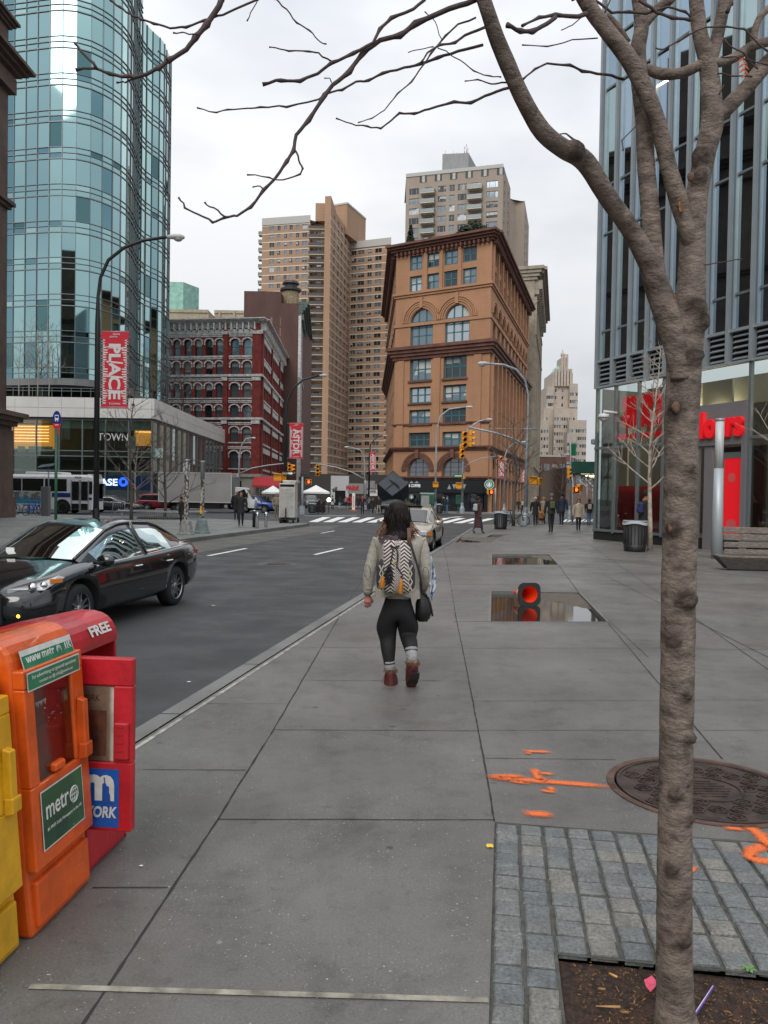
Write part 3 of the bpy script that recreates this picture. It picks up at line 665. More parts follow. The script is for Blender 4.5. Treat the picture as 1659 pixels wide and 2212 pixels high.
for i in range(5):
 p=V2(TA)+u1*(sx(180)+i*.7)+o1*.36+Vector((0,0,3.15));q.add([p-u1*.3,p+u1*.3,p+Vector((0,0,.25))],[(0,1,2)])
q.build('pattern',T)
p=V2(TA)+u1*((sx(175)+sx(333))/2)+o1*.37+Vector((0,0,z4(2003)));signw=mat('sign_white',(.85,.85,.83),.5,emit=(1,1,1),es=.15)
text('STARBUCKS COFFEE',p,u1,Z3,sx(333)-sx(175),.33,signw,T,ext=.01,bold=.02,name='sign_lettering')
def roundel(c,r,right,up,parent,name='roundel'):
 right,up=Vector(right).normalized(),Vector(up).normalized();n=right.cross(up);q=MB(mat('badge_green',(.02,.2,.11),.4),signw)
 def disc(r0,r1,d,m,k=28):
  q.cur=m
  for i in range(k):
   a,b=2*math.pi*i/k,2*math.pi*(i+1)/k;pt=lambda r_,t:c+right*(math.cos(t)*r_)+up*(math.sin(t)*r_)+n*d
   q.quad(pt(r0,a),pt(r0,b),pt(r1,b),pt(r1,a))
 disc(r,r*.001,0,0);disc(r,r*.93,.004,1);disc(r*.6,r*.53,.004,1)
 def poly(pts):q.cur=1;q.add([c+right*(x*r)+up*(y*r)+n*.008 for x,y in pts],[range(len(pts))])
 poly([(-.13,-.1),(.13,-.1),(.15,.12),(.08,.22),(-.08,.22),(-.15,.12)]);poly([(-.12,.26),(-.16,.4),(-.05,.33),(0,.45),(.05,.33),(.16,.4),(.12,.26)])
 for sg in(-1,1):
  for k_ in range(3):x=.2+.09*k_;poly([(sg*x,.22-.05*k_),(sg*(x+.05),.2-.05*k_),(sg*(x+.04),-.36+.05*k_),(sg*x,-.38+.05*k_)])
 poly([(-.15,-.15),(.15,-.15),(.1,-.46),(-.1,-.46)])
 q.build(name,parent)
roundel(V2(TA)+u1*sx(272)+o1*.1+Vector((0,0,1.55)),.26,u1,Z3,T)
Bs=thing('badge_sign','round green coffee shop sign hanging at the corner of the terracotta building','sign',tuple(V2(TB)+Vector((.1,-.6,3.2))))
q=MB(sf);q.box((TB[0]+.1,TB[1]-.3,3.1),(.08,.6,.08));q.lathe([(.55,-.05),(.55,.05)],(0,0,0),24,mtx=Matrix.Translation((TB[0]+.1,TB[1]-.62,3.05))@Matrix.Rotation(R(90),4,'X'));q.build('bracket',Bs)
roundel(Vector((TB[0]+.1,TB[1]-.69,3.05)),.52,X3,Z3,Bs)
evg=mat('evergreen',(.02,.035,.016),.8,nscale=4,namt=.5)
def leafball(mb,c,r,n,sz,seed=1,sq=(1,1,1)):
 rr=random.Random(seed)
 for i in range(n):
  d=Vector((rr.gauss(0,1),rr.gauss(0,1),rr.gauss(0,1))).normalized()*(rr.random()**.4)*r;p=Vector(c)+Vector((d.x*sq[0],d.y*sq[1],d.z*sq[2]))
  a=Vector((rr.gauss(0,1),rr.gauss(0,1),rr.gauss(0,1))).normalized();b=a.orthogonal().normalized();s_=sz*rr.uniform(.6,1.3);mb.quad(p-a*s_-b*s_*.6,p+a*s_-b*s_*.6,p+a*s_+b*s_*.6,p-a*s_+b*s_*.6)
q=MB(evg);zr=P(1020,508,90).z
for i,(u,r_)in enumerate(((1006,.9),(1022,1.25),(1040,1.1),(1050,.7),(992,.5))):p=P(u,507,91);leafball(q,(p.x,91.5,ZT+.5+r_*.7),r_,420,.16,i)
solo(q,'rooftop_shrub','dark rounded shrubs on the roof of the terracotta building','shrub')
q=MB(evg);p=P(887,520,93)
for i in range(9):leafball(q,(p.x,93.5,ZT+.4+i*.28),.62-i*.06,110,.1,i+40)
q.tube([(p.x,93.5,ZT-.1),(p.x,93.5,ZT+1)],.06);solo(q,'conical_shrub','narrow conical evergreen at the left end of the terracotta roof','shrub')
q=MB(mat('dry_grass',(.22,.2,.09),.8))
for i in range(150):
 t=random.random();p=V2(TA).lerp(V2(TB),.1+t*.6)+Vector((0,.8,ZT));q.quad(p,p+Vector((.12,0,0)),p+Vector((.2,0,random.uniform(.7,1.3))),p+Vector((.1,0,random.uniform(.7,1.3))))
solo(q,'roof_grass','dry yellow grass along the roof edge of the terracotta building','grass',kind='stuff')if False else tag(q.build('roof_grass'),'dry yellow grass along the roof edge of the terracotta building','grass',kind='stuff')
redb=mat('red_masonry',(.24,.032,.024),.75,nscale=1.5,namt=.35,world=True,bump=.15,bscale=20,dirt=.15);wtrim=mat('grey_white_trim',(.62,.62,.6),.7,nscale=2.5,namt=.35,world=True);dfr=mat('dark_frame',(.03,.03,.032),.5)
T=thing('red_building','red building with rows of white-trimmed arched windows','building',(-24,126,0))
A,B,C,D=(-46.,129.5),(-19.6,125.),(-21.8,194.),(-60.,196.)
L=(V2(B)-V2(A)).length;mb=MB(redb);W_,hs,arcs=[],[],[]
def z3(y):return 1.68+(1065-(398+.33*y))/1725*126
def s3(x):return L-(685-x)*.0241
rows=[(1020,1128),(1165,1262),(1308,1402),(1450,1537),(1593,1690),(1750,1860)]
cols=[(-215,-165),(-140,-90),(-60,-12),(20,70),(85,132),(160,210),(235,282),(308,357),(380,430),(482,540),(565,625)]
for a,b in rows:
 for x0,x1 in cols:
  s0,s1=s3(x0),s3(x1);hs.append((s0,s1,z3(b),z3(a)));arcs.append((s0,s1,z3(a)));W_.append((A,B,s0,z3(b),s1-s0,z3(a)-z3(b),'archsash',len(W_)*7%11,dfr,.35))
facade(mb,A,B,4.5,z3(915),hs,.35)
for s0,s1,zt in arcs:arch_fill(mb,A,B,s0,s1,zt+.001,(s1-s0)*.36,.35,8)
L2=(V2(C)-V2(B)).length;h2=[];groups=[(2.5+g*13.2,5)for g in range(5)]
for a,b in rows:
 for g0,n in groups:
  for i in range(n):s=g0+i*2.25;h2.append((s,s+1.35,z3(b),z3(a)));W_.append((B,C,s,z3(b),1.35,z3(a)-z3(b),'sash',i,wtrim,.2))
facade(mb,B,C,4.5,z3(915),h2,.25);mb.quad((*D,0),(*A,0),(*A,z3(915)),(*D,z3(915)));mb.build('wall',T);windows(T,W_)
q=MB(wtrim)
for a,b in rows:
 for x0,x1 in cols:
  s0,s1=s3(x0),s3(x1);hw=(s1-s0)/2;c=(s0+s1)/2;arch_ring(q,A,B,c,z3(a)-hw*.72,hw+.02,hw+.24,.2,8,sq=.78);band(q,A,B,z3(b)-.18,z3(b),.2,s0-.25,s1+.25)
  for s in(s0-.2,s1+.06):band(q,A,B,z3(a)-hw-.3,z3(a)-hw+.1,.18,s,s+.14)
 z=z3(a)
 for x0,x1 in((-1000,-235),(-225,428),(470,632)):band(q,A,B,z+.36,z+.62,.12,max(0,s3(x0)),s3(x1));band(q,A,B,z+.62,z+.78,.25,max(0,s3(x0)),s3(x1))
 for g0,n in groups:band(q,B,C,z-.1,z+.75,.15,g0-.4,g0+n*2.25-.5);band(q,B,C,z3(b)-.3,z3(b),.22,g0-.4,g0+n*2.25-.5)
for zz in(z3(1265),z3(1545)):
 band(q,A,B,zz,zz+.35,.4,e1=.4);band(q,B,C,zz,zz+.35,.4)
for x in(447,640):
 for y in(1400,1700):band(q,A,B,z3(y+30),z3(y-30),.2,s3(x)-.12,s3(x)+.12);band(q,A,B,z3(y+8),z3(y-8),.22,s3(x)-.26,s3(x)+.26);band(q,A,B,z3(y+22),z3(y+14),.22,s3(x)-.2,s3(x)+.2)
 for y0 in(970,1270,1550):band(q,A,B,z3(y0+22),z3(y0),.45,s3(x)-.5 if x<600 else s3(630),s3(x)+.4 if x<600 else L+.05)
q.build('trim',T)
q=MB(redb)
for x0,x1 in((-232,-222),(434,464),(632,684)):q=MB(redb);band(q,A,B,4.5,z3(925),.3,s3(x0),s3(x1));q.build('pilaster',T)
for g0,n in groups:q=MB(redb);band(q,B,C,4.5,z3(925),.3,g0-1.6,g0-.5);q.build('pilaster',T)
q=MB(wtrim)
for E,e0,e1 in(((A,B),0,1.),((B,C),0,0)):
 band(q,*E,z3(985),z3(960),.25);cornice(q,*E,z3(920),z3(894),1.3,e0,e1,4);n=int((V2(E[1])-V2(E[0])).length/.95)
 for i in range(n):band(q,*E,z3(965),z3(918),.8,.2+i*.95,.42+i*.95)
 band(q,*E,z3(950),z3(918),.1)
q.build('cornice',T)
q=MB(mat('pale_stone_base',(.36,.35,.31),.75,nscale=3,namt=.2,world=True));facade(q,A,B,0,4.5,[(s3(x),s3(x+75),.6,3.6)for x in(-100,20,140,260,380,490)],.4);facade(q,B,C,0,4.5,[(1.5+i*3.3,3.6+i*3.3,.6,3.7)for i in range(20)],.4)
band(q,A,B,4.2,4.7,.35,e1=.35);band(q,B,C,4.2,4.7,.35);q.build('ground_storey',T)
q=MB(glass_d);u_=(V2(B)-V2(A)).normalized();a_=V2(A)+Vector((0,.45,0));b_=V2(B)+Vector((-.3,.45,0));q.quad((a_.x,a_.y,.3),(b_.x,b_.y,.3),(b_.x,b_.y,3.8),(a_.x,a_.y,3.8))
q.quad((B[0]-.42,B[1],.3),(C[0]-.42,C[1],.3),(C[0]-.42,C[1],3.8),(B[0]-.42,B[1],3.8));q.build('shop_window',T)
q=MB(roofm);roof(q,[A,B,C,D],z3(900));q.build('roof',T)
aw=MB(mat('red_awning',(.45,.03,.04),.7));p0=P(578,1044,124).x
aw.add([(p0-2.2,124.6,4.3),(p0+2,124.6,4.3),(p0+2.2,122.6,2.9),(p0-2.2,122.6,2.9),(p0+2.2,122.6,2.6),(p0-2.2,122.6,2.6)],[(0,1,2,3),(3,2,4,5)]);aw.build('awning',T)
cream=mat('cream_brick',(.42,.36,.26),.8,nscale=2,namt=.18,world=True,dirt=.2);plum=brickmat('plum_brick',(.13,.062,.05),(.1,.05,.042),(.15,.09,.075),.3,.1,stain=.3);copper=mat('copper_green',(.27,.5,.42),.7,nscale=1,namt=.25,world=True)
def boxthing(mb,u0,u1,vt,Y,dep,zb=0,yaw=0):
 x0,x1=HX(u0,Y),HX(u1,Y);z=P((u0+u1)/2,vt,Y).z;facade_pts=[(x0,Y),(x1,Y),(x1+yaw,Y+dep),(x0+yaw,Y+dep)];mb.prism(facade_pts,zb,z);return x0,x1,z
T=thing('cream_building','cream brick block with a green metal bulkhead on its roof','building',(-40,182,0));mb=MB(cream);Yc=180.
x0,x1=HX(330,Yc),HX(446,Yc);zt=P(430,670,Yc).z;x2,zt2=HX(525,Yc),P(480,659,Yc).z;hs=[];W_=[]
for g,n in((HX(374,Yc),3),(HX(350,Yc),2)):
 for i in range(n):s=g-x0+i*1.65;hs.append((s,s+1.05,zt-5.1,zt-2.6));W_.append(((x0,Yc),(x1,Yc),s,zt-5.1,1.05,2.5,'sash',i+2,wtrim,.2))
facade(mb,(x0,Yc),(x1,Yc),0,zt,hs,.2);facade(mb,(x1,Yc),(x1,Yc+9),0,zt,[],.2)
hs=[]
for i in range(7):s=.5+i*1.55+(i//2)*.5;hs.append((s,s+1.,zt-5.4,zt-3.0));W_.append(((x1,Yc+6),(x2,Yc+6),s,zt-5.4,1.,2.4,'sash',i+1,wtrim,.2))
facade(mb,(x1,Yc+6),(x2,Yc+6),0,zt2,hs,.2);mb.quad((x0,Yc,zt),(x1,Yc,zt),(x1,Yc+9,zt),(x0,Yc+9,zt));band(mb,(x1,Yc+6),(x2,Yc+6),zt2-.5,zt2+.2,.2);band(mb,(x0,Yc),(x1,Yc),zt-.6,zt+.1,.2)
for i in range(4):band(mb,(x1,Yc+6),(x2,Yc+6),zt2-9,zt2,.35,1.+i*3.4,1.5+i*3.4)
mb.build('wall',T);windows(T,W_)
q=MB(copper);gx0,gx1=HX(366,190),HX(391,190);gz=P(380,609,190).z;q.add([(gx0-6,190,zt-3),(gx1,190,zt-3),(gx1,190,gz),(gx0-6,190,gz)],[(0,1,2,3)])
gx2=HX(425,196);q.add([(gx1,190,zt-3),(gx2,196,zt-3),(gx2,196,P(425,622,196).z),(gx1,190,gz)],[(0,1,2,3)]);q.add([(gx0-6,190,gz),(gx1,190,gz),(gx2,196,P(425,622,196).z),(gx0,199,gz-1)],[(0,1,2,3)])
q.use(glass_d);q.box((gx2-1.9,194.6,gz-3.2),(.9,.5,1.6),rz=.9);q.build('bulkhead',T)
T=thing('blank_wall_building','tall plum brick wall without windows beside a pale ornate front','building',(-28,162,0));Yp=160.;mb=MB(plum)
xa,xb,xc=HX(522,Yp),HX(601,Yp),HX(640,Yp);za,zb_=P(560,629,Yp).z,P(620,655,Yp).z
mb.prism([(xa,Yp),(xb,Yp),(xb,Yp+30),(xa,Yp+30)],0,za);mb.prism([(xb+.003,Yp+.002),(xc,Yp),(xc-1,Yp+40),(xb,Yp+40)],0,zb_)
mb.use(mat('old_mortar',(.26,.15,.12),.9))
for x_,w_,z_ in((HX(583,Yp),.5,12),(HX(600,Yp),.35,20)):
 n=10
 for i in range(n):x__=x_+random.uniform(-.2,.2);z1_=za-6-i*2.1;mb.box((x__,Yp-.01,z1_),(w_*random.uniform(.3,1),.01,1.7))
mb.build('wall',T)
q=MB(wtrim);Bq,Cq=(xc+.02,Yp),(xc-2.6,Yp+36);hs=[];W_=[]
for r_ in range(7):
 for i in range(8):s=1+i*4.2;hs.append((s,s+2.2,5+r_*4.6,8.4+r_*4.6));W_.append((Bq,Cq,s,5+r_*4.6,2.2,3.4,'double',i,dfr,.4))
facade(q,Bq,Cq,0,zb_,hs,.4)
for i in range(9):band(q,Bq,Cq,4,zb_-2,.5,max(0,i*4.2-.6),i*4.2+.5)
cornice(q,Bq,Cq,24,25,.7);q.build('ornate_front',T);windows(T,W_)
q=MB(mat('verdigris_cornice',(.1,.14,.12),.7,nscale=3,namt=.4,world=True));cornice(q,Bq,Cq,zb_-2.4,zb_+.3,2.1,.2,0,5)
for i in range(40):band(q,Bq,Cq,zb_-3.2,zb_-2.0,1.,.2+i*.9,.55+i*.9)
q.build('cornice',T)
T2=thing('water_tank','squat weathered rooftop tank with a dark cap on the plum brick building','water tank',(HX(622,164),164,zb_));q=MB(mat('tank_wood',(.3,.24,.15),.9,nscale=3,namt=.4));px=HX(622,164)
q.lathe([(1.6,0),(1.7,1.5),(1.7,3.2),(1.5,3.3)],(px,164,zb_),10,False);q.build('drum',T2);q=MB(dfr);q.lathe([(1.9,3.2),(2.2,3.4),(2.2,3.8),(1.3,4.1),(1.3,4.7),(1.8,4.8),(1.6,5.3)],(px,164,zb_),10,False);q.build('cap',T2)
tan=brickmat('tan_brick',(.41,.25,.155),(.37,.225,.14),(.37,.25,.17),.6,.2,stain=.12);slab=mat('concrete_slab',(.6,.54,.45),.8);concp=mat('parapet_concrete',(.45,.44,.41),.8);alum=mat('aluminium_frame',(.42,.41,.39),.5)
T=thing('apartment_tower','very tall orange brick apartment tower with balconies and a projecting pier','building',(-20,280,0));FH=2.78
A=(HX(559,274),274.);B=(HX(662,270),270.);Bc=(HX(693,266),266.);Pa=(HX(693,265),265.);Pb=(HX(706,264.5),264.5);C=(HX(749,294),294.);D_=(HX(836,288),288.)
zt=P(600,478,272).z;nf=int((zt-5)/FH);mb=MB(tan);W_=[];L=(V2(B)-V2(A)).length;k=L/(1000-690.);hs=[]
for f in range(nf):
 z=zt-1.-(f+1)*FH+.9
 for x,w in((738,33),(790,20),(833,20),(867,21),(910,21),(950,32)):s=(x-690)*k;hs.append((s,s+w*k,z,z+1.6));W_.append((A,B,s,z,w*k,1.6,'pair2',(f*5+x)%11,alum,.15))
facade(mb,A,B,0,zt,hs,.15)
facade(mb,(A[0]+4,A[1]+30),A,0,zt,[],.15);facade(mb,B,(B[0]+.4,B[1]+4),0,zt,[],.2)
B2=(B[0]+.4,B[1]+4);hs=[];L_b=(V2(Pa)-V2(B2)).length
for f in range(nf):z=zt-1.-(f+1)*FH+.3;hs.append((1.2,3.2,z,z+2.1));W_.append((B2,(Pa[0],Pa[1]+8),1.2,z,2.,2.1,'double',f%5,alum,.1))
facade(mb,B2,(Pa[0],Pa[1]+8),0,zt,hs,.1)
zp=P(700,424,265).z;mb.prism([Pa,Pb,(Pb[0]+.8,Pb[1]+14),(Pa[0]+.2,Pa[1]+14)],0,zp)
for st,(px,py),w,d,z_ in((0,Pb,0,0,0),):
 L=(V2(C)-V2(Pb)).length;hs=[]
 for f in range(nf+1):
  z=zt+1.2-(f+1)*FH+.9
  for s,w_ in((4.2,1.8),(9.6,2.6),(14.8,2.6),(20.5,2.6),(26.,2.2)):hs.append((s,s+w_,z,z+1.75));W_.append((Pb,C,s,z,w_,1.75,'pair2',(f*3+int(s))%11,alum,.15))
 facade(mb,Pb,C,0,zt+3,hs,.15)
L=(V2(D_)-V2(C)).length;hs=[];zt3=P(790,528,290).z
for f in range(nf):
 z=zt3-1-(f+1)*FH+.9
 for s,w_ in((.4,2.),(3.,2.6),(6.8,1.8),(9.8,2.6)):
  if s+w_<L-.2:hs.append((s,s+w_,z,z+1.75));W_.append((C,D_,s,z,w_,1.75,'pair2',(f*7+int(s))%11,alum,.15))
facade(mb,C,D_,0,zt3,hs,.15)
zu=P(750,441,285).z;mb.prism([(HX(706,287),287),(HX(741,284),284),(HX(781,300),300),(HX(700,310),310)],zt,zu);zq=P(690,441,272).z;mb.prism([(HX(673,271),271),(Pa[0]+.1,271),(Pa[0]+.3,290),(HX(673,271),290)],zt,zq)
mb.build('wall',T);windows(T,W_)
q=MB(slab)
for f in range(nf+1):
 z=zt-1.-f*FH
 for E in((A,B),(Pb,C),(C,D_)):band(q,*E,z-.34+(zt3-zt if E[0]is C else 0),z+(zt3-zt if E[0]is C else 0),.05)
q.build('slab_edge',T)
q=MB(concp);band(q,A,B,zt-.9,zt+1.5,.25);band(q,C,D_,zt3-.5,zt3+2.,.25);band(q,(HX(706,287),287),(HX(741,284),284),zu-.3,zu+.3,.2);band(q,(HX(741,284),284),(HX(781,300),300),zu-.3,zu+.3,.2)
roof(q,[A,B,(Pa[0],275),(C[0],298),(A[0],305)],zt);roof(q,[C,D_,(D_[0],310),(C[0],310)],zt3);q.build('parapet',T)
rail=glassmat('balcony_mesh',(.3,.3,.3),.35,.5,(.45,.45,.45));drail=mat('dark_rail',(.07,.065,.06),.6)
def balcony(parent,p,w,d,rz,m):
 b=MB(slab);b.box((w/2,-d/2,0),(w,d,.22));o=b.build('balcony',parent,local=True);r=MB(m)
 r.box((w/2,-d,.62),(w,.05,1.));r.box((.02,-d/2,.62),(.05,d,1.));r.box((w-.02,-d/2,.62),(.05,d,1.));r2=r.build('railing',o,local=True);return o
def balconies(parent,pts,w,d,rz,m):
 first=None;pl=MW[parent.name].inverted()
 for p in pts:
  if first is None:first=o=balcony(parent,p,w,d,rz,m)
  else:o=copy_tree(first,parent)
  o.matrix_local=pl@Matrix.Translation(p)@Matrix.Rotation(rz,4,'Z')
balconies(T,[Vector((B[0]-.3,B[1]+.2,zt-1.-f*FH))for f in range(1,nf)],5.6,2.4,0,drail)
balconies(T,[Vector((A[0]-1.3,A[1]+3,zt-1.-f*FH))for f in range(1,12)],1.3,2.6,0,rail)
balconies(T,[Vector((HX(827,286),286,zt3-1.-f*FH))for f in range(1,nf)],3.,1.5,0,drail)
gt=brickmat('grey_tan_brick',(.36,.3,.24),(.34,.28,.225),(.34,.28,.23),.6,.2,stain=.12);T=thing('grey_tower','grey-tan apartment tower with a concrete rooftop box behind the terracotta building','building',(12,228,0))
A=(HX(866,230),230.);B=(HX(1074,222),222.);C=(HX(1090,238),238.);zt=P(980,369,226).z;L=(V2(B)-V2(A)).length;k=L/(780-205.);mb=MB(gt);hs=[];W_=[]
FH=57*.375/1725*226
for f in range(17):
 z=zt-3.6-f*FH-2.0
 for x,w,st in((225,60,'slider'),(320,45,'double'),(398,50,'slider'),(467,33,'double'),(517,52,'slider'),(602,50,'double'),(685,66,'slider')):
  s=(x-205)*k;hs.append((s,s+w*k,z,z+1.75));W_.append((A,B,s,z,w*k,1.75,st,(f*5+x)%11,alum if x!=685 else dfr,.15))
facade(mb,A,B,0,zt,hs,.15);hs=[];L2=(V2(C)-V2(B)).length
for f in range(17):
 z=zt-4.6-f*FH
 for s in(2.5,11.):hs.append((s,s+1.6,z,z+1.6));W_.append((B,C,s,z,1.6,1.6,'double',f%11,alum,.15))
facade(mb,B,C,0,zt,hs,.15);E0=(HX(1102,240),240.);E1=(HX(1121,240),240.);E2=(HX(1131,262),262.);ze=P(1125,434,240).z;hs=[]
facade(mb,C,E0,0,ze,[],.1);facade(mb,E0,E1,0,ze,[],.1)
for f in range(16):z=ze-4.6-f*FH;hs+=[(3,5,z,z+1.7),(12,14,z,z+1.7)];W_+=[(E1,E2,3,z,2.,1.7,'double',f,alum,.15),(E1,E2,12,z,2.,1.7,'double',f+1,alum,.15)]
facade(mb,E1,E2,0,ze,hs,.15);mb.build('wall',T);windows(T,W_)
q=MB(roofm);roof(q,[A,B,C,(A[0],250)],zt-.5);roof(q,[C,E1,E2,(C[0],262)],ze-.2);q.build('roof',T)
q=MB(concp);band(q,A,B,zt-.5,zt+.5,.2)
q.build('parapet',T);
for i in range(6):q=MB(dfr,concp);s=4+i*4.4;band(q,A,B,zt-2.4,zt-.6,.04,s,s+.7);band(q,A,B,zt-2.4,zt-.6,.04,s+1.6,s+2.1);q.cur=1;band(q,A,B,zt-2.4,zt-.6,.12,s+.75,s+1.55);q.build('parapet_slot',T)
q=MB(mat('plant_room',(.3,.3,.3),.8,nscale=1.5,namt=.2,stretch=(6,6,.3)));zz=P(980,333,232).z;q.prism([(HX(943,232),232),(HX(999,231),231),(HX(1020,243),243),(HX(948,243),243)],zt-1,zz);q.build('plant_room',T)
q=MB(steel)
for u,h in((996,2.6),(1000,3.3),(1003,2.2),(955,1.4),(972,1.2),(980,1)):x_=HX(u-6,233);q.tube([(x_,233,zz),(x_,233,zz+h)],.12 if u>990 else.07)
q.build('antenna',T)
for x in(302,580):
 s=(x-205)*k;u_=(V2(B)-V2(A)).normalized();p=V2(A)+u_*s
 balconies(T,[Vector((p.x,p.y,zt-3.6-f*FH-2.4))for f in range(8)],84*k,1.9,math.atan2(u_.y,u_.x),mat('balcony_glass',(.2,.22,.22),.3,.3))
lime=mat('old_limestone',(.36,.31,.24),.8,nscale=1.2,namt=.22,world=True,dirt=.2);T=thing('classical_building','cream stone block with a deep bracketed cornice right of the terracotta building','building',(24,135,0))
A,B,C=(HX(1060,128),128.),(HX(1146,126),126.),(HX(1160,162),162.);zt=P(1159,585,126).z;mb=MB(lime);hs=[];W_=[];L2=(V2(C)-V2(B)).length
for f in range(9):
 for i in range(8):s=1.2+i*4.5;z=3+f*3.55;hs.append((s,s+2.2,z,z+2.5));W_.append((B,C,s,z,2.2,2.5,'double',(i+f)%5,dfr,.4))
facade(mb,A,B,0,zt,[],.3);facade(mb,B,C,0,zt,hs,.4);mb.build('wall',T);windows(T,W_)
q=MB(lime)
for i in range(9):band(q,B,C,2,zt-4,.4,max(0,.1+i*4.5),.9+i*4.5)
for z in(6.2,27,zt-5.2):cornice(q,B,C,z,z+.5,.5)
cornice(q,B,C,zt-1.4,zt+.6,1.9,.3,.3,4);cornice(q,A,B,zt-1.4,zt+.6,.9,0,1.5,4)
for i in range(22):band(q,B,C,zt-2.8,zt-1.4,1.2,.2+i*1.6,.75+i*1.6);band(q,B,C,zt-3.6,zt-2.8,.7,.25+i*1.6,.7+i*1.6)
q.build('cornice',T);q=MB(roofm);roof(q,[A,B,C,(A[0],160)],zt);q.build('roof',T)
deco=mat('deco_brick',(.45,.385,.32),.85,nscale=.6,namt=.1,world=True);T=thing('stepped_tower','distant pale stepped tower with a small green-shouldered spire','building',(75,330,0));mb=MB(deco);W_=[];Yd=330.
def dx(x,Y=Yd):return HX(796+.375*x-(1 if x else 0),Y)
def dz(y,Y=Yd):return P(1215,298.6+.375*y,Y).z
for(x0,x1,yt,Y,n)in((968,1035,1628,322,4),(1002,1195,1556,326,0),(1016,1058,1432,328,4),(1050,1165,1350,330,0),(1150,1196,1412,327,4),(1150,1250,1622,320,8),(1062,1158,1556,324,7),(1140,1190,1700,318,4)):
 a,b,z=dx(x0,Y),dx(x1,Y),dz(yt,Y);hs=[]
 if not n:n=int((b-a)/2.6)
 st=(b-a)/n;zz=z-5
 while zz>8:
  for i in range(n):
   s=st*(i+.5)-.35;hs.append((s,s+.7,zz,zz+1.3));W_.append(((a,Y),(b,Y),s,zz,.7,1.3,'plain',(i*3+int(zz))%5,dfr if(i+int(zz))%3 else alum,.3))
  zz-=3.0
 facade(mb,(a,Y),(b,Y),0,z,hs,.3);mb.quad((b,Y,0),(b+1,Y+18,0),(b+1,Y+18,z),(b,Y,z));mb.quad((a,Y+18,0),(a,Y,0),(a,Y,z),(a,Y+18,z));roof(mb,[(a,Y),(b,Y),(b+1,Y+18),(a,Y+18)],z)
for i in range(6):x_=dx(1066+i*17,330);mb.box((x_,329.4,dz(1380)),(.9,1.,(dz(1330)-dz(1430))))
mb.build('wall',T);windows(T,W_)
q=MB(deco);a,b=dx(1092,332),dx(1134,332);q.prism([(a,331),(b,331),(b,339),(a,339)],dz(1350),dz(1262));q.prism([(a+1.4,333),(b-1.4,333),(b-1.4,337),(a+1.4,337)],dz(1262),dz(1243));q.lathe([(.9,0),(.7,1.2),(.25,1.6),(.2,2.6),(.02,2.7)],((a+b)/2,335,dz(1243)),8)
for i in range(3):x_=a+(b-a)*(i+.5)/3;q.box((x_,330.8,dz(1305)),(.7,.5,9))
q.build('spire',T);q=MB(copper);a,b=dx(1066),dx(1158);c1,c2=dx(1088),dx(1138);z0,z1=dz(1342),dz(1305)
q.add([(a,331,z0),(b,331,z0),(b,345,z0),(a,345,z0),(c1,334,z1),(c2,334,z1),(c2,342,z1),(c1,342,z1)],[(0,1,5,4),(1,2,6,5),(2,3,7,6),(3,0,4,7),(4,5,6,7)]);q.build('roof',T)
for i,(u0,u1,vt,Y,c_,lb,wn)in enumerate(((1155,1222,986,175,(.15,.075,.055),'low dark brick block right of the terracotta building',4),(1205,1232,982,200,(.26,.09,.07),'low red brick block half hidden behind the dark one',2),(1222,1300,1010,150,(.2,.13,.1),'low brown block behind the green scaffold shed',4))):
 T=thing('low_building',lb,'building',(HX(u0,Y),Y,0));bm_=brickmat('low_brick_%d'%i,c_,tuple(x*.85 for x in c_),tuple(x*1.2 for x in c_),.4,.12);mb=MB(bm_);a,b=HX(u0,Y),HX(u1,Y);z=P((u0+u1)/2,vt,Y).z;hs=[];W_=[];st=(b-a)/wn
 zz=z-3.2
 while zz>1:
  for j in range(wn):s=st*(j+.5)-.6;hs.append((s,s+1.2,zz,zz+1.7));W_.append(((a,Y),(b,Y),s,zz,1.2,1.7,'sash',j+i,alum,.15))
  zz-=3.3
 facade(mb,(a,Y),(b,Y),0,z,hs,.15);facade(mb,(a,Y+25),(a,Y),0,z,[],.1);roof(mb,[(a,Y),(b,Y),(b,Y+25),(a,Y+25)],z);mb.build('wall',T);windows(T,W_)
 q=MB(concp);band(q,(a,Y),(b,Y),z-.1,z+.35,.1);q.build('coping',T)
gteal=[mat('tower_glass_%d'%i,c_,.03,1.)for i,c_ in enumerate(((.34,.53,.53),(.3,.47,.49),(.42,.61,.61),(.16,.3,.34)))];gdark=mat('tower_glass_dark',(.1,.2,.21),.03,1.);mull=mat('mullion_grey',(.2,.225,.23),.4,.5)
plan0=[(-75,92),(-62,89.5),(-50,87.5),(-40.7,86.),(-36.6,85.1),(-34.5,84.8),(-32.5,85.2),(-31.2,86.4),(-30.2,88.2),(-29.6,90.5),(-29.75,93.3),(-30.3,96.5),(-30.55,99.5),(-30.1,102),(-29.4,104),(-29.5,106.2),(-29.6,108.6),(-30.3,111),(-31.5,114),(-35,117)]
def resample(pts,st):
 P_=[Vector((*p,0))for p in pts];dn_=[]
 for i in range(len(P_)-1):
  a,b,c,d=P_[max(0,i-1)],P_[i],P_[i+1],P_[min(len(P_)-1,i+2)]
  for j in range(12):
   t=j/12;dn_.append(.5*((2*b)+(c-a)*t+(2*a-5*b+4*c-d)*t*t+(3*b-a-3*c+d)*t**3))
 dn_.append(P_[-1]);out_=[dn_[0]];acc=0
 for p,q in zip(dn_[:-1],dn_[1:]):
  sl=(q-p).length;
  while acc+sl>=st:t=(st-acc)/sl;p=p.lerp(q,t);sl=(q-p).length;acc=0;out_.append(p.copy())
  acc+=sl
 return out_
PL=resample(plan0,1.42)
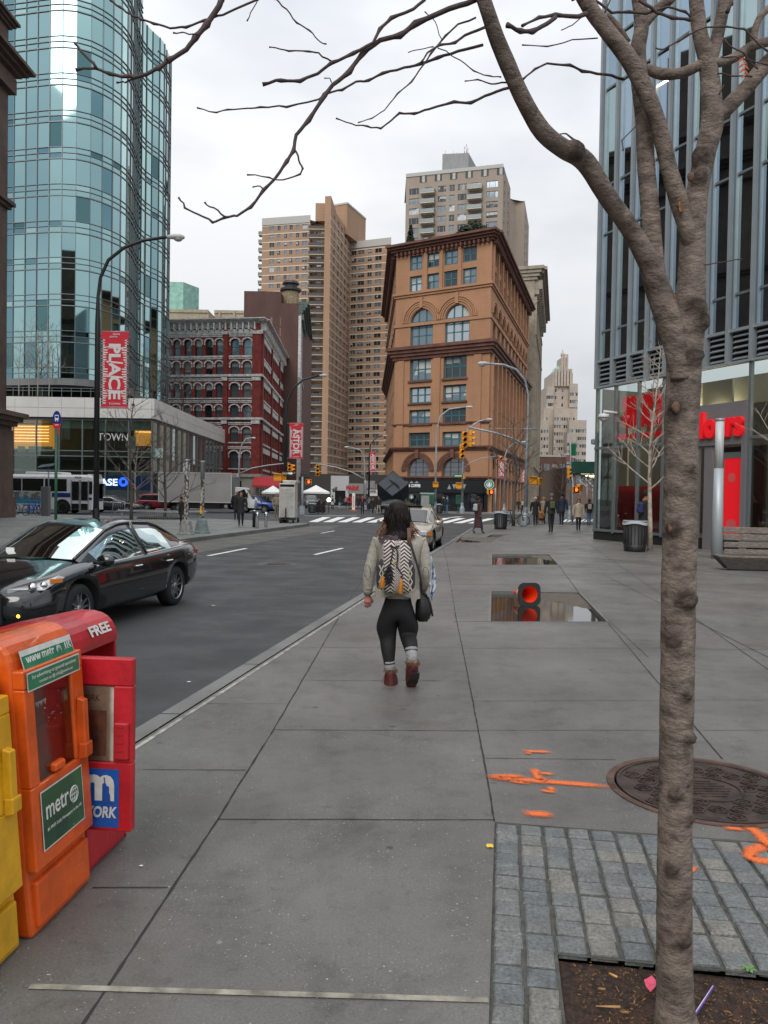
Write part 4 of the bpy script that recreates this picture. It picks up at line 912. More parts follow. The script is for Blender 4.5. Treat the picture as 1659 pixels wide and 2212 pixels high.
T=thing('glass_tower','tall wavy teal glass tower rising from the white-banded podium','building',(-36,95,0));FH=3.85;ZB=11.9+1.6;rr=random.Random(5)
cut=[i for i,p in enumerate(PL)if p.y>98][0]
colv=[rr.choice((0,0,1,1,2,3))for _ in PL];coltilt=[(rr.uniform(-.012,.012),rr.uniform(-.005,.005))for _ in PL]
def panel(q,i,z0,z1,f):
 a,b=PL[i],PL[i+1];u=(b-a).normalized();n=Vector((u.y,-u.x,0));t,v=coltilt[i];t+=rr.uniform(-.003,.003);v+=rr.uniform(-.002,.002);h=z1-z0
 q.cur=colv[i]if rr.random()<.85 else rr.randrange(4)
 if rr.random()<.05:q.cur=4
 a0,b0=a+n*t*.5,b-n*t*.5
 q.quad((a0.x,a0.y,z0),(b0.x,b0.y,z0),tuple(b0+n*v*h+Vector((0,0,z1))),tuple(a0+n*v*h+Vector((0,0,z1))))
for f in range(16):
 z=ZB+f*FH;hi=len(PL)-1 if z+FH<61.2 else cut;q=MB(*gteal,gdark);r_=MB(mull);zs_=(0,.62,1.2,FH)
 if z+FH>61.2 and z<61.2:pass
 for i in range(hi):
  a,b=PL[i],PL[i+1]
  if a.x<-47:
   panel(q,i,z,z+FH,f);continue
  for z0,z1 in zip(zs_[:-1],zs_[1:]):panel(q,i,z+z0,z+z1,f)
  for zz,h in((0,.1),(.62,.055),(1.2,.055)):band(r_,a,b,z+zz-h/2,z+zz+h/2,.1,back=.06)
  u=(b-a).normalized();r_.box((a.x,a.y,z+FH/2),(.055,.2,FH),rz=math.atan2(u.y,u.x))
 q.build('glazing',T);r_.build('mullions',T)
q=MB(mat('soffit_metal',(.2,.2,.2),.5,.3));ztop_=ZB+12*FH;dz_=ZB+16*FH
q.add([(p.x,p.y,ZB)for p in PL]+[(-75,117,ZB)],[range(len(PL)+1)]);pr=[PL[i]+(PL[min(i+1,len(PL)-1)]-PL[max(i-1,0)]).normalized().cross(Z3)*.25 for i in range(len(PL))]
for a,b in zip(pr[:-1],pr[1:]):q.quad((a.x,a.y,ZB-.7),(b.x,b.y,ZB-.7),(b.x,b.y,ZB-.05),(a.x,a.y,ZB-.05))
q.add([(p.x,p.y,ZB-.7)for p in pr]+[(-75,117,ZB-.7)],[range(len(PL)+1)]);q.build('soffit',T)
q=MB(mat('concrete_column',(.22,.22,.22),.7));
for(x,y_)in((-38,88.5),):q.cyl((x,y_,11),.7,2.6,12)
q.build('column',T)
q=MB(mat('core_dark',(.015,.02,.022),.3));q.prism([(-75,95),(-40,90.5),(-33.8,91),(-33.4,112),(-75,115)],11,ZB-.7);q.build('core',T)
q=MB(roofm);q.add([(p.x,p.y,ZB+12*FH)for p in PL]+[(-75,117,ZB+12*FH)],[range(len(PL)+1)]);q.add([(p.x,p.y,dz_)for p in PL[:cut+1]]+[(-75,PL[cut].y,dz_)],[range(cut+2)]);q.build('roof',T)
c_=PL[cut];q=MB(*gteal,gdark);q.quad((c_.x,c_.y,ZB+12*FH),(-60,c_.y+1,ZB+12*FH),(-60,c_.y+1,dz_),(c_.x,c_.y,dz_));q.build('upper_side',T)
PA,PB,PC=(-90.,82.),(-23.9,82.),(-24.5,121.);pod=glassmat('podium_glass',(.75,.9,.85),.16,.02,(.72,.86,.8));wpan=mat('white_panel',(.64,.63,.59),.6,nscale=.5,namt=.08,world=True)
T=thing('podium_building','low glass building with a curving white stone band under the glass tower','building',(-40,95,0))
q=MB(wpan)
for z0,z1 in((9.15,10.1),(10.11,11.2)):
 x=-90.
 while x<-24:x2=min(-23.9,x+2.37*(1 if z0<10 else 1));band(q,(x+.012,82),(x2-.012,82),z0,z1-.02,.25,back=.3);x=x2
 y_=82.
 while y_<120.9:y2=min(121,y_+2.6);xx=lambda y__:-23.9-.6*(y__-82)/39;band(q,(xx(y_),y_+.012),(xx(y2),y2-.012),z0,z1-.02,.25,back=.3,e0=.2 if y_==82 else 0);y_=y2
q.build('stone_band',T);q=MB(mat('dark_soffit_strip',(.05,.06,.055),.5));band(q,PA,PB,8.85,9.15,.05);band(q,PB,PC,8.85,9.15,.05);roof(q,[PA,PB,PC,(-90,121)],10.9);q.build('deck',T)
nx=19;q=MB(pod)
for i in range(28):
 x1=-23.9-i*2.37;x0=x1-2.37
 for z0,z1 in((.5,3.7),(3.7,5.2),(5.2,5.75),(5.75,8.85)):t=rr.uniform(-.008,.008);q.quad((x0,82+t,z0),(x1,82-t,z0),(x1,82-t,z1),(x0,82+t,z1))
q.build('glazing',T);q=MB(pod)
pdk=mat('side_glass',(.3,.33,.3),.04,.9);q=MB(pdk)
for i in range(15):
 y0,y1=82+i*2.6,84.6+i*2.6
 for z0,z1 in((.5,3.7),(3.7,5.2),(5.2,8.85)):t=rr.uniform(-.03,.03);t2=rr.uniform(-.02,.02);q.quad((-23.92-.0154*(y0-82)+t,y0,z0),(-23.92-.0154*(y1-82)-t,y1,z0),(-23.92-.0154*(y1-82)-t+t2,y1,z1),(-23.92-.0154*(y0-82)+t+t2,y0,z1))
q.build('glazing',T)
q=MB(mull)
for i in range(28):q.box((-23.9-i*2.37,81.96,4.7),(.11,.2,8.4))
for i in range(15):q.box((-23.86-.04*i,82+i*2.6,4.7),(.2,.1,8.4))
for z in(.45,3.7,5.2,5.75):band(q,PA,PB,z-.05,z+.05,.1);band(q,PB,PC,z-.05,z+.05,.06)
q.build('mullions',T);q=MB(mat('podium_plinth',(.25,.24,.22),.7));band(q,PA,PB,0,.4,.15);band(q,PB,PC,0,.4,.15);q.build('plinth',T)
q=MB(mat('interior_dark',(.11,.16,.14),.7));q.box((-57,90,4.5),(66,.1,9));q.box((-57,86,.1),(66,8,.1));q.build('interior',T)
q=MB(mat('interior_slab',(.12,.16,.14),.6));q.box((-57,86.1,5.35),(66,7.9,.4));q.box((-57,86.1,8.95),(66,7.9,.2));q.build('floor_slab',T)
q=MB(mat('frosted_panel',(.62,.78,.7),.5))
for(u0,u1,v0,v1)in((132,200,905,925),(205,275,905,930),(280,330,907,927),(37,52,965,990),(60,112,965,990),(278,292,940,975),(418/1.19,320,965,985),(233,327,1015,1035)):
 x0,x1=P(u0,950,83).x,P(u1,950,83).x;z0,z1=P(150,v1,83).z,P(150,v0,83).z;q.box(((x0+x1)/2,83.2,(z0+z1)/2),(abs(x1-x0),.06,z1-z0))
q.build('blind',T)
q=MB(mat('lit_ceiling',(.5,.22,.05),.6,emit=(.9,.36,.05),es=.5));q.box((-40,86.5,7.4),(9,.05,2.6));q.box((-25.8,86.5,7.6),(2.6,.05,2));q.build('lit_wall',T)
q=MB(mat('ceiling_lamp',(.9,.7,.4),.5,emit=(1,.62,.25),es=3.));
for i in range(6):q.box((-39.8,86.3,6.9+i*.32),(7,.05,.035))
q.box((-25.8,86.3,8.1),(2.2,.05,.04));q.build('ceiling_lamp',T)
text('TOWN',P(244,944,81.8),X3,Z3,3.1,.75,mat('pale_letter',(.6,.62,.58),.5),T,ext=.03)
q=MB(mat('bank_sign_blue',(.004,.018,.06),.3));q.box((P(262,1043,81.9).x,81.93,P(262,1043,82).z),(6.2,.04,1.5));q.build('sign_panel',T)
bl=mat('lit_letter',(.7,.8,.9),.5,emit=(.55,.75,1),es=.8);pc=P(232,1041.5,81.8);text('CHASE',Vector((P(219,1041,81.8).x,81.85,pc.z)),X3,Z3,3.3,.72,bl,T,ext=.02,bold=.03)
q=MB(mat('lit_octagon',(.02,.08,.8),.4,emit=(.01,.08,1.),es=1.6));oc=P(266,1041,81.8);ro=.46
for i in range(4):
 M_=Matrix.Translation((oc.x,81.84,oc.z))@Matrix.Rotation(R(-90*i),4,'Y');q.add([(-.4*ro,0,1*ro),(.42*ro,0,1*ro),(.98*ro,0,.42*ro),(-.4*ro,0,.42*ro)],[(0,1,2,3)],mtx=M_)
q.build('sign_emblem',T)
q=MB(mull)
for x in range(-60,-25,1):q.box((x-.4,82.5,11.7),(.04,.04,1.))
for z in(11.9,12.2):q.box((-43,82.5,z),(36,.05,.05))
q.build('roof_rail',T)
bst=mat('brownstone',(.13,.085,.064),.85,nscale=.9,namt=.3,world=True,bump=.3,bscale=9,dirt=.3);T=thing('brownstone_building','dark brownstone building with heavy cornices cut off by the left edge','building',(-26,46,0))
XB,YB=-22.75,48.;A,B,C=(XB,-30),(XB,YB),(-50,YB);mb=MB(bst);hs=[];W_=[]
for f,(z,h)in enumerate(((9,4),(16,4),(22.5,3))):
 for i in range(14):s=3+i*5.2;hs.append((s,s+2.2,z,z+h))
hs=[]
facade(mb,A,B,0,30,hs,.5);h2=[]
for z,h in((9,4),(16,4),(22,3.5)):
 for i in range(5):s=3+i*5.;h2.append((s,s+2.2,z,z+h));W_.append((B,C,s,z,2.2,h,'double',i,dfr,.4))
facade(mb,B,C,0,30,h2,.5);roof(mb,[A,B,C,(-50,-30)],30);mb.prism([(-27,2),(-27,43.5),(-48,43.5),(-48,2)],30,38.5);mb.build('wall',T);windows(T,W_)
q=MB(bst)
for E,e0,e1 in(((A,B),0,1.),((B,C),0,0)):
 ee=1.
 cornice(q,*E,P(20,168,48).z,P(20,138,48).z,1.15,0,1.15*e1,4);cornice(q,*E,P(20,62,48).z,P(20,44,48).z,.5,0,.5*e1,3);cornice(q,*E,P(20,452,48).z,P(20,436,48).z,.35,0,.35*e1,2)
 band(q,*E,P(20,200,48).z,P(20,168,48).z,.35,0,None,e1=.35*e1)
 cornice(q,*E,P(20,930,48).z,P(20,892,48).z,.95,0,.95*e1,4);band(q,*E,1.2,P(20,930,48).z,.3,e1=.3*e1);band(q,*E,0,1.2,.42,e1=.42*e1)
q.build('cornice',T)
F0=Vector((8.72,33.1,0));FE=Vector((.396,-.918,0)).normalized();FN=Vector((-.918,-.396,0)).normalized();FA=math.atan2(FE.y,FE.x)
def FP(s,z,d=0.):return F0+FE*s+FN*d+Vector((0,0,z))
T=thing('corner_glass_building','dark glass office building with pale vertical fins above the pharmacy','building',(14,32,0))
g2=[mat('office_glass_%d'%i,c_,.025,1.)for i,c_ in enumerate(((.36,.45,.53),(.32,.42,.51),(.36,.47,.48)))];finm=mat('fin_metal',(.34,.38,.4),.4,.4,nscale=1.2,namt=.08,world=True);finm2=mat('fin_metal_blue',(.15,.21,.26),.35,.5)
def FB(q,s0,s1,z0,z1,d0,d1):
 c=FP((s0+s1)/2,(z0+z1)/2,(d0+d1)/2);q.box(c,(abs(s1-s0),abs(d1-d0),z1-z0),rz=FA)
lv=[7.3,8.5,12.45,14.4,18.3,20.2,24.1,26.,29.9,31.8,36];NS=17
for f,(z0,z1)in enumerate(zip(lv[:-1],lv[1:])):
 q=MB(*g2)
 for i in range(NS):
  s0=.05+i*.975;t=rr.uniform(-.004,.004);v=rr.uniform(-.004,.004);t+=.019;q.cur=rr.randrange(3);a,b=FP(s0,z0,t),FP(s0+.975,z0,-t);q.quad(a,b,FP(s0+.975,z1,-t+v),FP(s0,z1,t+v))
 q.build('glazing',T)
q=MB(finm,finm2)
for i in range(NS+1):
 s=.05+i*.975+.02;q.cur=0;FB(q,s-.02,s+.11,6.2,36,-.02,.2);q.cur=1;FB(q,s+.115,s+.2,7.3,36,0,.1);q.cur=0;FB(q,s+.205,s+.24,7.3,36,0,.13)
q.build('fins',T);q=MB(mull)
for z in lv:FB(q,0,NS*.975,z-.04,z+.04,0,.07)
q.build('transom',T)
q=MB(finm);
for i in range(NS):
 for k_ in range(5):s=.05+i*.975;z=6.38+k_*.185;c=FP(s+.6,z,.05);q.box((0,0,0),(.72,.16,.03),mtx=Matrix.Translation(c)@Matrix.Rotation(FA,4,'Z')@Matrix.Rotation(.6,4,'X'))
FB(q,0,NS*.975,7.25,7.35,-.05,.16);FB(q,0,NS*.975,6.2,6.28,-.05,.16);q.build('louvres',T)
q=MB(mat('louvre_void',(.01,.01,.011),.9));FB(q,0,NS*.975,6.2,7.3,-.12,-.08);FB(q,0,NS*.975,0,.38,-.1,.03);q.build('plinth',T)
sg=glassmat('shop_glass',(.8,.88,.86),.08,.02,(.78,.86,.83))
q=MB(sg)
for s0,s1 in((0.0,1.25),(1.25,2.6),(2.6,3.95),(3.95,5.4),(7.85,10),(10,12.5),(12.5,16.5)):
 for z0,z1 in((.38,3.75),(3.75,6.2)):a=rr.uniform(-.004,.004);q.quad(FP(s0,z0,a),FP(s1,z0,-a),FP(s1,z1,-a),FP(s0,z1,a))
q.quad(FP(5.4,4.95,0),FP(7.85,4.95,0),FP(7.85,6.2,0),FP(5.4,6.2,0));q.build('shop_window',T)
q=MB(mull)
for s in(1.25,2.6,3.95,5.4,7.85,10,12.5,16.5):FB(q,s-.05,s+.05,.3,6.2,-.03,.1)
FB(q,0,.1,.3,36,-.1,.05)
for z in(3.75,.4):FB(q,0,5.4,z-.05,z+.05,0,.08);FB(q,7.85,16.5,z-.05,z+.05,0,.08)
q.build('shop_frame',T)
q=MB(*g2);e0=FP(0,0);q.cur=0;q.quad(tuple(e0+Vector((11,30,0))),tuple(e0),tuple(e0+Z3*36),tuple(e0+Vector((11,30,36))));q.build('side_glazing',T)
q=MB(roofm);e1=FP(NS*.975,0);roof(q,[e0,e1,e1+Vector((20,20,0)),e0+Vector((11,30,0))],36);q.build('roof',T)
q=MB(mat('shop_interior',(.1,.1,.095),.7));FB(q,.2,16,0,6.2,-5.2,-5.1);FB(q,.2,16,.0,.3,-5,-.1);FB(q,.1,.16,0,6.2,-5,-.2);q.build('interior',T)
q=MB(mat('shop_bulkhead',(.5,.5,.45),.7));FB(q,.2,16,5.2,6.2,-2.4,-2.3);FB(q,3.95,5.35,4.55,6.1,-1.9,-1.8);FB(q,.25,1.22,.38,4.6,-.7,-.62);FB(q,8.6,9.3,.3,6.2,-.6,-.5);q.build('inner_panel',T)
q=MB(mat('shop_lamp',(.9,.8,.5),.5,emit=(1,.8,.5),es=9.))  # ceiling lamps, with extra ones added to light the dark shop interior
for s in(.5,1.7,2.9,4.4,7.3,9.2,11):FB(q,s,s+.8,4.95,5.0,-2.2,-1.6)
for s,z in((3.2,17.1),(3.1,15.0),(2.85,11.2),(2.9,10.2)):FB(q,s,s+.62,z,z+.05,.01,.03)
q.build('ceiling_lamp',T)
rs=mat('sign_red',(.66,.012,.018),.35,emit=(.7,.008,.015),es=.3);q=MB(mat('shop_poster_red',(.66,.02,.035),.5));FB(q,1.35,3.9,.4,2.2,-.12,-.09);FB(q,4.,5.35,.4,2.3,-.12,-.09);q.build('poster',T)  # sign red has emission added so shaded letters and door panel look brighter
lw=mat('poster_white',(.75,.74,.72),.5)
text('C',FP(5.12,1.35,-.08),FE,Z3,.38,.55,lw,T,bold=.03);text('ph',FP(5.12,.88,-.08),FE,Z3,.4,.3,lw,T,bold=.02)
q=MB(mat('light_box',(.5,.5,.46),.5));FB(q,2.2,4.0,4.2,6.0,-.75,-.7);q.build('light_box',T)
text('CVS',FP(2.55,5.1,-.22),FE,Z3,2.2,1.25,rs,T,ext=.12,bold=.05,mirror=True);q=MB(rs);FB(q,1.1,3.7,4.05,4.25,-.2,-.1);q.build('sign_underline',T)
pg=mat('portal_grey',(.2,.19,.2),.45,.2,nscale=1,namt=.06,world=True);q=MB(pg);FB(q,5.45,7.8,3.55,4.95,-.02,.16);FB(q,5.45,5.75,.0,3.55,-.02,.16);FB(q,7.62,7.8,0,3.55,-.02,.16);FB(q,6.0,6.35,0,3.55,-.3,.1);q.build('portal',T)
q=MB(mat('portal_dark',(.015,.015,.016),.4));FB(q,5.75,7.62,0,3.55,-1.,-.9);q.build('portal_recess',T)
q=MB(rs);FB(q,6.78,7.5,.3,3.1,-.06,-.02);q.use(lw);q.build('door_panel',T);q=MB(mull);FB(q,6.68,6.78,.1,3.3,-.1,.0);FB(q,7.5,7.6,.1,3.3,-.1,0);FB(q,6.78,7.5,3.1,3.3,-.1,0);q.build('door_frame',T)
dk=mat('door_mark',(.66,.1,.1),.4)
for s,z,w in((7.1,2.45,.3),(7.12,.85,.42)):
 q=MB(dk);pts=[FP(s+math.copysign(abs(math.cos(t))**.6,math.cos(t))*w/2,z+math.copysign(abs(math.sin(t))**.6,math.sin(t))*w/2,-.012)for t in[i*math.pi/10 for i in range(20)]];q.add(pts,[range(20)]);q.build('door_emblem',T)
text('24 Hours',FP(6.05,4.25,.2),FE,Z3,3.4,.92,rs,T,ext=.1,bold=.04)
Tc=thing('security_camera','white dome camera on a bracket beside the mirrored red sign','camera',tuple(FP(1.1,4.9,.3)));q=MB(mat('camera_white',(.6,.62,.62),.4));c=FP(1.1,4.95,.5);w0=FP(1.35,5.1,.05);q.tube([w0,c+Z3*.22,c+Z3*.1],.05)
q.lathe([(.0,.14),(.2,.1),(.22,0),(.21,-.04)],c,16);q.build('housing',Tc);q=MB(mat('dome_grey',(.4,.42,.43),.15));q.ball(c-Z3*.05,(.17,.17,.16),14,8);q.build('dome',Tc)
Tc=thing('security_camera','tiny grey camera on the far edge of the dark glass building','camera',tuple(P(1285,955,33.4)));q=MB(finm);c=P(1283,954,33.4);q.box(c,(.22,.2,.24),bev=.04);q.tube([c,c+Vector((.25,0,0))],.03);q.build('housing',Tc)
T=thing('scaffold_shed','green pavement shed on braced steel posts with ceiling lights','scaffold',(17,60,0));grn=mat('shed_green',(.012,.075,.05),.6,nscale=2,namt=.2,world=True);Ys=58.;xs0,xs1=HX(1233,Ys),HX(1330,Ys);z0_,z1_=P(1260,1022,Ys).z,P(1260,997,Ys).z
q=MB(grn);q.box(((xs0+xs1)/2,Ys,(z0_+z1_)/2),(xs1-xs0,.1,z1_-z0_));q.prism([(xs0,Ys),(xs0+.1,Ys),(xs0+10.1,Ys+28),(xs0+10,Ys+28)],z0_,z1_);q.build('fascia',T);q=MB(mat('shed_deck',(.04,.045,.04),.8));q.prism([(xs0,Ys),(xs1,Ys),(xs1+10,Ys+28),(xs0+10,Ys+28)],z0_+.02,z0_+.12);q.build('deck',T)
for j in range(6):
 q=MB(steel);y_=Ys+.3+j*5.
 xo=xs0+j*1.79;q.tube([(xo+.2,y_,z0_-.1),(xo+3.4,y_,.6)],.04);q.tube([(xo+.2,y_,z0_-.9),(xo+1.6,y_,z0_)],.03)
 q.tube([(xo+.2,y_,z0_-.1),(xo+6.6,y_,z0_-.1)],.04)
 for x in(xo+.2,xo+3.4,xo+6.6):q.tube([(x,y_,0),(x,y_,z0_)],.05)
 q.build('braced_frame',T)
q=MB(mat('tube_lamp',(1,.9,.6),.4,emit=(1,.85,.45),es=6.))
for j in range(7):q.box((xs0+1.9+j*1.2,Ys+2+j*3.4,z0_-.03),(1.4,.14,.05))
q.build('lamp',T)
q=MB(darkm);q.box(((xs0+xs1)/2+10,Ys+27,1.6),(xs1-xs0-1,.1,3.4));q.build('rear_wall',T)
def plastic(name,c,dirt=.18):return mat(name,c,.38,nscale=7,namt=.22,world=True,dirt=dirt,bump=.15,bscale=30,coat=.25,rvar=.15)
def newsbox(T,m,W_=.47,open_=False,inner=None):
 w=W_/2
 def prof(pts,y0,y1,q):n=len(pts);q.add([(x,y0,z)for x,z in pts]+[(x,y1,z)for x,z in pts],[(i,n+i,n+(i+1)%n,(i+1)%n)for i in range(n)]+[tuple(range(n)),tuple(range(n,2*n))[::-1]])
 fx=lambda z:.012-.0816*(z-.24)
 if not open_:
  q=MB(m);prof([(-.46,0),(0,0),(-.03,.25),(-.09,1.0),(-.094,1.035),(-.105,1.065),(-.125,1.09),(-.15,1.106),(-.18,1.114),(-.22,1.115),(-.46,1.06)],-w,w,q);q.build('body',T,local=True,bevel=.014,fix=True)
  q=MB(m);
  for y0,y1,z0,z1 in((-w+.008,w-.008,.245,.56),(-w+.008,w-.008,.93,1.0),(-w+.008,-w+.075,.56,.93),(w-.11,w-.008,.56,.93)):
   prof([(-.1,z0),(fx(z0),z0),(fx(z1),z1),(-.1,z1)],y0,y1,q)
  q.build('door',T,local=True,bevel=.006,fix=True)
  q=MB(m);prof([(-.02,.02),(.012,.03),(.0,.2),(-.03,.2)],-w+.03,w-.03,q);q.build('base_panel',T,local=True,bevel=.008,fix=True)
  q=MB(m);h0=fx(.6)+.03;prof([(h0-.04,.575),(h0,.59),(h0-.012,.8),(h0-.045,.81)],w-.085,w-.045,q);prof([(h0-.03,.55),(h0+.006,.56),(h0+.004,.62),(h0-.03,.62)],w-.09,w-.03,q);q.build('handle',T,local=True,bevel=.005,fix=True)
  q=MB(glassmat('box_window',(.9,.9,.9),.1,.12,(.6,.55,.5)));q.add([(fx(.56)-.012,-w+.07,.56),(fx(.56)-.012,w-.1,.56),(fx(.93)-.012,w-.1,.93),(fx(.93)-.012,-w+.07,.93)],[(0,1,2,3)]);q.build('window',T,local=True)
  q=MB(inner or m);q.box((-.075,0,.745),(.01,W_-.08,.4));q.build('inner_panel',T,local=True)
 return w,fx
def sticker(T,fx,y0,y1,z0,z1,m,off=.004,skew=0.,name='sticker',border=None):
 q=MB(m)
 def pt(y,z,o):return(fx(z)+o,y,z+skew*(y-y0))
 if border:q.use(border);q.add([pt(y0-.006,z0-.006,off),pt(y1+.006,z0-.006,off),pt(y1+.006,z1+.006,off),pt(y0-.006,z1+.006,off)],[(0,1,2,3)]);q.use(m);off+=.0015
 q.add([pt(y0,z0,off),pt(y1,z0,off),pt(y1,z1,off),pt(y0,z1,off)],[(0,1,2,3)]);return q.build(name,T,local=True)
def lab(T,fx,s,y,z,w,h,m,off=.0068,bold=.01,rz=0.,shear=0.):
 up=Vector((-.0816,0,1)).normalized();rt=Vector((0,1,0));rt2=rt*math.cos(rz)+up*math.sin(rz);up2=up*math.cos(rz)-rt*math.sin(rz)
 return text(s,(fx(z)+off,y,z),rt2,up2,w,h,m,T,local=True,ext=.0004,bold=bold,shear=shear)
def globe(T,fx,y,z,r,m,off=.0068):
 q=MB(m);up=Vector((-.0816,0,1)).normalized();c=Vector((fx(z)+off,y,z));rt=Vector((0,1,0))
 P2=lambda a,b:c+rt*a+up*b
 q.tube([P2(math.cos(t)*r,math.sin(t)*r)for t in[i*math.pi/10 for i in range(21)]],r*.09,4)
 for f in(-.55,0,.55):k=math.sqrt(1-f*f);q.tube([P2(-k*r,f*r),P2(k*r,f*r)],r*.06,4);q.tube([P2(f*r*math.cos(t),r*math.sin(t))for t in[-1.57+i*.39 for i in range(9)]],r*.06,4)
 q.build('globe_emblem',T,local=True)
org=plastic('orange_plastic',(.72,.105,.008));red=plastic('red_plastic',(.52,.012,.022));ylw=plastic('yellow_plastic',(.7,.37,.008))
sgreen=mat('sticker_green',(.02,.2,.1),.4,nscale=9,namt=.3,world=True);swhite=mat('sticker_white',(.68,.7,.66),.45,nscale=14,namt=.15,world=True);sdark=mat('sticker_dark_green',(.05,.17,.045),.4,nscale=2.2,namt=.0,col2=(.012,.05,.035),world=True)
T=thing('news_box','orange newspaper box with green stickers between the yellow and red boxes','newspaper box',(-1.262,3.18,0),-.1,'newspaper boxes along the kerb')
w,fx=newsbox(T,org,inner=mat('inner_orange',(.4,.05,.008),.5,nscale=6,namt=.4))
hood=lambda z:-.0955-.6*(z-1.02)
q=MB(swhite,sgreen)
for i,(a,b,o)in enumerate(((.99,1.068,.004),(.996,1.062,.0055))):
 e=.006*i;ys=(-.19+e,.2-e);q.cur=i;q.add([(fx(a)-.02+o+.0,ys[0],a),(fx(a)-.02+o,ys[1],a),(fx(a)-.045+o,ys[1],b),(fx(a)-.045+o,ys[0],b)],[(0,1,2,3)])
q.build('sticker',T,local=True)
T2=lambda s,y,z,ww,h:text(s,(fx(1.03)-.0235,y,z),(0,1,0),Vector((-.3,0,1)),ww,h,swhite,T,local=True,ext=.0004,bold=.01)
T2('www.metr',-.055,1.028,.21,.038);T2('.us',.155,1.028,.06,.038)
q=MB(swhite);cc=Vector((fx(1.03)-.0235,.088,1.025));rt=Vector((0,1,0));up=Vector((-.3,0,1)).normalized();r_=.017
q.tube([cc+rt*math.cos(t)*r_+up*math.sin(t)*r_ for t in[i*.4 for i in range(17)]],.002,4)
for f in(-.5,0,.5):q.tube([cc+rt*f*r_-up*r_*.85,cc+rt*f*r_+up*r_*.85],.001,4);q.tube([cc+up*f*r_-rt*r_*.85,cc+up*f*r_+rt*r_*.85],.001,4)
q.build('globe_emblem',T,local=True)
sticker(T,fx,-.205,.19,.925,.985,sgreen,border=swhite);lab(T,fx,'for advertising or general questions',-.01,.967,.34,.019,swhite,bold=.0);lab(T,fx,'contact us @ info@metro.us',.0,.943,.26,.017,swhite,bold=.0)
sticker(T,fx,-.17,.145,.31,.525,sdark,border=swhite);lab(T,fx,'metr',-.06,.445,.175,.06,swhite);globe(T,fx,.07,.437,.032,swhite);lab(T,fx,'#1 FREE Daily Newspaper in the US',-.01,.375,.27,.016,swhite,bold=.0)
q=MB(mat('peeled_patch',(.45,.42,.38),.6));rr=random.Random(9)
for i in range(22):
 y,z=rr.gauss(-.02,.07),rr.gauss(.8,.05);s=rr.uniform(.001,.005);q.add([(fx(z)-.0105,y+rr.uniform(-s,s)*2,z+rr.uniform(-s,s))for _ in range(4)],[(0,1,2,3)])
for i in range(9):y=-.14+i*.009;q.add([(fx(.86)-.0104,y,.86),(fx(.86)-.0104,y+.006,.865),(fx(.86)-.0104,y+.002,.85-.01*(i%3))],[(0,1,2)])
for i in range(14):y,z=rr.gauss(.06,.03),rr.gauss(.345,.03);s=.006;q.add([(fx(z)+.0062,y+rr.uniform(-s,s),z+rr.uniform(-s,s))for _ in range(3)],[(0,1,2)])
q.build('peeled_label',T,local=True)
q=MB(org);q.box((-.03,-.02,.585),(.05,.08,.035),bev=.008);q.build('ledge_block',T,local=True)
T=thing('news_box','yellow newspaper box cut off at the left edge of the photo','newspaper box',(-1.335,2.67,0),-.1,'newspaper boxes along the kerb');w,fx=newsbox(T,ylw,.48,inner=ylw);T.scale=(1,1,.93)
sticker(T,fx,-.2,-.02,.06,.2,mat('sticker_blue',(.01,.05,.3),.4),.02)
T=thing('news_box','red newspaper box with its door swung open','newspaper box',(-1.25,3.65,0),-.1,'newspaper boxes along the kerb');w=.22
def prof(q,pts,y0,y1):n=len(pts);q.add([(x,y0,z)for x,z in pts]+[(x,y1,z)for x,z in pts],[(i,n+i,n+(i+1)%n,(i+1)%n)for i in range(n)]+[tuple(range(n)),tuple(range(n,2*n))[::-1]])
q=MB(red)
prof(q,[(-.56,.98),(-.06,.955),(-.06,.99),(-.068,1.02),(-.083,1.05),(-.105,1.073),(-.135,1.09),(-.18,1.1),(-.25,1.1),(-.56,1.03)],-w,w)
for y0,y1 in((-w,-w+.018),(w-.018,w)):prof(q,[(-.56,.0),(0,0),(-.03,.25),(-.065,.955),(-.56,.955)],y0,y1)
prof(q,[(-.56,.0),(-.54,0),(-.54,.955),(-.56,.955)],-w+.018,w-.018);prof(q,[(-.54,.0),(-.005,0),(-.035,.25),(-.54,.25)],-w+.018,w-.018);q.build('body',T,local=True,bevel=.008,fix=True)
q=MB(red);prof(q,[(-.02,.02),(.008,.03),(-.01,.2),(-.03,.2)],-w+.03,w-.03);q.build('base_panel',T,local=True,bevel=.006,fix=True)
q=MB(swhite)
text('FREE',(-.069,.05,1.037),(0,1,0),Vector((-.5,0,1)),.2,.05,swhite,T,local=True,ext=.0008,bold=.03)
D=MB(red);dw,dt=.36,.045;dx0,dy0=-.165,-w+.045
def dbox(x0,x1,z0,z1,t=dt,y=0.):D.box(((x0+x1)/2+dx0,dy0+y,(z0+z1)/2),(x1-x0,t,z1-z0),bev=.006)
dz0,dz1=.2,.955
dbox(0,dw,.835,dz1);dbox(0,dw,dz0,.5);dbox(0,.03,.5,.835);dbox(dw-.085,dw,.5,.835);dbox(dw-.075,dw-.01,.52,.68,.03,-.03)
D.build('door',T,local=True)
q=MB(mat('news_paper',(.55,.5,.42),.8,nscale=9,namt=.4));q.box((dx0+.16,dy0+.004,.66),(.24,.006,.33));q.use(mat('news_photo',(.2,.14,.16),.6,nscale=16,namt=.0,col2=(.5,.25,.14)));q.box((dx0+.15,dy0-.001,.62),(.17,.004,.2));q.build('newspaper',T,local=True)
inkm=mat('ink',(.06,.06,.06),.6);text('NEW YORK',(dx0+.12,dy0-.002,.775),(1,0,0),(0,0,1),.17,.028,inkm,T,local=True,ext=.0004)
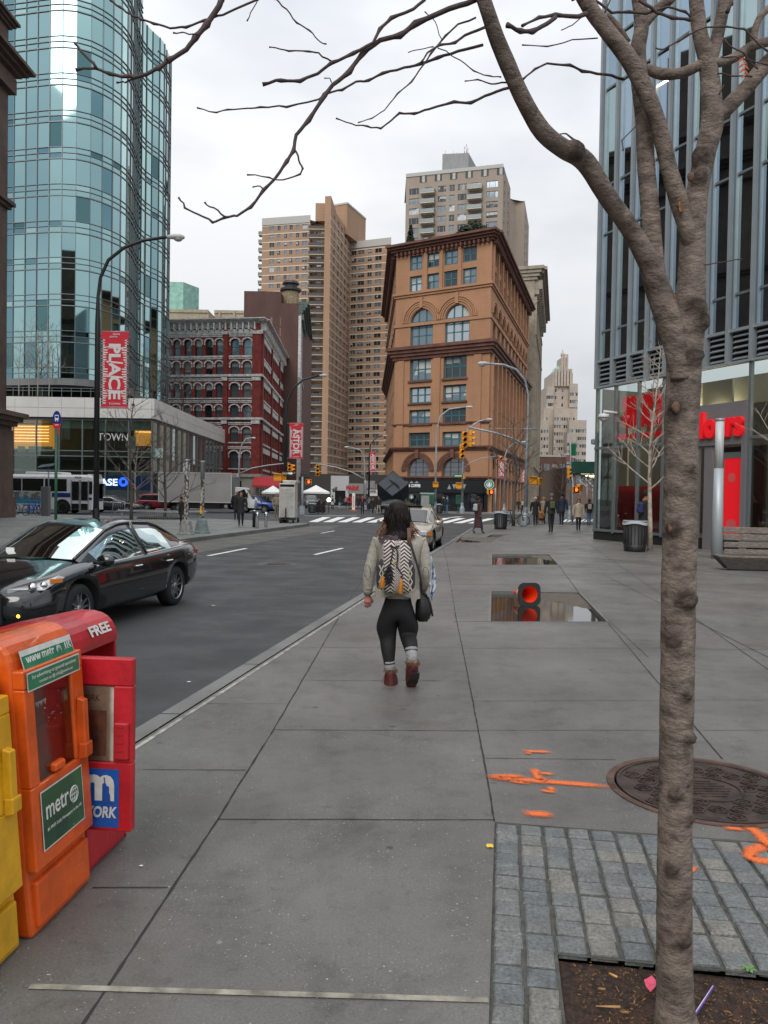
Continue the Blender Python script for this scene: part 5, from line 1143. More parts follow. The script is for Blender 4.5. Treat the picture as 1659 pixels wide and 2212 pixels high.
q=MB(glassmat('door_window',(.9,.9,.9),.04,.25,(.9,.88,.84)));q.box((dx0+.14,dy0-.012,.67),(.23,.002,.34));q.build('window',T,local=True)
q=MB(mat('poster_blue',(.008,.1,.42),.4,nscale=5,namt=.15));q.box((dx0+.17,dy0-dt/2-.002,.345),(.27,.003,.255));q.build('poster',T,local=True)
text('am',(dx0+.17,dy0-dt/2-.005,.39),(1,0,0),(0,0,1),.23,.115,swhite,T,local=True,ext=.0006,bold=.045);text('NEWYORK',(dx0+.17,dy0-dt/2-.005,.285),(1,0,0),(0,0,1),.255,.05,swhite,T,local=True,ext=.0006,bold=.03,shear=.15)
q=MB(mat('poster_blue',(.008,.1,.42),.4));yy=dy0-dt/2-.007;sx_=dx0+.252;pts=[(-.012,.325),(-.014,.365),(-.006,.38),(-.01,.4),(-.013,.43),(-.016,.437),(-.008,.437),(-.006,.41),(.0,.4),(.008,.4),(.012,.39),(.01,.375),(.016,.36),(.018,.325)];q.add([(sx_+x,yy,z)for x,z in pts],[range(len(pts))]);q.build('statue_emblem',T,local=True)
q=MB(mat('ridge_red',(.42,.01,.018),.5))  # grip ridges in a darker red than the door
for i in range(4):q.box((dx0+dw-.045,dy0-.047,.56+i*.035),(.03,.004,.004))
q.build('grip_ridges',T,local=True)
iron=mat('cast_iron',(.1,.07,.058),.5,.4,nscale=9,namt=.45,world=True,bump=.5,bscale=90,col2=(.035,.027,.023),rvar=.15);rust=mat('rusty_ring',(.13,.075,.055),.6,.3,nscale=7,namt=.4,world=True,bump=.4,bscale=60)
T=thing('manhole_cover','large round iron manhole cover with hexagon pattern in the pavement','manhole cover',tuple(MH));q=MB(rust);c=MH+Vector((0,0,-.05));q.lathe([(MHR-.003,0),(MHR-.003,.056),(MHR-.045,.056),(MHR-.05,.03)],c,48,False,cap=False);q.build('frame_ring',T)
q=MB(iron);q.lathe([(.0001,.05),(MHR-.06,.05),(MHR-.06,.03)],c,48,False,cap=False);q.lathe([(.205,.0505),(.205,.057),(.19,.057),(.19,.0505)],c,40,False,cap=False);q.lathe([(MHR-.06,.05),(MHR-.06,.057),(MHR-.075,.057),(MHR-.075,.05)],c,48,False,cap=False)
hexr=.068
for i in range(-5,6):
 for j in range(-6,7):
  x,y=(i+(j%2)*.5)*hexr*1.78,j*hexr*1.54;d=math.hypot(x,y)
  if d<.235 or d>MHR-.13:continue
  for r0,r1 in((hexr*.82,hexr*.68),(hexr*.42,hexr*.3)):
   q.lathe([(r0,.0502),(r0,.0575),(r1,.0575),(r1,.0502)],c+Vector((x,y,0)),6,False,cap=False)
for i in range(7):q.box(c+Vector((0,-.12+i*.04,.053)),(.3-abs(i-3)*.05,.008,.006))
q.build('cover',T)
T=thing('manhole_cover','small round manhole cover in the dark road','manhole cover',tuple(G(599,1219,ZR+.003)));q=MB(iron);q.lathe([(.0001,.012),(.36,.012),(.38,.001)],MW[T.name].translation,32,False,cap=False);q.lathe([(.26,.0125),(.26,.018),(.24,.018),(.24,.0125)],MW[T.name].translation,32,False,cap=False);q.build('cover',T);q=MB(asph_old);q.lathe([(.38,.006),(.5,.002)],MW[T.name].translation,32,False,cap=False);q.build('frame_ring',T)
water=mat('puddle_water',(.02,.018,.014),.015,spec=1.,bump=.02,bscale=6,world=True);water.node_tree.nodes['Principled BSDF'].inputs['IOR'].default_value=1.9
grav=mat('wet_gravel',(.15,.125,.095),.65,nscale=45,namt=.5,world=True,bump=1.,bscale=80,dirt=.3)
def puddle(pit,mound,lbl,zw=-.055,zf=-.12):
 a,b,c,d=[Vector(p)for p in pit];n=30;q=MB(grav);vs,fs=[],[]
 for i in range(n+1):
  for j in range(n+1):
   s,t=i/n,j/n;p=(a.lerp(b,s)).lerp(d.lerp(c,s),t);h=mound(s,t);vs.append((p.x,p.y,zf+h*.1+.018*noise.noise(p*5)+.008*noise.noise(p*25)))
 for i in range(n):
  for j in range(n):fs.append((i*(n+1)+j,(i+1)*(n+1)+j,(i+1)*(n+1)+j+1,i*(n+1)+j+1))
 q.add(vs,fs,True);tag(q.build('gravel_bed'),kind='structure');w_=MB(water);w_.quad(*[(p.x,p.y,zw)for p in(a,b,c,d)]);tag(w_.build('puddle'),kind='structure')
ss=lambda x:max(0,min(1,x))
puddle(PITS[0],lambda s,t:ss((t+s*.75-1.02)*3.2),'');puddle(PITS[1],lambda s,t:ss((t*.8+s-1.25)*3.5),'');puddle(PITS[2],lambda s,t:ss((s*.9+t-.75)*3)*1.1,'');puddle(PITS[3],lambda s,t:ss((s-.5)*4),'')
q=MB(kerbm)
for pit in PITS[:3]:
 for i in range(4):
  a,b=Vector(pit[i]),Vector(pit[(i+1)%4]);s=(b-a).normalized().cross(Z3)*.035;q.quad(a+Vector((0,0,.0035)),b+Vector((0,0,.0035)),b+s+Vector((0,0,.0035)),a+s+Vector((0,0,.0035)))
struct(q,'pit_edging')
cb=G(1144,1308,-.055);cb.z=0;T=thing('traffic_cone','orange traffic cone lying on its side in the puddle','traffic cone',(cb.x,cb.y,-.055))
ax=Matrix.Translation((cb.x,cb.y,.125))@Matrix.Rotation(R(14),4,'Z')@Matrix.Rotation(R(-90),4,'X')@Matrix.Rotation(R(3),4,'Y')
blk=mat('rubber_black',(.012,.012,.012),.6);co=mat('cone_orange',(.85,.06,.012),.4);cw=mat('cone_reflective',(.7,.7,.7),.3)
ax=Matrix.Translation((cb.x,cb.y,.125))@Matrix.Rotation(R(12),4,'Z')@Matrix.Rotation(R(-94),4,'X')
q=MB(blk);n=24
sq=[];ci=[]
for i in range(n):
 t=2*math.pi*i/n;r_=.185/max(abs(math.cos(t)),abs(math.sin(t)));r_=min(r_,.225);sq.append((math.cos(t)*r_,math.sin(t)*r_));ci.append((math.cos(t)*.135,math.sin(t)*.135))
q.loft([[(x,y,0)for x,y in ci],[(x,y,0)for x,y in sq],[(x,y,.035)for x,y in sq],[(x,y,.035)for x,y in ci]],cap=False,smooth=False,mtx=ax);q.build('base',T)
q=MB(co,cw);k=0
for z0,z1,cc_ in((0,.18,0),(.18,.29,1),(.29,.36,0),(.36,.43,1),(.43,.68,0)):
 r0,r1=.136-.165*z0,.136-.165*z1;q.cur=cc_;q.lathe([(r0,z0),(r1,z1)],(0,0,0),24,True,ax,cap=False);q.cur=0;q.lathe([(r1-.004,z1),(r0-.004,z0)],(0,0,0),24,True,ax,cap=False)
q.build('cone_body',T)
bark=mat('tree_bark',(.32,.255,.21),.8,nscale=16,namt=.0,col2=(.11,.082,.065),world=True,bump=1.,bscale=38,stretch=(1,1,1.6),dirt=.3)
def barkfix():
 t=bark.node_tree;ka=N(t,'ShaderNodeAttribute',attribute_name='knot');b=t.nodes['Principled BSDF'];g=N(t,'ShaderNodeNewGeometry').outputs['Position'];mp=N(t,'ShaderNodeMapping');mp.inputs['Scale'].default_value=(26,26,110);t.links.new(g,mp.inputs[0])
 n=N(t,'ShaderNodeTexNoise',Scale=1.,Detail=3.);t.links.new(mp.outputs[0],n.inputs['Vector']);r=N(t,'ShaderNodeValToRGB');e=r.color_ramp.elements;e[0].position,e[0].color,e[1].position,e[1].color=.6,(0,0,0,1),.68,(1,1,1,1);t.links.new(n.outputs['Fac'],r.inputs[0])
 old=b.inputs['Base Color'].links[0].from_socket;x=N(t,'ShaderNodeMixRGB');sc_=N(t,'ShaderNodeMath',operation='MULTIPLY');sc_.inputs[1].default_value=.5;t.links.new(r.outputs[0],sc_.inputs[0]);t.links.new(sc_.outputs[0],x.inputs[0]);t.links.new(old,x.inputs[1]);x.inputs[2].default_value=(.26,.2,.16,1);y=N(t,'ShaderNodeMixRGB');t.links.new(ka.outputs['Fac'],y.inputs[0]);t.links.new(x.outputs[0],y.inputs[1]);y.inputs[2].default_value=(.03,.017,.011,1);t.links.new(y.outputs[0],b.inputs['Base Color'])
barkfix();KD=[]
T=thing('street_tree','bare street tree with a tall forking trunk in the foreground','tree',tuple(G(1462,2235)))
def limb(q,pts,n=20,amp=.05,knots=()):
 C_=[P(u,v,Y)for u,v,w,Y in pts];r_=[w/2*Y/FPX for u,v,w,Y in pts];pp,rr_=[],[]
 for i in range(len(C_)-1):
  a,b,c,d=C_[max(0,i-1)],C_[i],C_[i+1],C_[min(len(C_)-1,i+2)];m_=max(2,int((c-b).length/.013))
  for j in range(m_):t=j/m_;pp.append(.5*((2*b)+(c-a)*t+(2*a-5*b+4*c-d)*t*t+(3*b-a-3*c+d)*t**3));rr_.append(r_[i]+(r_[i+1]-r_[i])*(t*t*(3-2*t)))
 pp.append(C_[-1]);rr_.append(r_[-1]);s0=len(q.v);q.tube(pp,rr_,n)
 for k in range(s0,len(q.v)):
  i=(k-s0)//n
  if i>=len(pp):break
  v=q.v[k];d=(v-pp[i]);R0=rr_[i];kd=0;f=1+amp*(noise.noise(v*9)+.5*noise.noise(v*30)+.3*noise.noise(v*80))
  for kp,ks,kh in knots:
   dd=(v-kp).length/ks
   if dd<1.15:kd=max(kd,min(1,max(0,1.15-dd-.3*noise.noise(v*120))*1.5)*(.95 if dd>.35 else.6))
   if dd<1:f+=kh*1.3*math.sin(min(1.,(1-dd)*1.6)*math.pi*.62)+.25*noise.noise(v*150)*(1-dd)
  q.v[k]=pp[i]+d*f;KD.append((k,kd))
Yt=2.53
def K(u,v,s=.045,h=.35,Y=None):p=P(u,v,(Y or Yt)-.05);return(p,s,h)
kn=[K(1497,769,.03,.4),K(1505,660,.03,.4),K(1428,655,.02),K(1450,1045,.02),K(1492,1010,.012),K(1460,880,.035,.3),K(1428,1030,.03,.3),K(1455,1140,.035),K(1430,1230,.02),K(1482,1295,.04,.3),K(1455,1385,.03,.25),K(1482,1500,.018),K(1432,1590,.025,.25),K(1490,1595,.02),K(1460,1715,.025,.3),K(1452,1875,.025,.3),K(1475,2030,.025,.3),K(1425,1490,.015),K(1422,2150,.015),K(1490,1770,.018,.3)]
q=MB(bark)
limb(q,[(1463,2260,120,2.53),(1461,2225,98,2.53),(1458,2150,80,2.53),(1456,2000,75,2.53),(1458,1800,72,2.53),(1461,1600,71,2.53),(1464,1400,72,2.53),(1467,1224,73,2.53),(1471,1060,72,2.53),(1472,927,71,2.53),(1477,800,72,2.53),(1483,720,73,2.53),(1490,650,64,2.53),(1494,600,58,2.53),(1496,540,54,2.53),(1499,470,51,2.53),(1510,395,45,2.52),(1524,330,44,2.5),(1538,265,48,2.5),(1536,200,42,2.5),(1528,130,37,2.5),(1512,70,31,2.5),(1500,-40,29,2.5)],28,.045,kn+[K(1512,380,.03),K(1482,425,.02),K(1514,335,.03,.4),K(1518,690,.035,.35),K(1425,690,.035)])
limb(q,[(1470,820,40,2.5),(1460,750,50,2.5),(1440,680,54,2.5),(1423,630,54,2.5),(1400,565,44,2.47),(1358,490,39,2.42),(1312,425,39,2.36),(1264,350,42,2.3),(1218,322,39,2.25),(1173,285,38,2.2),(1132,218,35,2.15),(1097,140,34,2.1),(1072,80,33,2.06),(1047,5,31,2.02),(1022,-60,30,2.0)],24,.045,[K(1243,325,.03,.4,2.3),K(1400,690,.03,.25,2.5),K(1392,530,.015,.3,2.45)])
limb(q,[(1425,640,36,2.5),(1414,560,39,2.5),(1405,460,39,2.5),(1396,360,37,2.5),(1391,260,36,2.5),(1382,180,36,2.5),(1378,110,33,2.5),(1386,50,31,2.5),(1374,-40,30,2.5)],20,.04,[K(1375,112,.016,.3)])
limb(q,[(1492,545,20,2.52),(1482,490,36,2.5),(1466,435,38,2.49),(1444,360,35,2.47),(1422,270,34,2.44),(1396,200,36,2.42),(1360,130,36,2.4),(1318,75,34,2.38),(1273,15,32,2.36),(1238,-50,30,2.35)],20,.04,[K(1345,138,.015,.3,2.4),K(1303,33,.02,.4,2.37)])
limb(q,[(1538,262,28,2.5),(1568,235,34,2.5),(1612,190,33,2.5),(1662,132,33,2.5),(1740,60,36,2.5)],18,.04);limb(q,[(1530,160,22,2.5),(1547,90,27,2.5),(1560,30,26,2.5),(1572,-40,28,2.5)],18,.04)
limb(q,[(1395,148,20,2.5),(1430,160,24,2.5),(1475,157,22,2.5),(1515,140,22,2.5),(1575,130,20,2.48),(1625,100,20,2.46),(1680,85,20,2.45)],14,.05);limb(q,[(1388,60,20,2.5),(1410,30,22,2.5),(1445,0,22,2.5),(1470,-30,20,2.5)],14);limb(q,[(1357,92,14,2.5),(1330,55,17,2.48),(1310,32,14,2.46)],12)
limb(q,[(1640,100,14,2.5),(1628,85,16,2.5),(1640,40,14,2.5),(1670,10,14,2.5)],12)
KN=[0.]*len(q.v)
for k,x in KD:KN[k]=x
to=q.build('trunk',T);to.data.attributes.new('knot','FLOAT','POINT').data.foreach_set('value',KN)
wt=(mat('wound_tan',(.28,.13,.05),.8,nscale=60,namt=.5,world=True));rr=random.Random(4)
for u,v,h,n,Y in((1470,445,12,16,2.455),(1456,665,28,20,2.47),(1473,1085,55,26,2.485),(1488,920,12,10,2.485),(1459,1712,8,8,2.47),(1470,1990,22,8,2.475)):
 q=MB(wt)
 for i in range(n):p=P(u+rr.gauss(0,2.6),v+rr.uniform(-h,h),Y+.004);q.box(p,(rr.uniform(.0015,.004),.01,rr.uniform(.003,.012)),rz=rr.uniform(-.6,.6))
 q.build('bark_wound',T)
for u,v,r_,Y in((1497,769,.016,2.46),(1460,880,.014,2.46),(1453,1140,.016,2.47),(1492,382,.011,2.44),(1460,1712,.009,2.48)):q=MB(mat('knot_face',(.13,.075,.05),.9,nscale=60,namt=.6));q.ball(P(u,v,Y+.008),(r_,.008,r_*1.35),10,6);q.build('knot',T)
tw=mat('twig_bark',(.06,.038,.035),.7,nscale=40,namt=.4,world=True)
def TW(pts,fr,w0,w1,Y=2.2,Y1=None):
 Y1=Y if Y1 is None else Y1;fx_={4:(331.8,0,.48),1:(0,0,.34),5:(1128,0,.36)}[fr];q=MB(tw);n=len(pts);pp,rr_=[],[]
 for i in range(n-1):
  a,b=pts[i],pts[i+1]
  for j in range(3):
   t=(i+j/3)/(n-1);x,y=a[0]+(b[0]-a[0])*j/3,a[1]+(b[1]-a[1])*j/3;Yc_=Y+(Y1-Y)*t
   pp.append(P(fx_[0]+x*fx_[2],y*fx_[2],Yc_)+Vector((noise.noise(Vector((x,y,1))*.03),0,noise.noise(Vector((x,y,7))*.03)))*.004);wd=(w0+(w1-w0)*t)*fx_[2];rr_.append(max(.0012,wd/2*Yc_/FPX*(1.45 if j==0 and i and(i*7)%3!=1 else 1)))
 pp.append(P(fx_[0]+pts[-1][0]*fx_[2],pts[-1][1]*fx_[2],Y1));rr_.append(rr_[-1]*1.5);q.tube(pp,rr_,7);q.build('branch',T)
TW([(1460,-5),(1330,40),(1180,105),(1110,160),(1020,180),(940,240),(880,325),(810,380),(770,430),(700,540),(640,610),(630,680),(600,725),(550,800),(500,850),(440,930),(380,968),(320,980),(265,1003),(200,965),(140,935),(112,888)],4,24,7,2.03,1.9)
TW([(1225,-5),(1170,40),(1070,80),(1020,130),(990,190),(900,240),(800,285),(740,330),(660,365),(575,360),(490,380)],4,14,13,2.0,1.97)
TW([(800,280),(740,240),(700,232),(610,228),(550,215),(520,212)],4,8,5,1.98);TW([(1480,205),(1370,230),(1280,260),(1200,290),(1130,305),(1030,330),(970,360),(910,370),(850,405),(780,420),(740,450),(600,480),(480,480),(420,490),(330,495),(280,508),(195,485)],4,13,5,2.12,2.05)
TW([(1600,393),(1520,420),(1430,462),(1350,462),(1240,490),(1170,515),(1105,510),(1060,550),(1022,580),(960,570),(890,555),(820,532)],4,13,5,2.18,2.1);TW([(1490,125),(1400,160),(1355,195),(1290,200),(1230,240),(1205,280)],4,13,7,2.1,2.0);TW([(1450,80),(1370,110),(1310,165),(1250,240),(1220,285),(1160,370),(1100,420),(1040,495),(980,535),(920,552)],4,9,4,2.1,2.0)
TW([(545,-5),(600,40),(645,100),(700,140),(740,180),(778,198)],4,7,5,1.9);TW([(470,-5),(440,55),(420,95)],4,5,3,1.9);TW([(635,670),(655,720),(670,760),(660,785),(580,812),(520,800),(420,787)],4,9,5,1.93);TW([(320,978),(270,935),(230,910)],4,9,6,1.9);TW([(505,848),(480,838),(445,842)],4,7,5,1.92);TW([(1590,370),(1520,378),(1460,355),(1400,365)],4,8,4,2.15)
TW([(1280,215),(1380,270),(1440,320),(1510,345),(1565,347)],4,5,5,2.1);TW([(1145,235),(1200,222),(1260,210)],4,4,4,2.05);TW([(1295,180),(1270,100),(1220,52)],4,4,3,2.05);TW([(800,372),(790,355),(768,352)],4,6,3,1.97)
TW([(1410,-5),(1380,60),(1310,160),(1240,240),(1180,320),(1070,385),(1010,430),(930,475),(820,490),(700,470),(610,430),(480,445)],1,38,15,1.75,1.7);TW([(615,430),(540,355),(475,275)],1,20,12,1.7);TW([(900,480),(800,520),(740,525)],1,12,9,1.72);TW([(1065,380),(1050,350),(1005,325)],1,14,8,1.72);TW([(1640,-5),(1420,90),(1300,130),(1180,175),(1080,180),(980,145),(890,125),(830,90),(760,50),(700,0)],1,14,12,1.75);TW([(1255,220),(1180,210),(1100,208)],1,9,8,1.73)
TW([(385,85),(330,100),(200,90),(100,105),(0,155)],5,30,12,2.3,2.15);TW([(200,105),(150,140),(60,190),(-10,190),(-90,150)],5,26,24,2.2,2.1);TW([(450,230),(300,240),(150,280),(0,270)],5,8,6,2.4,2.3);TW([(605,475),(500,445),(360,430),(290,390),(150,380),(80,410),(0,480)],5,17,10,2.44,2.3)
TW([(430,0),(540,75),(640,70),(740,85),(870,40),(980,70),(1010,100)],5,16,12,2.4,2.45);TW([(700,0),(810,75),(900,105),(1010,120)],5,20,16,2.42);TW([(800,290),(850,295),(950,240),(1030,190),(1100,165),(1220,160),(1330,175),(1390,240),(1475,310)],5,9,10,2.38);TW([(1210,240),(1250,280),(1330,320),(1415,415)],5,10,7,2.38);TW([(1190,345),(1280,340),(1340,355),(1475,390)],5,9,7,2.38);TW([(1170,440),(1250,452),(1380,460)],5,10,8,2.4);TW([(1180,570),(1210,510)],5,9,6,2.42);TW([(680,760),(640,800),(600,840),(605,905)],5,7,6,2.45);TW([(205,803),(260,805),(330,850)],5,5,14,2.28);TW([(1095,1585),(1200,1575),(1320,1555)],5,8,6,2.45);TW([(230,185),(300,150),(370,90)],5,6,7,2.35);TW([(530,0),(485,95)],5,8,12,2.36);TW([(1260,0),(1230,75)],5,14,20,2.45)
q=MB(mat('red_leaf',(.5,.1,.04),.6))
for i,(x,y)in enumerate(((1310,360),(1335,370),(1315,395),(1345,400),(1318,425),(1342,430),(1330,455))):
 p=P(1128+.36*x,.36*y,2.36);a=.9 if i%2 else-.9;d=Vector((math.sin(a),.2,-math.cos(a)))*.013;s=Vector((math.cos(a),0,math.sin(a)))*.0035;q.quad(p-d,p-s,p+d,p+s)
q.build('leaf',T)
blackp=mat('post_black',(.012,.012,.013),.45);galv=mat('galvanised_post',(.34,.37,.39),.5,.4,nscale=3,namt=.2,world=True);lampw=mat('lamp_housing',(.5,.51,.5),.4);lensg=mat('lamp_lens',(.35,.36,.34),.2)
def lamp_head(T,p,dx,s=1.):
 q=MB(lampw);M_=Matrix.Translation(p)@Matrix.Rotation(0 if dx>0 else math.pi,4,'Z')@Matrix.Scale(s,4);q.loft([[(x,math.cos(t)*w,z+math.sin(t)*h)for t in[k*math.pi/6 for k in range(12)]]for x,w,z,h in((0,.05,0,.05),(.12,.1,.01,.09),(.35,.16,.02,.12),(.6,.15,.02,.12),(.74,.09,.0,.08),(.78,.02,0,.02))],mtx=M_);o=q.build('lamp_head',T)
 q=MB(lensg);q.ball((0,0,0),(.19,.13,.12),12,8,mtx=M_@Matrix.Translation((.5,0,-.07)));q.build('lens',o);return o
def post(label,base_u,Y,pts,m,r=.1,head=1,z0=0.,name='street_lamp',group='street lamps',cat='street lamp',hs=1.):
 b=Vector((HX(base_u,Y),Y,z0));T=thing(name,label,cat,tuple(b),0,group);q=MB(m);pp=[b+Z3*.0]+[P(u,v,Y)for u,v in pts];pp[0]=Vector((pp[1].x,Y,z0));q.tube(pp,[r,r*.85]+[max(.04,r*.55)]*(len(pp)-2)if len(pp)>2 else[r,r*.8],12)
 q.lathe([(r*2.2,0),(r*2,.5),(r*1.25,.75),(r*1.1,1.1)],pp[0],8,False);q.build('pole',T)
 if head:lamp_head(T,pp[-1],pts[-1][0]-pts[-2][0],hs)
 return T,pp[0]
bred=mat('banner_red',(.55,.01,.03),.6);bwh=mat('banner_white',(.66,.62,.6),.6)
def banner(u0,u1,v0,v1,Y,word,label,small=True,flip=False,edge=False):
 a,b=P(u0,v0,Y),P(u1,v1,Y);x0,x1,z0,z1=a.x,b.x,b.z,a.z;w,h=x1-x0,z1-z0;T=thing('street_banner',label,'banner',((x0+x1)/2,Y,z0),0,'red street banners');q=MB(bred);q.box(((x0+x1)/2,Y,(z0+z1)/2),(w,.02,h));q.build('cloth',T)
 q=MB(bwh);n=9;y=Y-.013
 for i in range(n):
  t=z1-h*(.1+.84*(i+.1)/n);e=h/n
  for sx_,xe in((1,x0),(-1,x1)):
   for j in range(3):k=w*(.1+.17*((i*5+j*3)%3)/3+.05);zz=t-e*.3*j;q.add([(xe,y,zz),(xe+sx_*k,y,zz-e*.08),(xe+sx_*k*.85,y,zz-e*.2),(xe,y,zz-e*.22)],[(0,1,2,3)]if sx_>0 else[(0,3,2,1)])
   q.add([(xe,y,t),(xe+sx_*w*.07,y,t),(xe+sx_*w*.07,y,t-e*.84),(xe,y,t-e*.84)],[(0,1,2,3)]if sx_>0 else[(0,3,2,1)])
  if i%2:q.add([(x0+w*.2,y,t),(x1-w*.2,y,t-e*.15),(x1-w*.2,y,t-e*.35),(x0+w*.2,y,t-e*.2)],[(0,1,2,3)])
 q.build('pattern',T)
 q=MB(bred);q.box(((x0+x1)/2,y,z1-h*.5),(w*.46,.004,h*.78));q.build('word_panel',T)if False else None
 text(word,((x0+x1)/2,Y-.022,z1-h*(.53 if small else.5)),(0,0,-1),(1,0,0),h*(.72 if small else.86),w*.44,bwh,T,ext=.002,bold=.035)
 if small:text('VILLAGE',((x0+x1)/2+w*.05,Y-.022,z1-h*.045),X3,Z3,w*.26,h*.022,bwh,T,bold=.02);text('ALLIANCE',((x0+x1)/2-w*.05,Y-.022,z1-h*.08),-X3,-Z3,w*.28,h*.02,bwh,T,bold=.02);text('TOWN',((x0+x1)/2,Y-.022,z0+h*.055),X3,Z3,w*.42,h*.026,bwh,T,bold=.01)
 q=MB(galv)
 for z in(z0+.03,z1-.03):q.tube([(x0-.12,Y,z),(x1,Y,z)],.018,6)
 q.build('bracket',T);return T
post('tall black lamp post with a curved arm and the PLACE banner, left of the street',212,27,[(211,700),(212,640),(217,600),(234,562),(268,535),(310,519),(360,512)],blackp,.1,hs=.78)
banner(219,277,714,882,27,'PLACE','large red and white banner reading PLACE on the left black post')
post('black lamp post with the ASTOR banner behind the steel food cart',618,47.4,[(618,900),(621,865),(634,838),(655,820),(690,811)],blackp,.11,hs=.6)
banner(625,655,913,991,47.3,'ASTOR','red and white banner reading ASTOR on the black post by the food cart')
post('thin dark far lamp post left of the terracotta building',797,98,[(798,990),(800,960),(812,946),(826,941)],blackp,.12,hs=.8);banner(799,812,977,1018,97.8,'ASTOR','small far red banner reading ASTOR left of the terracotta building',False)
post('silver lamp post standing in front of the apartment tower',789,96,[(788,1010),(787,985),(778,972),(755,966)],galv,.13,hs=.8)
post('slim silver lamp post in front of the red building',517,88,[(517,990),(520,965),(531,948),(542,946)],galv,.12,hs=.7)
post('tall silver lamp post at the left end of the coffee shop front',941,80,[(942,990),(943,930),(951,899),(970,884),(1006,879)],galv,.12,hs=.9)
def sig(T,p,face=0,s=1.,lit=None,n=3,name='signal_head'):
 M_=Matrix.Translation(p)@Matrix.Rotation(face,4,'Z')@Matrix.Scale(s,4);q=MB(yel,darkm);
 for i in range(n):
  z=-.34*i;q.cur=0;q.box((0,0,z),(.32,.22,.33),mtx=M_,bev=.03);q.cur=1;q.lathe([(.0001,0),(.11,.003)],(0,0,0),12,mtx=M_@Matrix.Translation((0,-.112,z))@Matrix.Rotation(R(90),4,'X'),cap=False)
  q.cur=0;q.tube([M_@Vector((-.13,-.11,z)),M_@Vector((-.13,-.3,z)),],.008,4);q.loft([[(math.cos(t)*.13,y,z+math.sin(t)*.13)for t in[k*math.pi/8 for k in range(9)]]for y in(-.11,-.3)],cap=False,closed=False,mtx=M_)
 return q.build(name,T)
def ped(T,p,lit=False,s=1.,face=0):
 M_=Matrix.Translation(p)@Matrix.Rotation(face,4,'Z')@Matrix.Scale(s,4);q=MB(yel);q.box((0,0,0),(.46,.24,.46),mtx=M_,bev=.03);q.box((0,-.18,.2),(.46,.16,.03),mtx=M_);o=q.build('pedestrian_signal',T)
 if lit:q=MB(darkm);q.box((0,-.125,0),(.38,.01,.38),mtx=M_);q.use(orange_l);q.box((0,-.135,-.03),(.15,.008,.16),mtx=M_);[q.box((-.06+.04*i,-.135,.09),(.026,.008,.1+.02*(i%3)),mtx=M_)for i in range(4)];q.box((.11,-.135,.0),(.03,.008,.1),rz=0,mtx=M_);q.build('lit_hand',o)
 return o
def arm(T,pts,Y,r=.07):q=MB(galv);q.tube([P(u,v,Y)for u,v in pts],[r]+[r*.7]*(len(pts)-1),8);q.build('mast_arm',T)
T,b=post('tall silver lamp post with a traffic signal arm on the right pavement corner',1137,49.5,[(1138,970),(1141,900),(1141,852),(1134,820),(1115,798),(1088,788),(1059,786)],galv,.13,name='signal_post',group='traffic signal posts',cat='signal post',hs=1.)
arm(T,[(1138,966),(1110,948),(1070,935),(1012,923)],49.5,.09);sig(T,P(1003,938,49.3),.2,1.0);sig(T,P(1017,936,49.6),1.3,1.);ped(T,P(1151,1038,49.3),s=1.1);ped(T,P(1164,1040,49.6),s=1.,face=1.)
q=MB(galv);q.tube([P(1130,926,49.5),P(1162,928,49.5)],.04);q.tube([P(1052,925.5,49.5),P(1130,926,49.5)],.015);q.build('crossbar',T)
T,b=post('silver pole with two yellow signals, a green street sign and a curved lamp',1000,78,[(1000,985),(1002,950),(1012,925),(1035,910),(1050,906)],galv,.12,name='signal_post',group='traffic signal posts',cat='signal post',hs=.8)
sig(T,P(998,965,77.6),.2,1.35);ped(T,P(991,1049,77.6),s=1.3);ped(T,P(1002,1030,77.7),s=.9,face=1.2);arm(T,[(1001,1012),(1015,1000),(1040,990),(1082,984)],78,.06);sig(T,P(1081,990,77.8),.4,1.2);sig(T,P(1086,994,78),1.4,1.2)
q=MB(mat('street_sign_green',(.01,.16,.06),.4));p=P(990,1028,77.5);q.box(p,(.95,.03,.3));q.use(white);q.box(p+Vector((0,-.02,0)),(.7,.004,.09));q.build('street_sign',T)
T,b=post('silver signal pole beside the coffee shop pole with an orange crossing signal',934,79,[(942,1010),(941,1000)],galv,.1,head=0,name='signal_post',group='traffic signal posts',cat='signal post')if False else(thing('crossing_signal','orange crossing signal on the silver lamp post by the coffee shop','signal',tuple(P(941,1049,79.7))),0);ped(T,P(941,1047,79.7),s=1.2)
T,b=post('dark post with a banner standing right of the coffee shop corner',1090,74,[(1091,985),(1096,970),(1110,957),(1125,955)],galv,.09,hs=.7);banner(1077,1089,992,1032,73.8,'ASTOR','small far red banner hanging at the right corner of the terracotta building',False);banner(1127,1137,1015,1042,80,'PLACE','small far red banner behind the tall silver signal post',False)
T=thing('crossing_signal','lit orange hand signal on a short white pole by the coffee shop corner','signal',tuple(G(1069,1104)),0,'pedestrian crossing signals');Yc_=80;q=MB(galv);q.tube([(HX(1070,Yc_),Yc_,0),P(1070,1054,Yc_)],.07);q.build('pole',T);ped(T,P(1061,1063,Yc_-.3),True,1.3);ped(T,P(1057,1062,Yc_),False,1.2,1.)
T=thing('crossing_signal','lit orange hand signal on a pole in front of the green shed','signal',tuple(G(1241,1125)),0,'pedestrian crossing signals');Yc_=56;q=MB(galv);q.tube([(HX(1238,Yc_),Yc_,0),P(1238,1040,Yc_)],.06);q.build('pole',T);ped(T,P(1244,1058,Yc_-.2),True,1.);ped(T,P(1252,1054,Yc_),False,1.,.9)
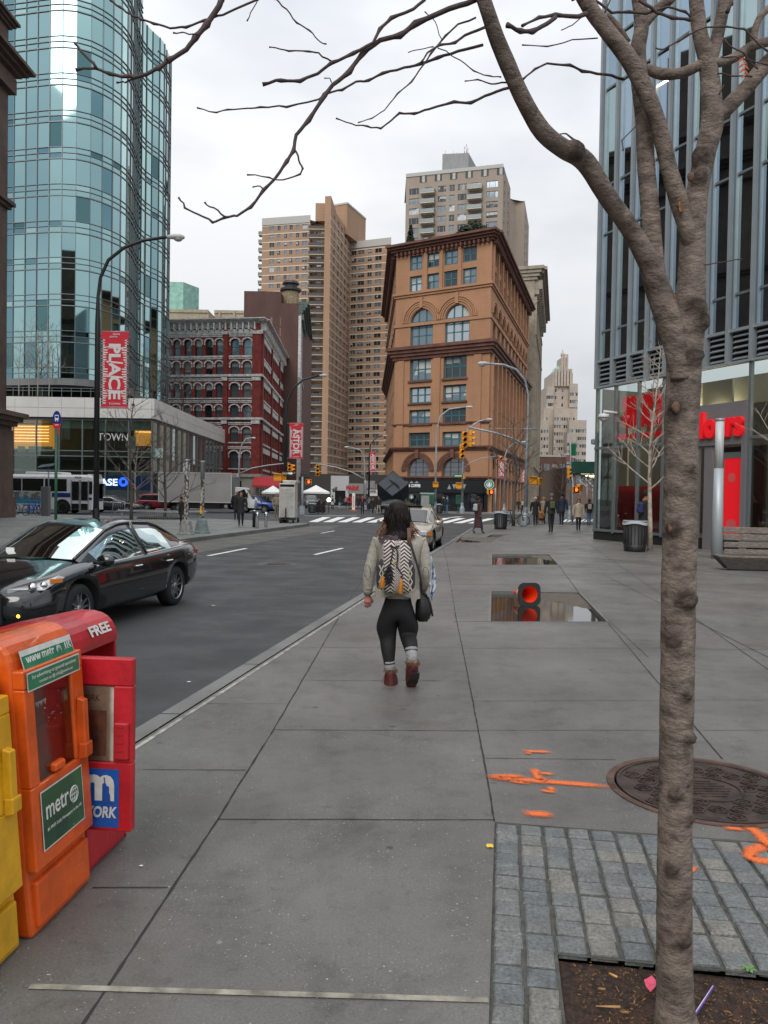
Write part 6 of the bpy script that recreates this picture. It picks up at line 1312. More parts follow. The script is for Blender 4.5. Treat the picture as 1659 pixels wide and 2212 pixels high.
T,b=post('thin silver pole with a green flag sign in front of the far shed',1232,62,[(1233,1000),(1232,925)],galv,.09,head=0,name='sign_post',cat='sign post',group='sign posts');q=MB(mat('street_sign_green',(.01,.16,.06),.4));q.box(P(1237,972,62),(.5,.03,.9),rz=0);q.build('street_sign',T);sig(T,P(1229,1012,61.8),1.2,.9)
T,b=post('silver signal mast in front of the red building with a long arm',514,90,[(514,1035),(514,1022)],galv,.14,head=0,name='signal_post',group='traffic signal posts',cat='signal post');arm(T,[(516,1024),(545,1011),(580,1005),(625,1000)],90,.1);sig(T,P(625,1006,89.8),.2,1.2);sig(T,P(631,1007,90),1.3,1.2);ped(T,P(599,1032,89.9),s=2.2)if False else None
T=thing('crossing_signal','orange pedestrian signal box on the black post above the food cart','signal',tuple(P(605,1040,47)));ped(T,P(600,1031,47),s=1.);ped(T,P(610,1032,47.2),s=1.,face=.8)
T=thing('one_way_sign','black and white one way arrow sign on the post above the food cart','sign',tuple(P(622,1028,47)));p=P(622,1022.5,47.1);q=MB(black);q.box(p,(.72,.02,.28));q.build('plate',T);q=MB(white);q.add([p+Vector((x,-.014,z))for x,z in((.02,.05),(.16,.05),(.16,.1),(.32,0),(.16,-.1),(.16,-.05),(.02,-.05))],[range(7)]);q.box(p+Vector((-.2,-.012,0)),(.26,.003,.02))if False else None;q.build('arrow',T);text('ONE WAY',p+Vector((-.13,-.014,0)),X3,Z3,.4,.1,white,T)
T,b=post('silver signal mast with a long arm in front of the apartment tower',789,92,[(789,1045),(789,1034)],galv,.12,head=0,name='signal_post',group='traffic signal posts',cat='signal post');arm(T,[(789,1036),(760,1020),(725,1009),(688,1003)],92,.1);sig(T,P(686,1008,91.8),.1,1.3)
T=thing('crossing_signal','lit orange hand signal on a white pole right of the food cart','signal',tuple(G(653,1110)),0,'pedestrian crossing signals');Yc_=66;q=MB(galv);q.tube([(HX(653.5,Yc_),Yc_,0),P(653.5,1030,Yc_)],.09);q.box((HX(653.5,Yc_),Yc_,.35),(.4,.4,.7));q.build('pole',T);ped(T,P(667,1041,Yc_-.2),True,1.);q=MB(black);p=P(657,1034,Yc_);q.box(p,(.9,.03,.3));q.build('one_way_plate',T)
stk=mat('stickered',(.3,.3,.28),.7);
def stickfix():
 t=stk.node_tree;b=t.nodes['Principled BSDF'];g=N(t,'ShaderNodeNewGeometry').outputs['Position'];v=N(t,'ShaderNodeTexVoronoi',Scale=13.);mp=N(t,'ShaderNodeMapping');mp.inputs['Scale'].default_value=(1.4,1.4,1);t.links.new(g,mp.inputs[0]);t.links.new(mp.outputs[0],v.inputs['Vector']);r=N(t,'ShaderNodeValToRGB');r.color_ramp.interpolation='CONSTANT';e=r.color_ramp.elements;e[0].position,e[0].color=0,(.03,.03,.03,1);e[1].position,e[1].color=.28,(.5,.48,.42,1)
 for p_,c_ in((.42,(.12,.1,.08)),(.52,(.55,.5,.4)),(.6,(.3,.08,.03)),(.64,(.2,.22,.2)),(.75,(.04,.12,.14)),(.79,(.4,.38,.33)),(.9,(.5,.3,.03)),(.92,(.02,.02,.02))):x=e.new(p_);x.color=(*c_,1)
 t.links.new(v.outputs['Color'],r.inputs[0]);t.links.new(r.outputs[0],b.inputs['Base Color'])
stickfix()
for u,v,top,lb,f0,cc in((402,1155,992,'grey pole stub plastered with stickers, the left of the pair on the plaza',.97,galv),(436,1152,995,'grey pole stub plastered with stickers, the right of the pair with a yellow patch',.74,galv)):
 b=G(u,v);T=thing('stickered_pole',lb,'pole',tuple(b),0,'stickered poles');zt=P(u,top,b.y).z;q=MB(stk,galv);q.lathe([(.088,.55),(.085,zt*f0)],b,14,cap=False);q.cur=1;q.lathe([(.085,zt*f0),(.085,zt-.1),(.1,zt-.08),(.1,zt)],b,14);q.build('shaft',T)
 q=MB(mat('pedestal_grey',(.27,.27,.25),.7,nscale=8,namt=.35,world=True)if u<420 else mat('pedestal_green',(.2,.25,.25),.7,nscale=8,namt=.3,world=True));q.lathe([(.36,0),(.36,.06),(.3,.08),(.2,.54),(.12,.6)],b,8,False);q.box(b+Vector((.0,-.24,.28)),(.18,.04,.26));q.build('pedestal',T)
 if u>420:q=MB(mat('sticker_yellow',(.7,.5,.03),.5),mat('sticker_red',(.5,.03,.02),.5));q.box(b+Vector((-.02,-.09,.95)),(.09,.02,.3));q.cur=1;q.box(b+Vector((.03,-.092,1.02)),(.07,.02,.12));q.build('sticker',T)
for u,v,vt,lb,m_ in((549,1139,1102,'black bollard with a silver cap beside two steel bollards',blackp),(555.5,1141,1106,'steel bollard standing right against the black bollard',chrome),(574.5,1139,1106,'steel bollard standing alone between the black one and the food cart',chrome)):
 b=G(u,v);zt=P(u,vt,b.y).z;T=thing('bollard',lb,'bollard',tuple(b),0,'bollards on the plaza');q=MB(m_);q.lathe([(.09,0),(.085,zt-.09),(.07,zt-.03)],b,14);q.build('post',T);q=MB(chrome);q.lathe([(.075,zt-.05),(.08,zt-.02),(.04,zt)],b,14);q.build('cap',T)
b=G(624,1130);b.z=0;T=thing('food_cart','closed steel food cart with diamond-embossed side on small wheels','food cart',tuple(b),0);cs=mat('cart_steel',(.66,.65,.6),.42,.7,nscale=2,namt=.15,world=True);k=b.y/FPX
x0,x1=P(602.5,1100,b.y).x,P(637,1100,b.y).x;q=MB(cs);z0_,z1_=P(620,1118,b.y).z,P(620,1044,b.y).z;q.box(((x0+x1)/2,b.y+.7,(z0_+z1_)/2),(x1-x0,1.4,z1_-z0_),bev=.02);q.box(((x0+x1)/2+.12,b.y+.75,z1_+.09),(x1-x0-.1,1.3,.16),bev=.03);q.build('body',T)
q=MB(cs);n=14
for i in range(12):
 for j in range(20):
  x=x0+.06+(x1-x0-.12)*(i+.5+(j%2)*.5)/12.5;z=z0_+.06+(z1_-z0_-.35)*(j+.5)/20;q.add([(x-.035,b.y-.003,z),(x,b.y-.003,z-.045),(x+.035,b.y-.003,z),(x,b.y-.003,z+.045),(x,b.y-.028,z)],[(0,1,4),(1,2,4),(2,3,4),(3,0,4)])
q.build('embossing',T);q=MB(darkm);q.box(((x0+x1)/2,b.y-.006,z1_-.13),(x1-x0-.1,.02,.14));q.build('slot',T)
tyre=mat('tyre_rubber',(.014,.014,.014),.75);
for x,y_ in((x0+.1,b.y-.05),(x1-.1,b.y+.1),(x1+.1,b.y+.9),(x0+.1,b.y+1.2)):q=MB(tyre);q.lathe([(.13,-.05),(.15,-.03),(.15,.03),(.13,.05)],(0,0,0),16,mtx=Matrix.Translation((x,y_,.15))@Matrix.Rotation(R(90),4,'Y'));q.build('wheel',T)
q=MB(black);q.box(((x0+x1)/2,b.y+.6,z0_-.1),(x1-x0,1.2,.08));q.box(((x0+x1)/2-.05,b.y-.1,z0_+.2),(.06,.1,.7));q.box(((x0+x1)/2-.05,b.y-.15,z0_-.1),(.5,.06,.06));q.build('tow_bar',T)
for u,v,w,Y,lb in((683,1048,60,74,'white square market umbrella right of the food cart'),(590,1049,48,76,'white square market umbrella half hidden behind the food cart')):
 c=P(u,v,Y);T=thing('market_umbrella',lb,'umbrella',(c.x,Y,0),0,'white market umbrellas');hw=w/2*Y/FPX;q=MB(mat('canvas_white',(.75,.75,.73),.7));z=c.z;n=8
 q.loft([[(c.x+math.cos(t)*r_,Y+math.sin(t)*r_,zz)for t in[math.pi/8+j*math.pi/4 for j in range(n)]]for r_,zz in((.02,z),(hw*.5,z-.32),(hw*1.05,z-.62),(hw*1.05,z-.78))],cap=False,smooth=False);q.build('canopy',T);q=MB(galv);q.tube([(c.x,Y,0),(c.x,Y,z)],.03);q.build('pole',T);q=MB(darkm);q.box((c.x+.1,Y,.5),(1.5,1.,1.));q.build('counter',T)
def bin_(u,v,vt,w,lb):
 b=G(u,v);zt=P(u,vt,b.y).z;r_=w/2*b.y/FPX;T=thing('litter_bin',lb,'litter bin',tuple(b),0,'black litter bins');q=MB(mat('bin_black',(.012,.012,.013),.5));q.lathe([(r_*.86,0),(r_*.9,.05),(r_*.95,zt*.2),(r_*.92,zt*.21),(r_,zt*.9)],b,24)
 for i in range(20):t=2*math.pi*i/20;q.box(b+Vector((math.cos(t)*r_*.965,math.sin(t)*r_*.965,zt*.55)),(.02,.03,zt*.62),rz=t)
 q.build('body',T);q=MB(galv);q.lathe([(r_*.8,zt*.93),(r_*1.04,zt*.93),(r_*1.04,zt*.97),(r_,zt),(r_*.8,zt)],b,24,cap=False);q.build('rim',T)
 q=MB(mat('bin_liner',(.5,.53,.56),.25,alpha=1));n=24;q.loft([[b+Vector((math.cos(t)*r_*(1.06+.03*math.sin(t*7)),math.sin(t)*r_*1.06,zt*(z_+.03*math.sin(t*3+1))))for t in[2*math.pi*j/n for j in range(n)]]for z_ in(.96,.875)],cap=False);q.build('liner',T)
bin_(1371,1191,1124,50,'large black litter bin beside the pale young tree at the pharmacy');bin_(1081,1143,1104,29,'black litter bin on the corner near the bicycle');bin_(675,1108,1086,16,'black litter bin beneath the white umbrella across the street');bin_(949,1109,1088,13,'small far black litter bin at the coffee shop corner')
b=G(1548,1207);T=thing('light_column','slim pale cylindrical light column in front of the pharmacy door','light column',tuple(b));zt=P(1548,904,b.y).z;zm=P(1548,1012,b.y).z;q=MB(mat('column_paint',(.4,.44,.46),.45,.3));q.lathe([(.16,0),(.15,1.2),(.13,zm)],b,20);q.build('shaft',T);q=MB(mat('column_lens',(.5,.52,.52),.25,nscale=20,namt=.2,stretch=(1,1,.05)));q.lathe([(.12,zm),(.12,zt-.08)],b,20);q.build('lens',T);q=MB(galv);q.lathe([(.125,zt-.08),(.125,zt)],b,20);q.build('cap',T)
wood=mat('weathered_wood',(.25,.21,.18),.75,nscale=5,namt=.0,col2=(.09,.075,.065),world=True,stretch=(2,2,14),bump=.4,bscale=14);wood_d=mat('weathered_wood_dark',(.075,.068,.06),.6,nscale=4,namt=.4,world=True,stretch=(2,2,9))
b=G(1572,1232);b.z=0;T=thing('timber_bench','heavy weathered timber bench with a slatted back at the right edge','bench',tuple(b));u_=Vector((1,-.12,0)).normalized();v_=Vector((-u_.y,u_.x,0));ra=math.atan2(u_.y,u_.x)
zs_=[P(1575,v,b.y+.1).z for v in(1138,1152,1153,1167,1170,1182,1185,1196,1199,1206)]
for i in range(5):q=MB(wood);z1_,z0_=zs_[2*i],zs_[2*i+1];lean=.16*(1-i/4);c=b+u_*1.15+v_*(.12-.05*i)+Vector((0,0,(z0_+z1_)/2));q.box(c,(2.5,.06,z1_-z0_-.008),rz=ra,bev=.008);q.build('back_slat',T)
q=MB(wood_d);zt=P(1560,1203,b.y).z;q.add([tuple(b+u_*x+v_*y+Z3*z)for x,y,z in((-.25,-.12,zt),(2.5,-.12,zt),(2.5,.5,zt),(-.25,.5,zt),(.02,.0,.03),(2.5,.0,.03),(2.5,.4,.03),(.02,.4,.03))],[(0,1,2,3),(4,7,6,5),(0,4,5,1),(1,5,6,2),(2,6,7,3),(3,7,4,0)]);q.build('base',T,fix=True);q=MB(black);q.box(b+u_*1.2+v_*.2+Z3*.015,(2.1,.3,.03),rz=ra);q.build('foot',T);q=MB(wood);q.box(b+u_*1.13+v_*.15+Z3*(zt+.02),(2.75,.5,.04),rz=ra,bev=.008);q.build('seat',T)
def twiggy(q,p,d,L,r,lev,rr,spread=.6,up=.25,n=4):
 pts=[p];dd=d.copy();steps=4
 for i in range(steps):dd=(dd+Vector((rr.uniform(-1,1),rr.uniform(-1,1),rr.uniform(-.3,1)*up))*.18).normalized();pts.append(pts[-1]+dd*(L/steps))
 q.tube(pts,[r*(1-.55*i/steps)for i in range(steps+1)],5 if lev else 4,False)
 if lev<=0:return
 for i in range(n):
  t=rr.uniform(.25,1.);k=min(steps-1,int(t*steps));b_=pts[k].lerp(pts[k+1],t*steps-k);a=rr.uniform(0,6.28);o=dd.orthogonal().normalized();o=Matrix.Rotation(a,3,dd)@o
  twiggy(q,b_,(dd*(1-spread)+o*spread+Z3*up).normalized(),L*rr.uniform(.4,.65)*(1.2-.5*t),r*.45,lev-1,rr,spread,up,max(2,n-1))
def bare_tree(label,b,h,r,m,seed,lev=3,first=.25,n=13,blen=.33,leaf=None,nleaf=0,group='bare young trees',lean=(0,0)):
 rr=random.Random(seed);T=thing('bare_tree',label,'tree',tuple(b),0,group);q=MB(m);b=Vector(b);pts=[b+Vector((lean[0]*t*h+.03*h*math.sin(t*5+seed)*t,lean[1]*t*h,h*t))for t in[i/8 for i in range(9)]];q.tube(pts,[r*(1.15 if i==0 else 1-.85*i/8)for i in range(9)],10);q.build('trunk',T)
 q=MB(m)
 for i in range(n):
  t=first+(1-first)*(i+rr.random()*.6)/n;k=min(7,int(t*8));p=pts[k].lerp(pts[k+1],t*8-k);a=i*2.4+rr.uniform(-.4,.4);d=Vector((math.cos(a),math.sin(a),.75)).normalized();twiggy(q,p,d,h*blen*(1.15-.75*t),r*.36*(1.2-t*.8)+.002,lev-1,rr,.5,.35,4)
 q.build('branches',T)
 if leaf:
  q=MB(leaf);vs=[v for v in bpy.data.objects[T.children[-1].name].data.vertices]if T.children else[]
  me=T.children[1].data if len(T.children)>1 else None
  cand=[Matrix.Translation(MW[T.name].translation)@v.co for v in me.vertices][::7]if me else[]
  for i in range(nleaf):
   p=rr.choice(cand)if cand else b;s=rr.uniform(.05,.1);a=Vector((rr.gauss(0,1),rr.gauss(0,1),rr.gauss(0,1))).normalized()*s;c_=a.orthogonal().normalized()*s;q.quad(p-a,p-c_,p+a,p+c_)
  q.build('leaves',T)
 return T
palebark=mat('pale_bark',(.4,.34,.28),.8,nscale=6,namt=.35,world=True);greyb=mat('grey_bark',(.1,.085,.075),.85)
bare_tree('slender pale-barked young tree beside the litter bin at the pharmacy',G(1404,1190),6.6,.085,palebark,3,3,.3,26,.24);bpy.context.view_layer.update()
bare_tree('pale-barked young tree outside the right edge whose twigs reach into view',(13.6,23.5,0),7,.09,palebark,8,3,.2,24,.42)
bare_tree('bare dark tree among the signal posts on the corner',(HX(1110,47),47,0),6.2,.1,greyb,12,4,.3,18,.38,group='bare young trees')
bare_tree('young tree with a few yellow leaves beside the black PLACE post',(HX(284,46),46,0),7.6,.1,greyb,21,4,.2,16,.4,mat('autumn_leaf',(.3,.2,.03),.7),260)
bare_tree('bare tree growing out of the ring bench on the plaza',(HX(357,50),50,0),6.2,.1,greyb,33,4,.12,16,.4);bare_tree('thin bare tree in front of the bank window',(HX(293,76),76,0),7,.08,palebark,41,3,.25,14,.35);bare_tree('bare spreading tree in front of the low brick block',(HX(1212,120),120,0),8.5,.16,mat('dim_bark',(.09,.065,.055),.9),55,4,.2,14,.4)
for i,(u,Y,h,lb)in enumerate(((40,84,7.5,'leftmost'),(62,84.3,8.5,'second from the left'),(80,83.6,7.,'third from the left'),(104,84,8.4,'fourth from the left'))):bare_tree(lb+' of the birches on the podium roof',(HX(u,Y),Y,11.0),h,.07,mat('birch_bark',(.3,.27,.23),.8),60+i,3,.3,14,.3,group='roof terrace trees')
for i,(u,Y,h)in enumerate(((340,93,7.5),(372,100,8.5),(408,106,8))):bare_tree(('bare tree at the podium roof corner','tallest bare tree on the podium roof against the red building','rightmost bare tree on the podium roof edge')[i],(HX(u,Y)-.8,Y,11.0),h,.12,greyb,70+i,4,.15,14,.42,group='roof terrace trees')
c=Vector((HX(352,50),50,0));T=thing('ring_bench','pale ribbed ring bench around a tree on the plaza','bench',tuple(c));rx,ry=95*50/FPX,1.9;q=MB(mat('cast_aluminium',(.42,.43,.43),.45,.5));n=48
rg=[[c+Vector((math.cos(t)*rx*k_,math.sin(t)*ry*k_,z))for k_,z in((1.,.44),(1.,.5),(.82,.5),(.82,.44))]for t in[2*math.pi*i/n for i in range(n)]];rg.append(rg[0]);q.loft(rg,cap=False,smooth=False);q.build('seat',T);q=MB(mat('cast_aluminium',(.42,.43,.43),.45,.5))
for i in range(150):
 t=2*math.pi*i/150;k_=.5+.5*abs(math.cos(t*1.5))**.6;lo_=.44-.42*(1-k_*.0)if True else 0;z0_=.02+.2*max(0,-math.sin(t))*0;p0=c+Vector((math.cos(t)*rx*.99,math.sin(t)*ry*.99,.45));bot=.3*abs(math.cos(t))**2;p1=c+Vector((math.cos(t)*rx*(.93-.04*abs(math.cos(t))),math.sin(t)*ry*.9,bot));q.tube([p0,p0.lerp(p1,.5)+(p0-c)*-.01,p1],.014,4,False)
q.build('ribs',T);q=MB(soil);q.lathe([(.0001,.12),(1.5,.1),(1.6,0)],c,20,mtx=None);q.build('planting_bed',T)
b=Vector((HX(121,26),26,0));T=thing('bus_stop_sign','green pole with an oval blue bus stop sign above the dark car','sign',tuple(b));q=MB(mat('pole_green',(.02,.1,.06),.4));q.tube([b,P(121.5,925,26)],.05);q.build('pole',T);c=P(123,908,26);q=MB(mat('sign_blue',(.01,.02,.2),.4),redp,white)
def ell(q,c,rx,rz_,m,dy,a0=0,a1=2*math.pi,n=28):q.cur=m;q.add([(c.x+math.cos(t)*rx,c.y-dy,c.z+math.sin(t)*rz_)for t in[a0+(a1-a0)*i/n for i in range(n+1)]],[range(n+1)])
q.box(c,(.05,.02,.5));ell(q,c,.145,.31,0,.012);ell(q,c,.15,.315,1,.014,R(200),R(340));q.cur=1;q.box(c-Z3*.38,(.14,.02,.16));q.build('plate',T);q=MB(white);q.box(c+Vector((.0,-.02,.09)),(.12,.004,.17));q.box(c+Vector((0,-.02,-.15)),(.12,.004,.02));q.box(c+Vector((.03,-.02,-.02)),(.03,.004,.03));q.box(c+Vector((-.04,-.02,-.02)),(.03,.004,.03));q.use(mat('sign_blue',(.01,.02,.2),.4));q.box(c+Vector((0,-.023,.11)),(.09,.003,.07));q.build('bus_symbol',T)
sb=mat('bike_blue',(.01,.12,.5),.4)
def bicycle(label,b,rz,col,docked=True,group='docked blue bicycles',s=1.):
 T=thing('bicycle',label,'bicycle',tuple(b),rz,group);T.scale=(s,)*3;q=MB(tyre)
 for x in(-.52,.52):
  q=MB(tyre,steel);q.tube([(x+math.cos(t)*.33,0,.34+math.sin(t)*.33)for t in[i*math.pi/12 for i in range(25)]],.022,6,False);q.cur=1
  for i in range(8):t=i*math.pi/4;q.tube([(x,0,.34),(x+math.cos(t)*.31,0,.34+math.sin(t)*.31)],.006,3)
  q.build('wheel',T,local=True)
 q=MB(col);q.tube([(-.52,0,.34),(-.1,0,.3),(.4,0,.75),(.52,0,.34)],.035,8);q.tube([(-.1,0,.3),(-.25,0,.85)],.03,8);q.tube([(-.52,0,.34),(-.22,0,.7)],.02,6);q.tube([(.4,0,.75),(.34,0,1.05)],.03);q.box((-.52,0,.7),(.5,.1,.06))if docked else None;q.build('frame',T,local=True)
 q=MB(black);q.tube([(.25,-.28,1.05),(.36,-.1,1.08),(.36,.1,1.08),(.25,.28,1.05)],.02,6);q.build('handlebar',T,local=True);q=MB(black);q.box((-.27,0,.92),(.26,.15,.06),bev=.02);q.build('saddle',T,local=True);return T
bt=bicycle('blue bicycle docked beside the grey kiosk on the plaza',(HX(68,52),52,0),R(75),sb);
for u,lb in((26,'blue bicycle docked at the left edge against the brownstone corner'),(77,'second blue bicycle docked nearest the grey kiosk')):dup(bt,(HX(u,53),53,0),R(80),lb)
bicycle('dark bicycle locked to the post by the corner litter bin',G(1111,1137),R(-12),blackp,False,None)
b=Vector((HX(99,52),52,0));T=thing('parking_kiosk','grey kiosk with a solar panel on a mast beside the blue bicycles','kiosk',tuple(b));q=MB(mat('kiosk_grey',(.12,.13,.13),.5));q.box(b+Z3*.95,(.5,.4,1.9),bev=.03);q.build('cabinet',T);q=MB(galv);q.tube([b+Vector((.18,0,1.5)),P(105,1008,52)],.05);q.build('mast',T);q=MB(mat('solar_panel',(.02,.025,.03),.2));q.box((0,0,0),(1.05,.7,.05),mtx=Matrix.Translation(P(101,1006,52))@Matrix.Rotation(R(18),4,'X')@Matrix.Rotation(R(-8),4,'Y'));q.build('solar_panel',T)
b=Vector((HX(254,52),52,0));T=thing('wire_barrier','tilted steel barrier frame standing on the plaza in front of the dark sedan','barrier',tuple(b));q=MB(steel);fr=[(-.35,.2),(.45,.15),(.5,1.),(-.28,1.05)]
q.tube([b+Vector((x,0,z))for x,z in fr+fr[:1]],.022,6);[q.tube([b+Vector((-.3+.12*i,0,.2)),b+Vector((-.25+.12*i,0,1.02))],.008,4)for i in range(7)];q.tube([b+Vector((-.35,-.3,0)),b+Vector((.1,0,.5)),b+Vector((.5,-.3,0))],.02,5);q.build('frame',T)
a_=47/FPX*80;c=Vector((HX(848.6,80),80,0));T=thing('cube_sculpture','big black cube sculpture balanced on one corner','sculpture',tuple(c));zb=P(848,1099,80).z;Rr,s3=a_*math.sqrt(2/3),math.sqrt(3)*a_;fw=R(-92)
rv=lambda k_,z:c+Vector((math.cos(fw+k_)*Rr,math.sin(fw+k_)*Rr,zb+z));lo_=[rv(R(120)*i,s3/3)for i in range(3)];up_=[rv(R(60)+R(120)*i,s3*2/3)for i in range(3)];bt_,tp_=c+Z3*zb,c+Z3*(zb+s3)
cube=mat('cube_steel',(.035,.042,.05),.42,.6,nscale=2,namt=.2,world=True);q=MB(cube);vs=[bt_,tp_]+lo_+up_;q.add(vs,[(1,5,2,7),(1,6,3,5),(1,7,4,6),(0,2,5,3),(0,3,6,4),(0,4,7,2)]);q.build('body',T,fix=True)
n_=(up_[0]-tp_).cross(lo_[0]-tp_).normalized();n_=n_ if n_.y<0 else-n_
def onp(u,v,o=.01):d=ray(u,v);t=(tp_-CAM).dot(n_)/d.dot(n_);return CAM+d*t+n_*o
z8=lambda x,y:(630.4+.2*x,995.4+.2*y);q=MB(darkm)
for pg_ in(((1048,208),(1058,204),(1112,232),(1150,262),(1168,290),(1150,300),(1100,262),(1085,250)),((1000,315),(1085,248),(1096,256),(1010,322)),((1140,288),(1150,288),(1174,318),(1166,322))):q.add([onp(*z8(*p))for p in pg_],[range(len(pg_))])
q.build('recess',T);q=MB(cube)
for i in range(3):
 for(a1,b1)in((tp_,up_[i]),(lo_[i],up_[i]),(lo_[i],up_[(i-1)%3]),(bt_,lo_[i])):q.tube([a1,b1],.03,4)
q.build('edge',T);q=MB(conc2);q.lathe([(.9,0),(.8,zb+.05)],c,20);q.build('plinth',T)
T=thing('far_shops','row of far single-storey shops with white signs below the apartment tower','shops',(HX(750,122),122,0));Yf=122;q=MB(mat('far_shop_dark',(.06,.055,.05),.8));a,b2=HX(648,Yf),HX(845,Yf);q.box(((a+b2)/2,Yf+3,2.4),(b2-a,6,4.8));q.build('wall',T)
q=MB(mat('far_shop_white',(.55,.56,.57),.6));q.box((HX(734,Yf),Yf-.1,2.6),((752-713)*Yf/FPX,.2,3.9));q.build('white_front',T);q=MB(mat('far_shop_grey',(.3,.28,.27),.6));q.box((HX(788,Yf),Yf-.1,P(788,1056,Yf).z),(5.0,.2,1.6));q.box((HX(800,Yf),Yf-.3,P(800,1047,Yf).z),(1.4,.2,1.2));q.build('sign_board',T)
q=MB(darkm);q.box((HX(735,Yf),Yf-.22,1.2),(1.6,.05,2.2));q.build('door',T);text('elf',P(723,1057,Yf-.3),X3,Z3,.75,.75,black,T,bold=.02);text('PARK',P(762,1054,Yf-.3),X3,Z3,2.,.7,redp,T,bold=.04);q=MB(white);q.box(P(806,1062,Yf-1.9),(1.35,.1,.6));q.box(P(806,1069,Yf-1.9),(1.35,.1,.3));q.build('hanging_sign',T);text('ARK',P(806,1061,Yf-2.1),X3,Z3,1.,.34,black,T,bold=.03)
p=G(763.5,1104);T=thing('sidewalk_sign','narrow white and orange sandwich sign standing in the crossing crowd','sign',tuple(p));q=MB(white,mat('sign_orange',(.7,.12,.03),.5));q.box(p+Z3*1.,(.3,.06,1.7));q.cur=1;[q.box(p+Vector((0,-.035,.45+.2*i)),(.16,.01,.1))for i in range(6)];q.box(p+Vector((0,0,.06)),(.6,.3,.1));q.build('board',T)
T=thing('lit_lamp','bright round light glowing under the umbrella by the food stall','lamp',tuple(P(711,1084,73)));q=MB(mat('bright_bulb',(1,1,1),.5,emit=(1,.97,.9),es=9.));q.ball(P(710.5,1079.5,73),.17,12,8);q.build('bulb',T);q=MB(black);p=P(710.5,1079.5,73);q.tube([p,(p.x,p.y,0)],.03);q.build('stand',T)
T=thing('newsstand','pale green closed newsstand in front of the coffee shop','kiosk',(HX(921,84),84,0));q=MB(mat('stand_green',(.3,.4,.35),.6));a,b2=HX(910,84),HX(934,84);q.box(((a+b2)/2,84,.95),(b2-a,1.6,1.9),bev=.02);q.box(((a+b2)/2,84,1.95),(b2-a+.25,1.9,.16));q.build('body',T);q=MB(mat('stand_shutter',(.35,.36,.34),.5));[q.box(((a+b2)/2,83.17,.35+.12*i),(b2-a-.2,.03,.1))for i in range(11)];q.build('shutter',T)
for u,lb in((925,'green utility box left of the silver lamp post at the coffee shop'),(982,'green utility box left of the signal pole at the coffee shop')):T=thing('utility_box',lb,'utility box',(HX(u+8,79),79,.9),0,'green boxes at the coffee shop');q=MB(mat('box_green',(.015,.09,.05),.5));q.box((HX(u+8,79),79,1.35),(.5,.4,.95),bev=.04);q.box((HX(u+8,79),79,.5),(.12,.12,1.));q.build('cabinet',T)
T=thing('stroller','orange and black patterned stroller on the right pavement','stroller',tuple(G(1168,1132)));p=G(1168,1132);q=MB(mat('stroller_cloth',(.55,.22,.07),.7,nscale=9,namt=0,col2=(.02,.02,.02),lo=.47,hi=.5));q.ball(p+Z3*.62,(.3,.35,.42),14,10);q.build('hood',T);q=MB(black);[q.tube([p+Vector((x,-.2,.12)),p+Vector((x*.8,.1,.95))],.02)for x in(-.22,.22)];q.build('frame',T)
for x in(-.22,.22):q=MB(tyre);q.lathe([(.1,-.02),(.12,0),(.1,.02)],(0,0,0),14,mtx=Matrix.Translation(p+Vector((x,-.2,.12)))@Matrix.Rotation(R(90),4,'Y'));q.build('wheel',T)
q=MB(bark);inv_=[]
for pts in([(1500,-40,29,2.5),(1480,-200,25,2.5),(1500,-420,20,2.5),(1480,-700,12,2.45)],[(1374,-40,30,2.5),(1360,-220,25,2.52),(1390,-450,18,2.55),(1370,-750,10,2.6)],[(1238,-50,30,2.35),(1170,-220,24,2.3),(1120,-450,18,2.28),(1060,-650,10,2.25)],[(1740,60,33,2.5),(1850,-60,27,2.5),(1930,-250,20,2.5),(2050,-450,12,2.55)],[(1572,-40,26,2.5),(1600,-230,22,2.5),(1590,-450,16,2.5),(1640,-700,9,2.5)],[(1470,-30,20,2.5),(1530,-120,16,2.6),(1600,-300,10,2.7)],[(1680,85,20,2.45),(1780,110,16,2.4),(1900,60,10,2.35)],[(1022,-60,30,2.0),(940,-210,27,1.95),(800,-340,23,1.88),(640,-390,19,1.8),(520,-330,15,1.77),(490,-150,12,1.76),(479,2,12,1.75)],[(1032,-2,10,2.03),(1010,-80,10,2.0),(960,-170,12,1.96)],[(920,-2,6,2.0),(880,-120,8,1.95),(850,-290,10,1.9)],[(593,0,4,1.9),(620,-160,6,1.85),(700,-370,8,1.83)],[(557,0,5,1.75),(560,-180,6,1.78),(600,-385,8,1.8)],[(1238,2,7,2.4),(1230,-60,8,2.36)],[(238,0,5,1.75),(330,-180,7,1.75),(520,-320,9,1.77)]):
 limb(q,pts,14,.04);a,b=P(*pts[-2][:2],pts[-2][3]),P(*pts[-1][:2],pts[-1][3]);inv_.append((a,b))
tree_=[o for o in bpy.data.objects if o.name.startswith('street_tree')][0];q.build('limb',tree_)
q=MB(tw);rr=random.Random(77)
for a,b in inv_[:7]:
 for k in range(7):p=a.lerp(b,k/6);d=((b-a).normalized()+Vector((rr.uniform(-.8,.8),rr.uniform(-.8,.8),.4))).normalized();twiggy(q,p,d,.7,.008,2,rr,.5,.3,3)
for k in range(6):p=P(900-60*k,-230-25*k,1.92-.02*k);twiggy(q,p,Vector((rr.uniform(-.6,.6),rr.uniform(-.6,.6),1)).normalized(),.6,.006,2,rr,.5,.3,3)
q.build('twigs',tree_)
cglass=mat('car_glass',(.01,.014,.014),.03,.0,spec=1.);taillr=mat('tail_lamp',(.4,.01,.01),.2);headl=mat('head_lamp',(.55,.56,.57),.08,.3);seatm=mat('car_seat',(.12,.115,.1),.8);rim=mat('alloy_rim',(.42,.43,.44),.3,.9)
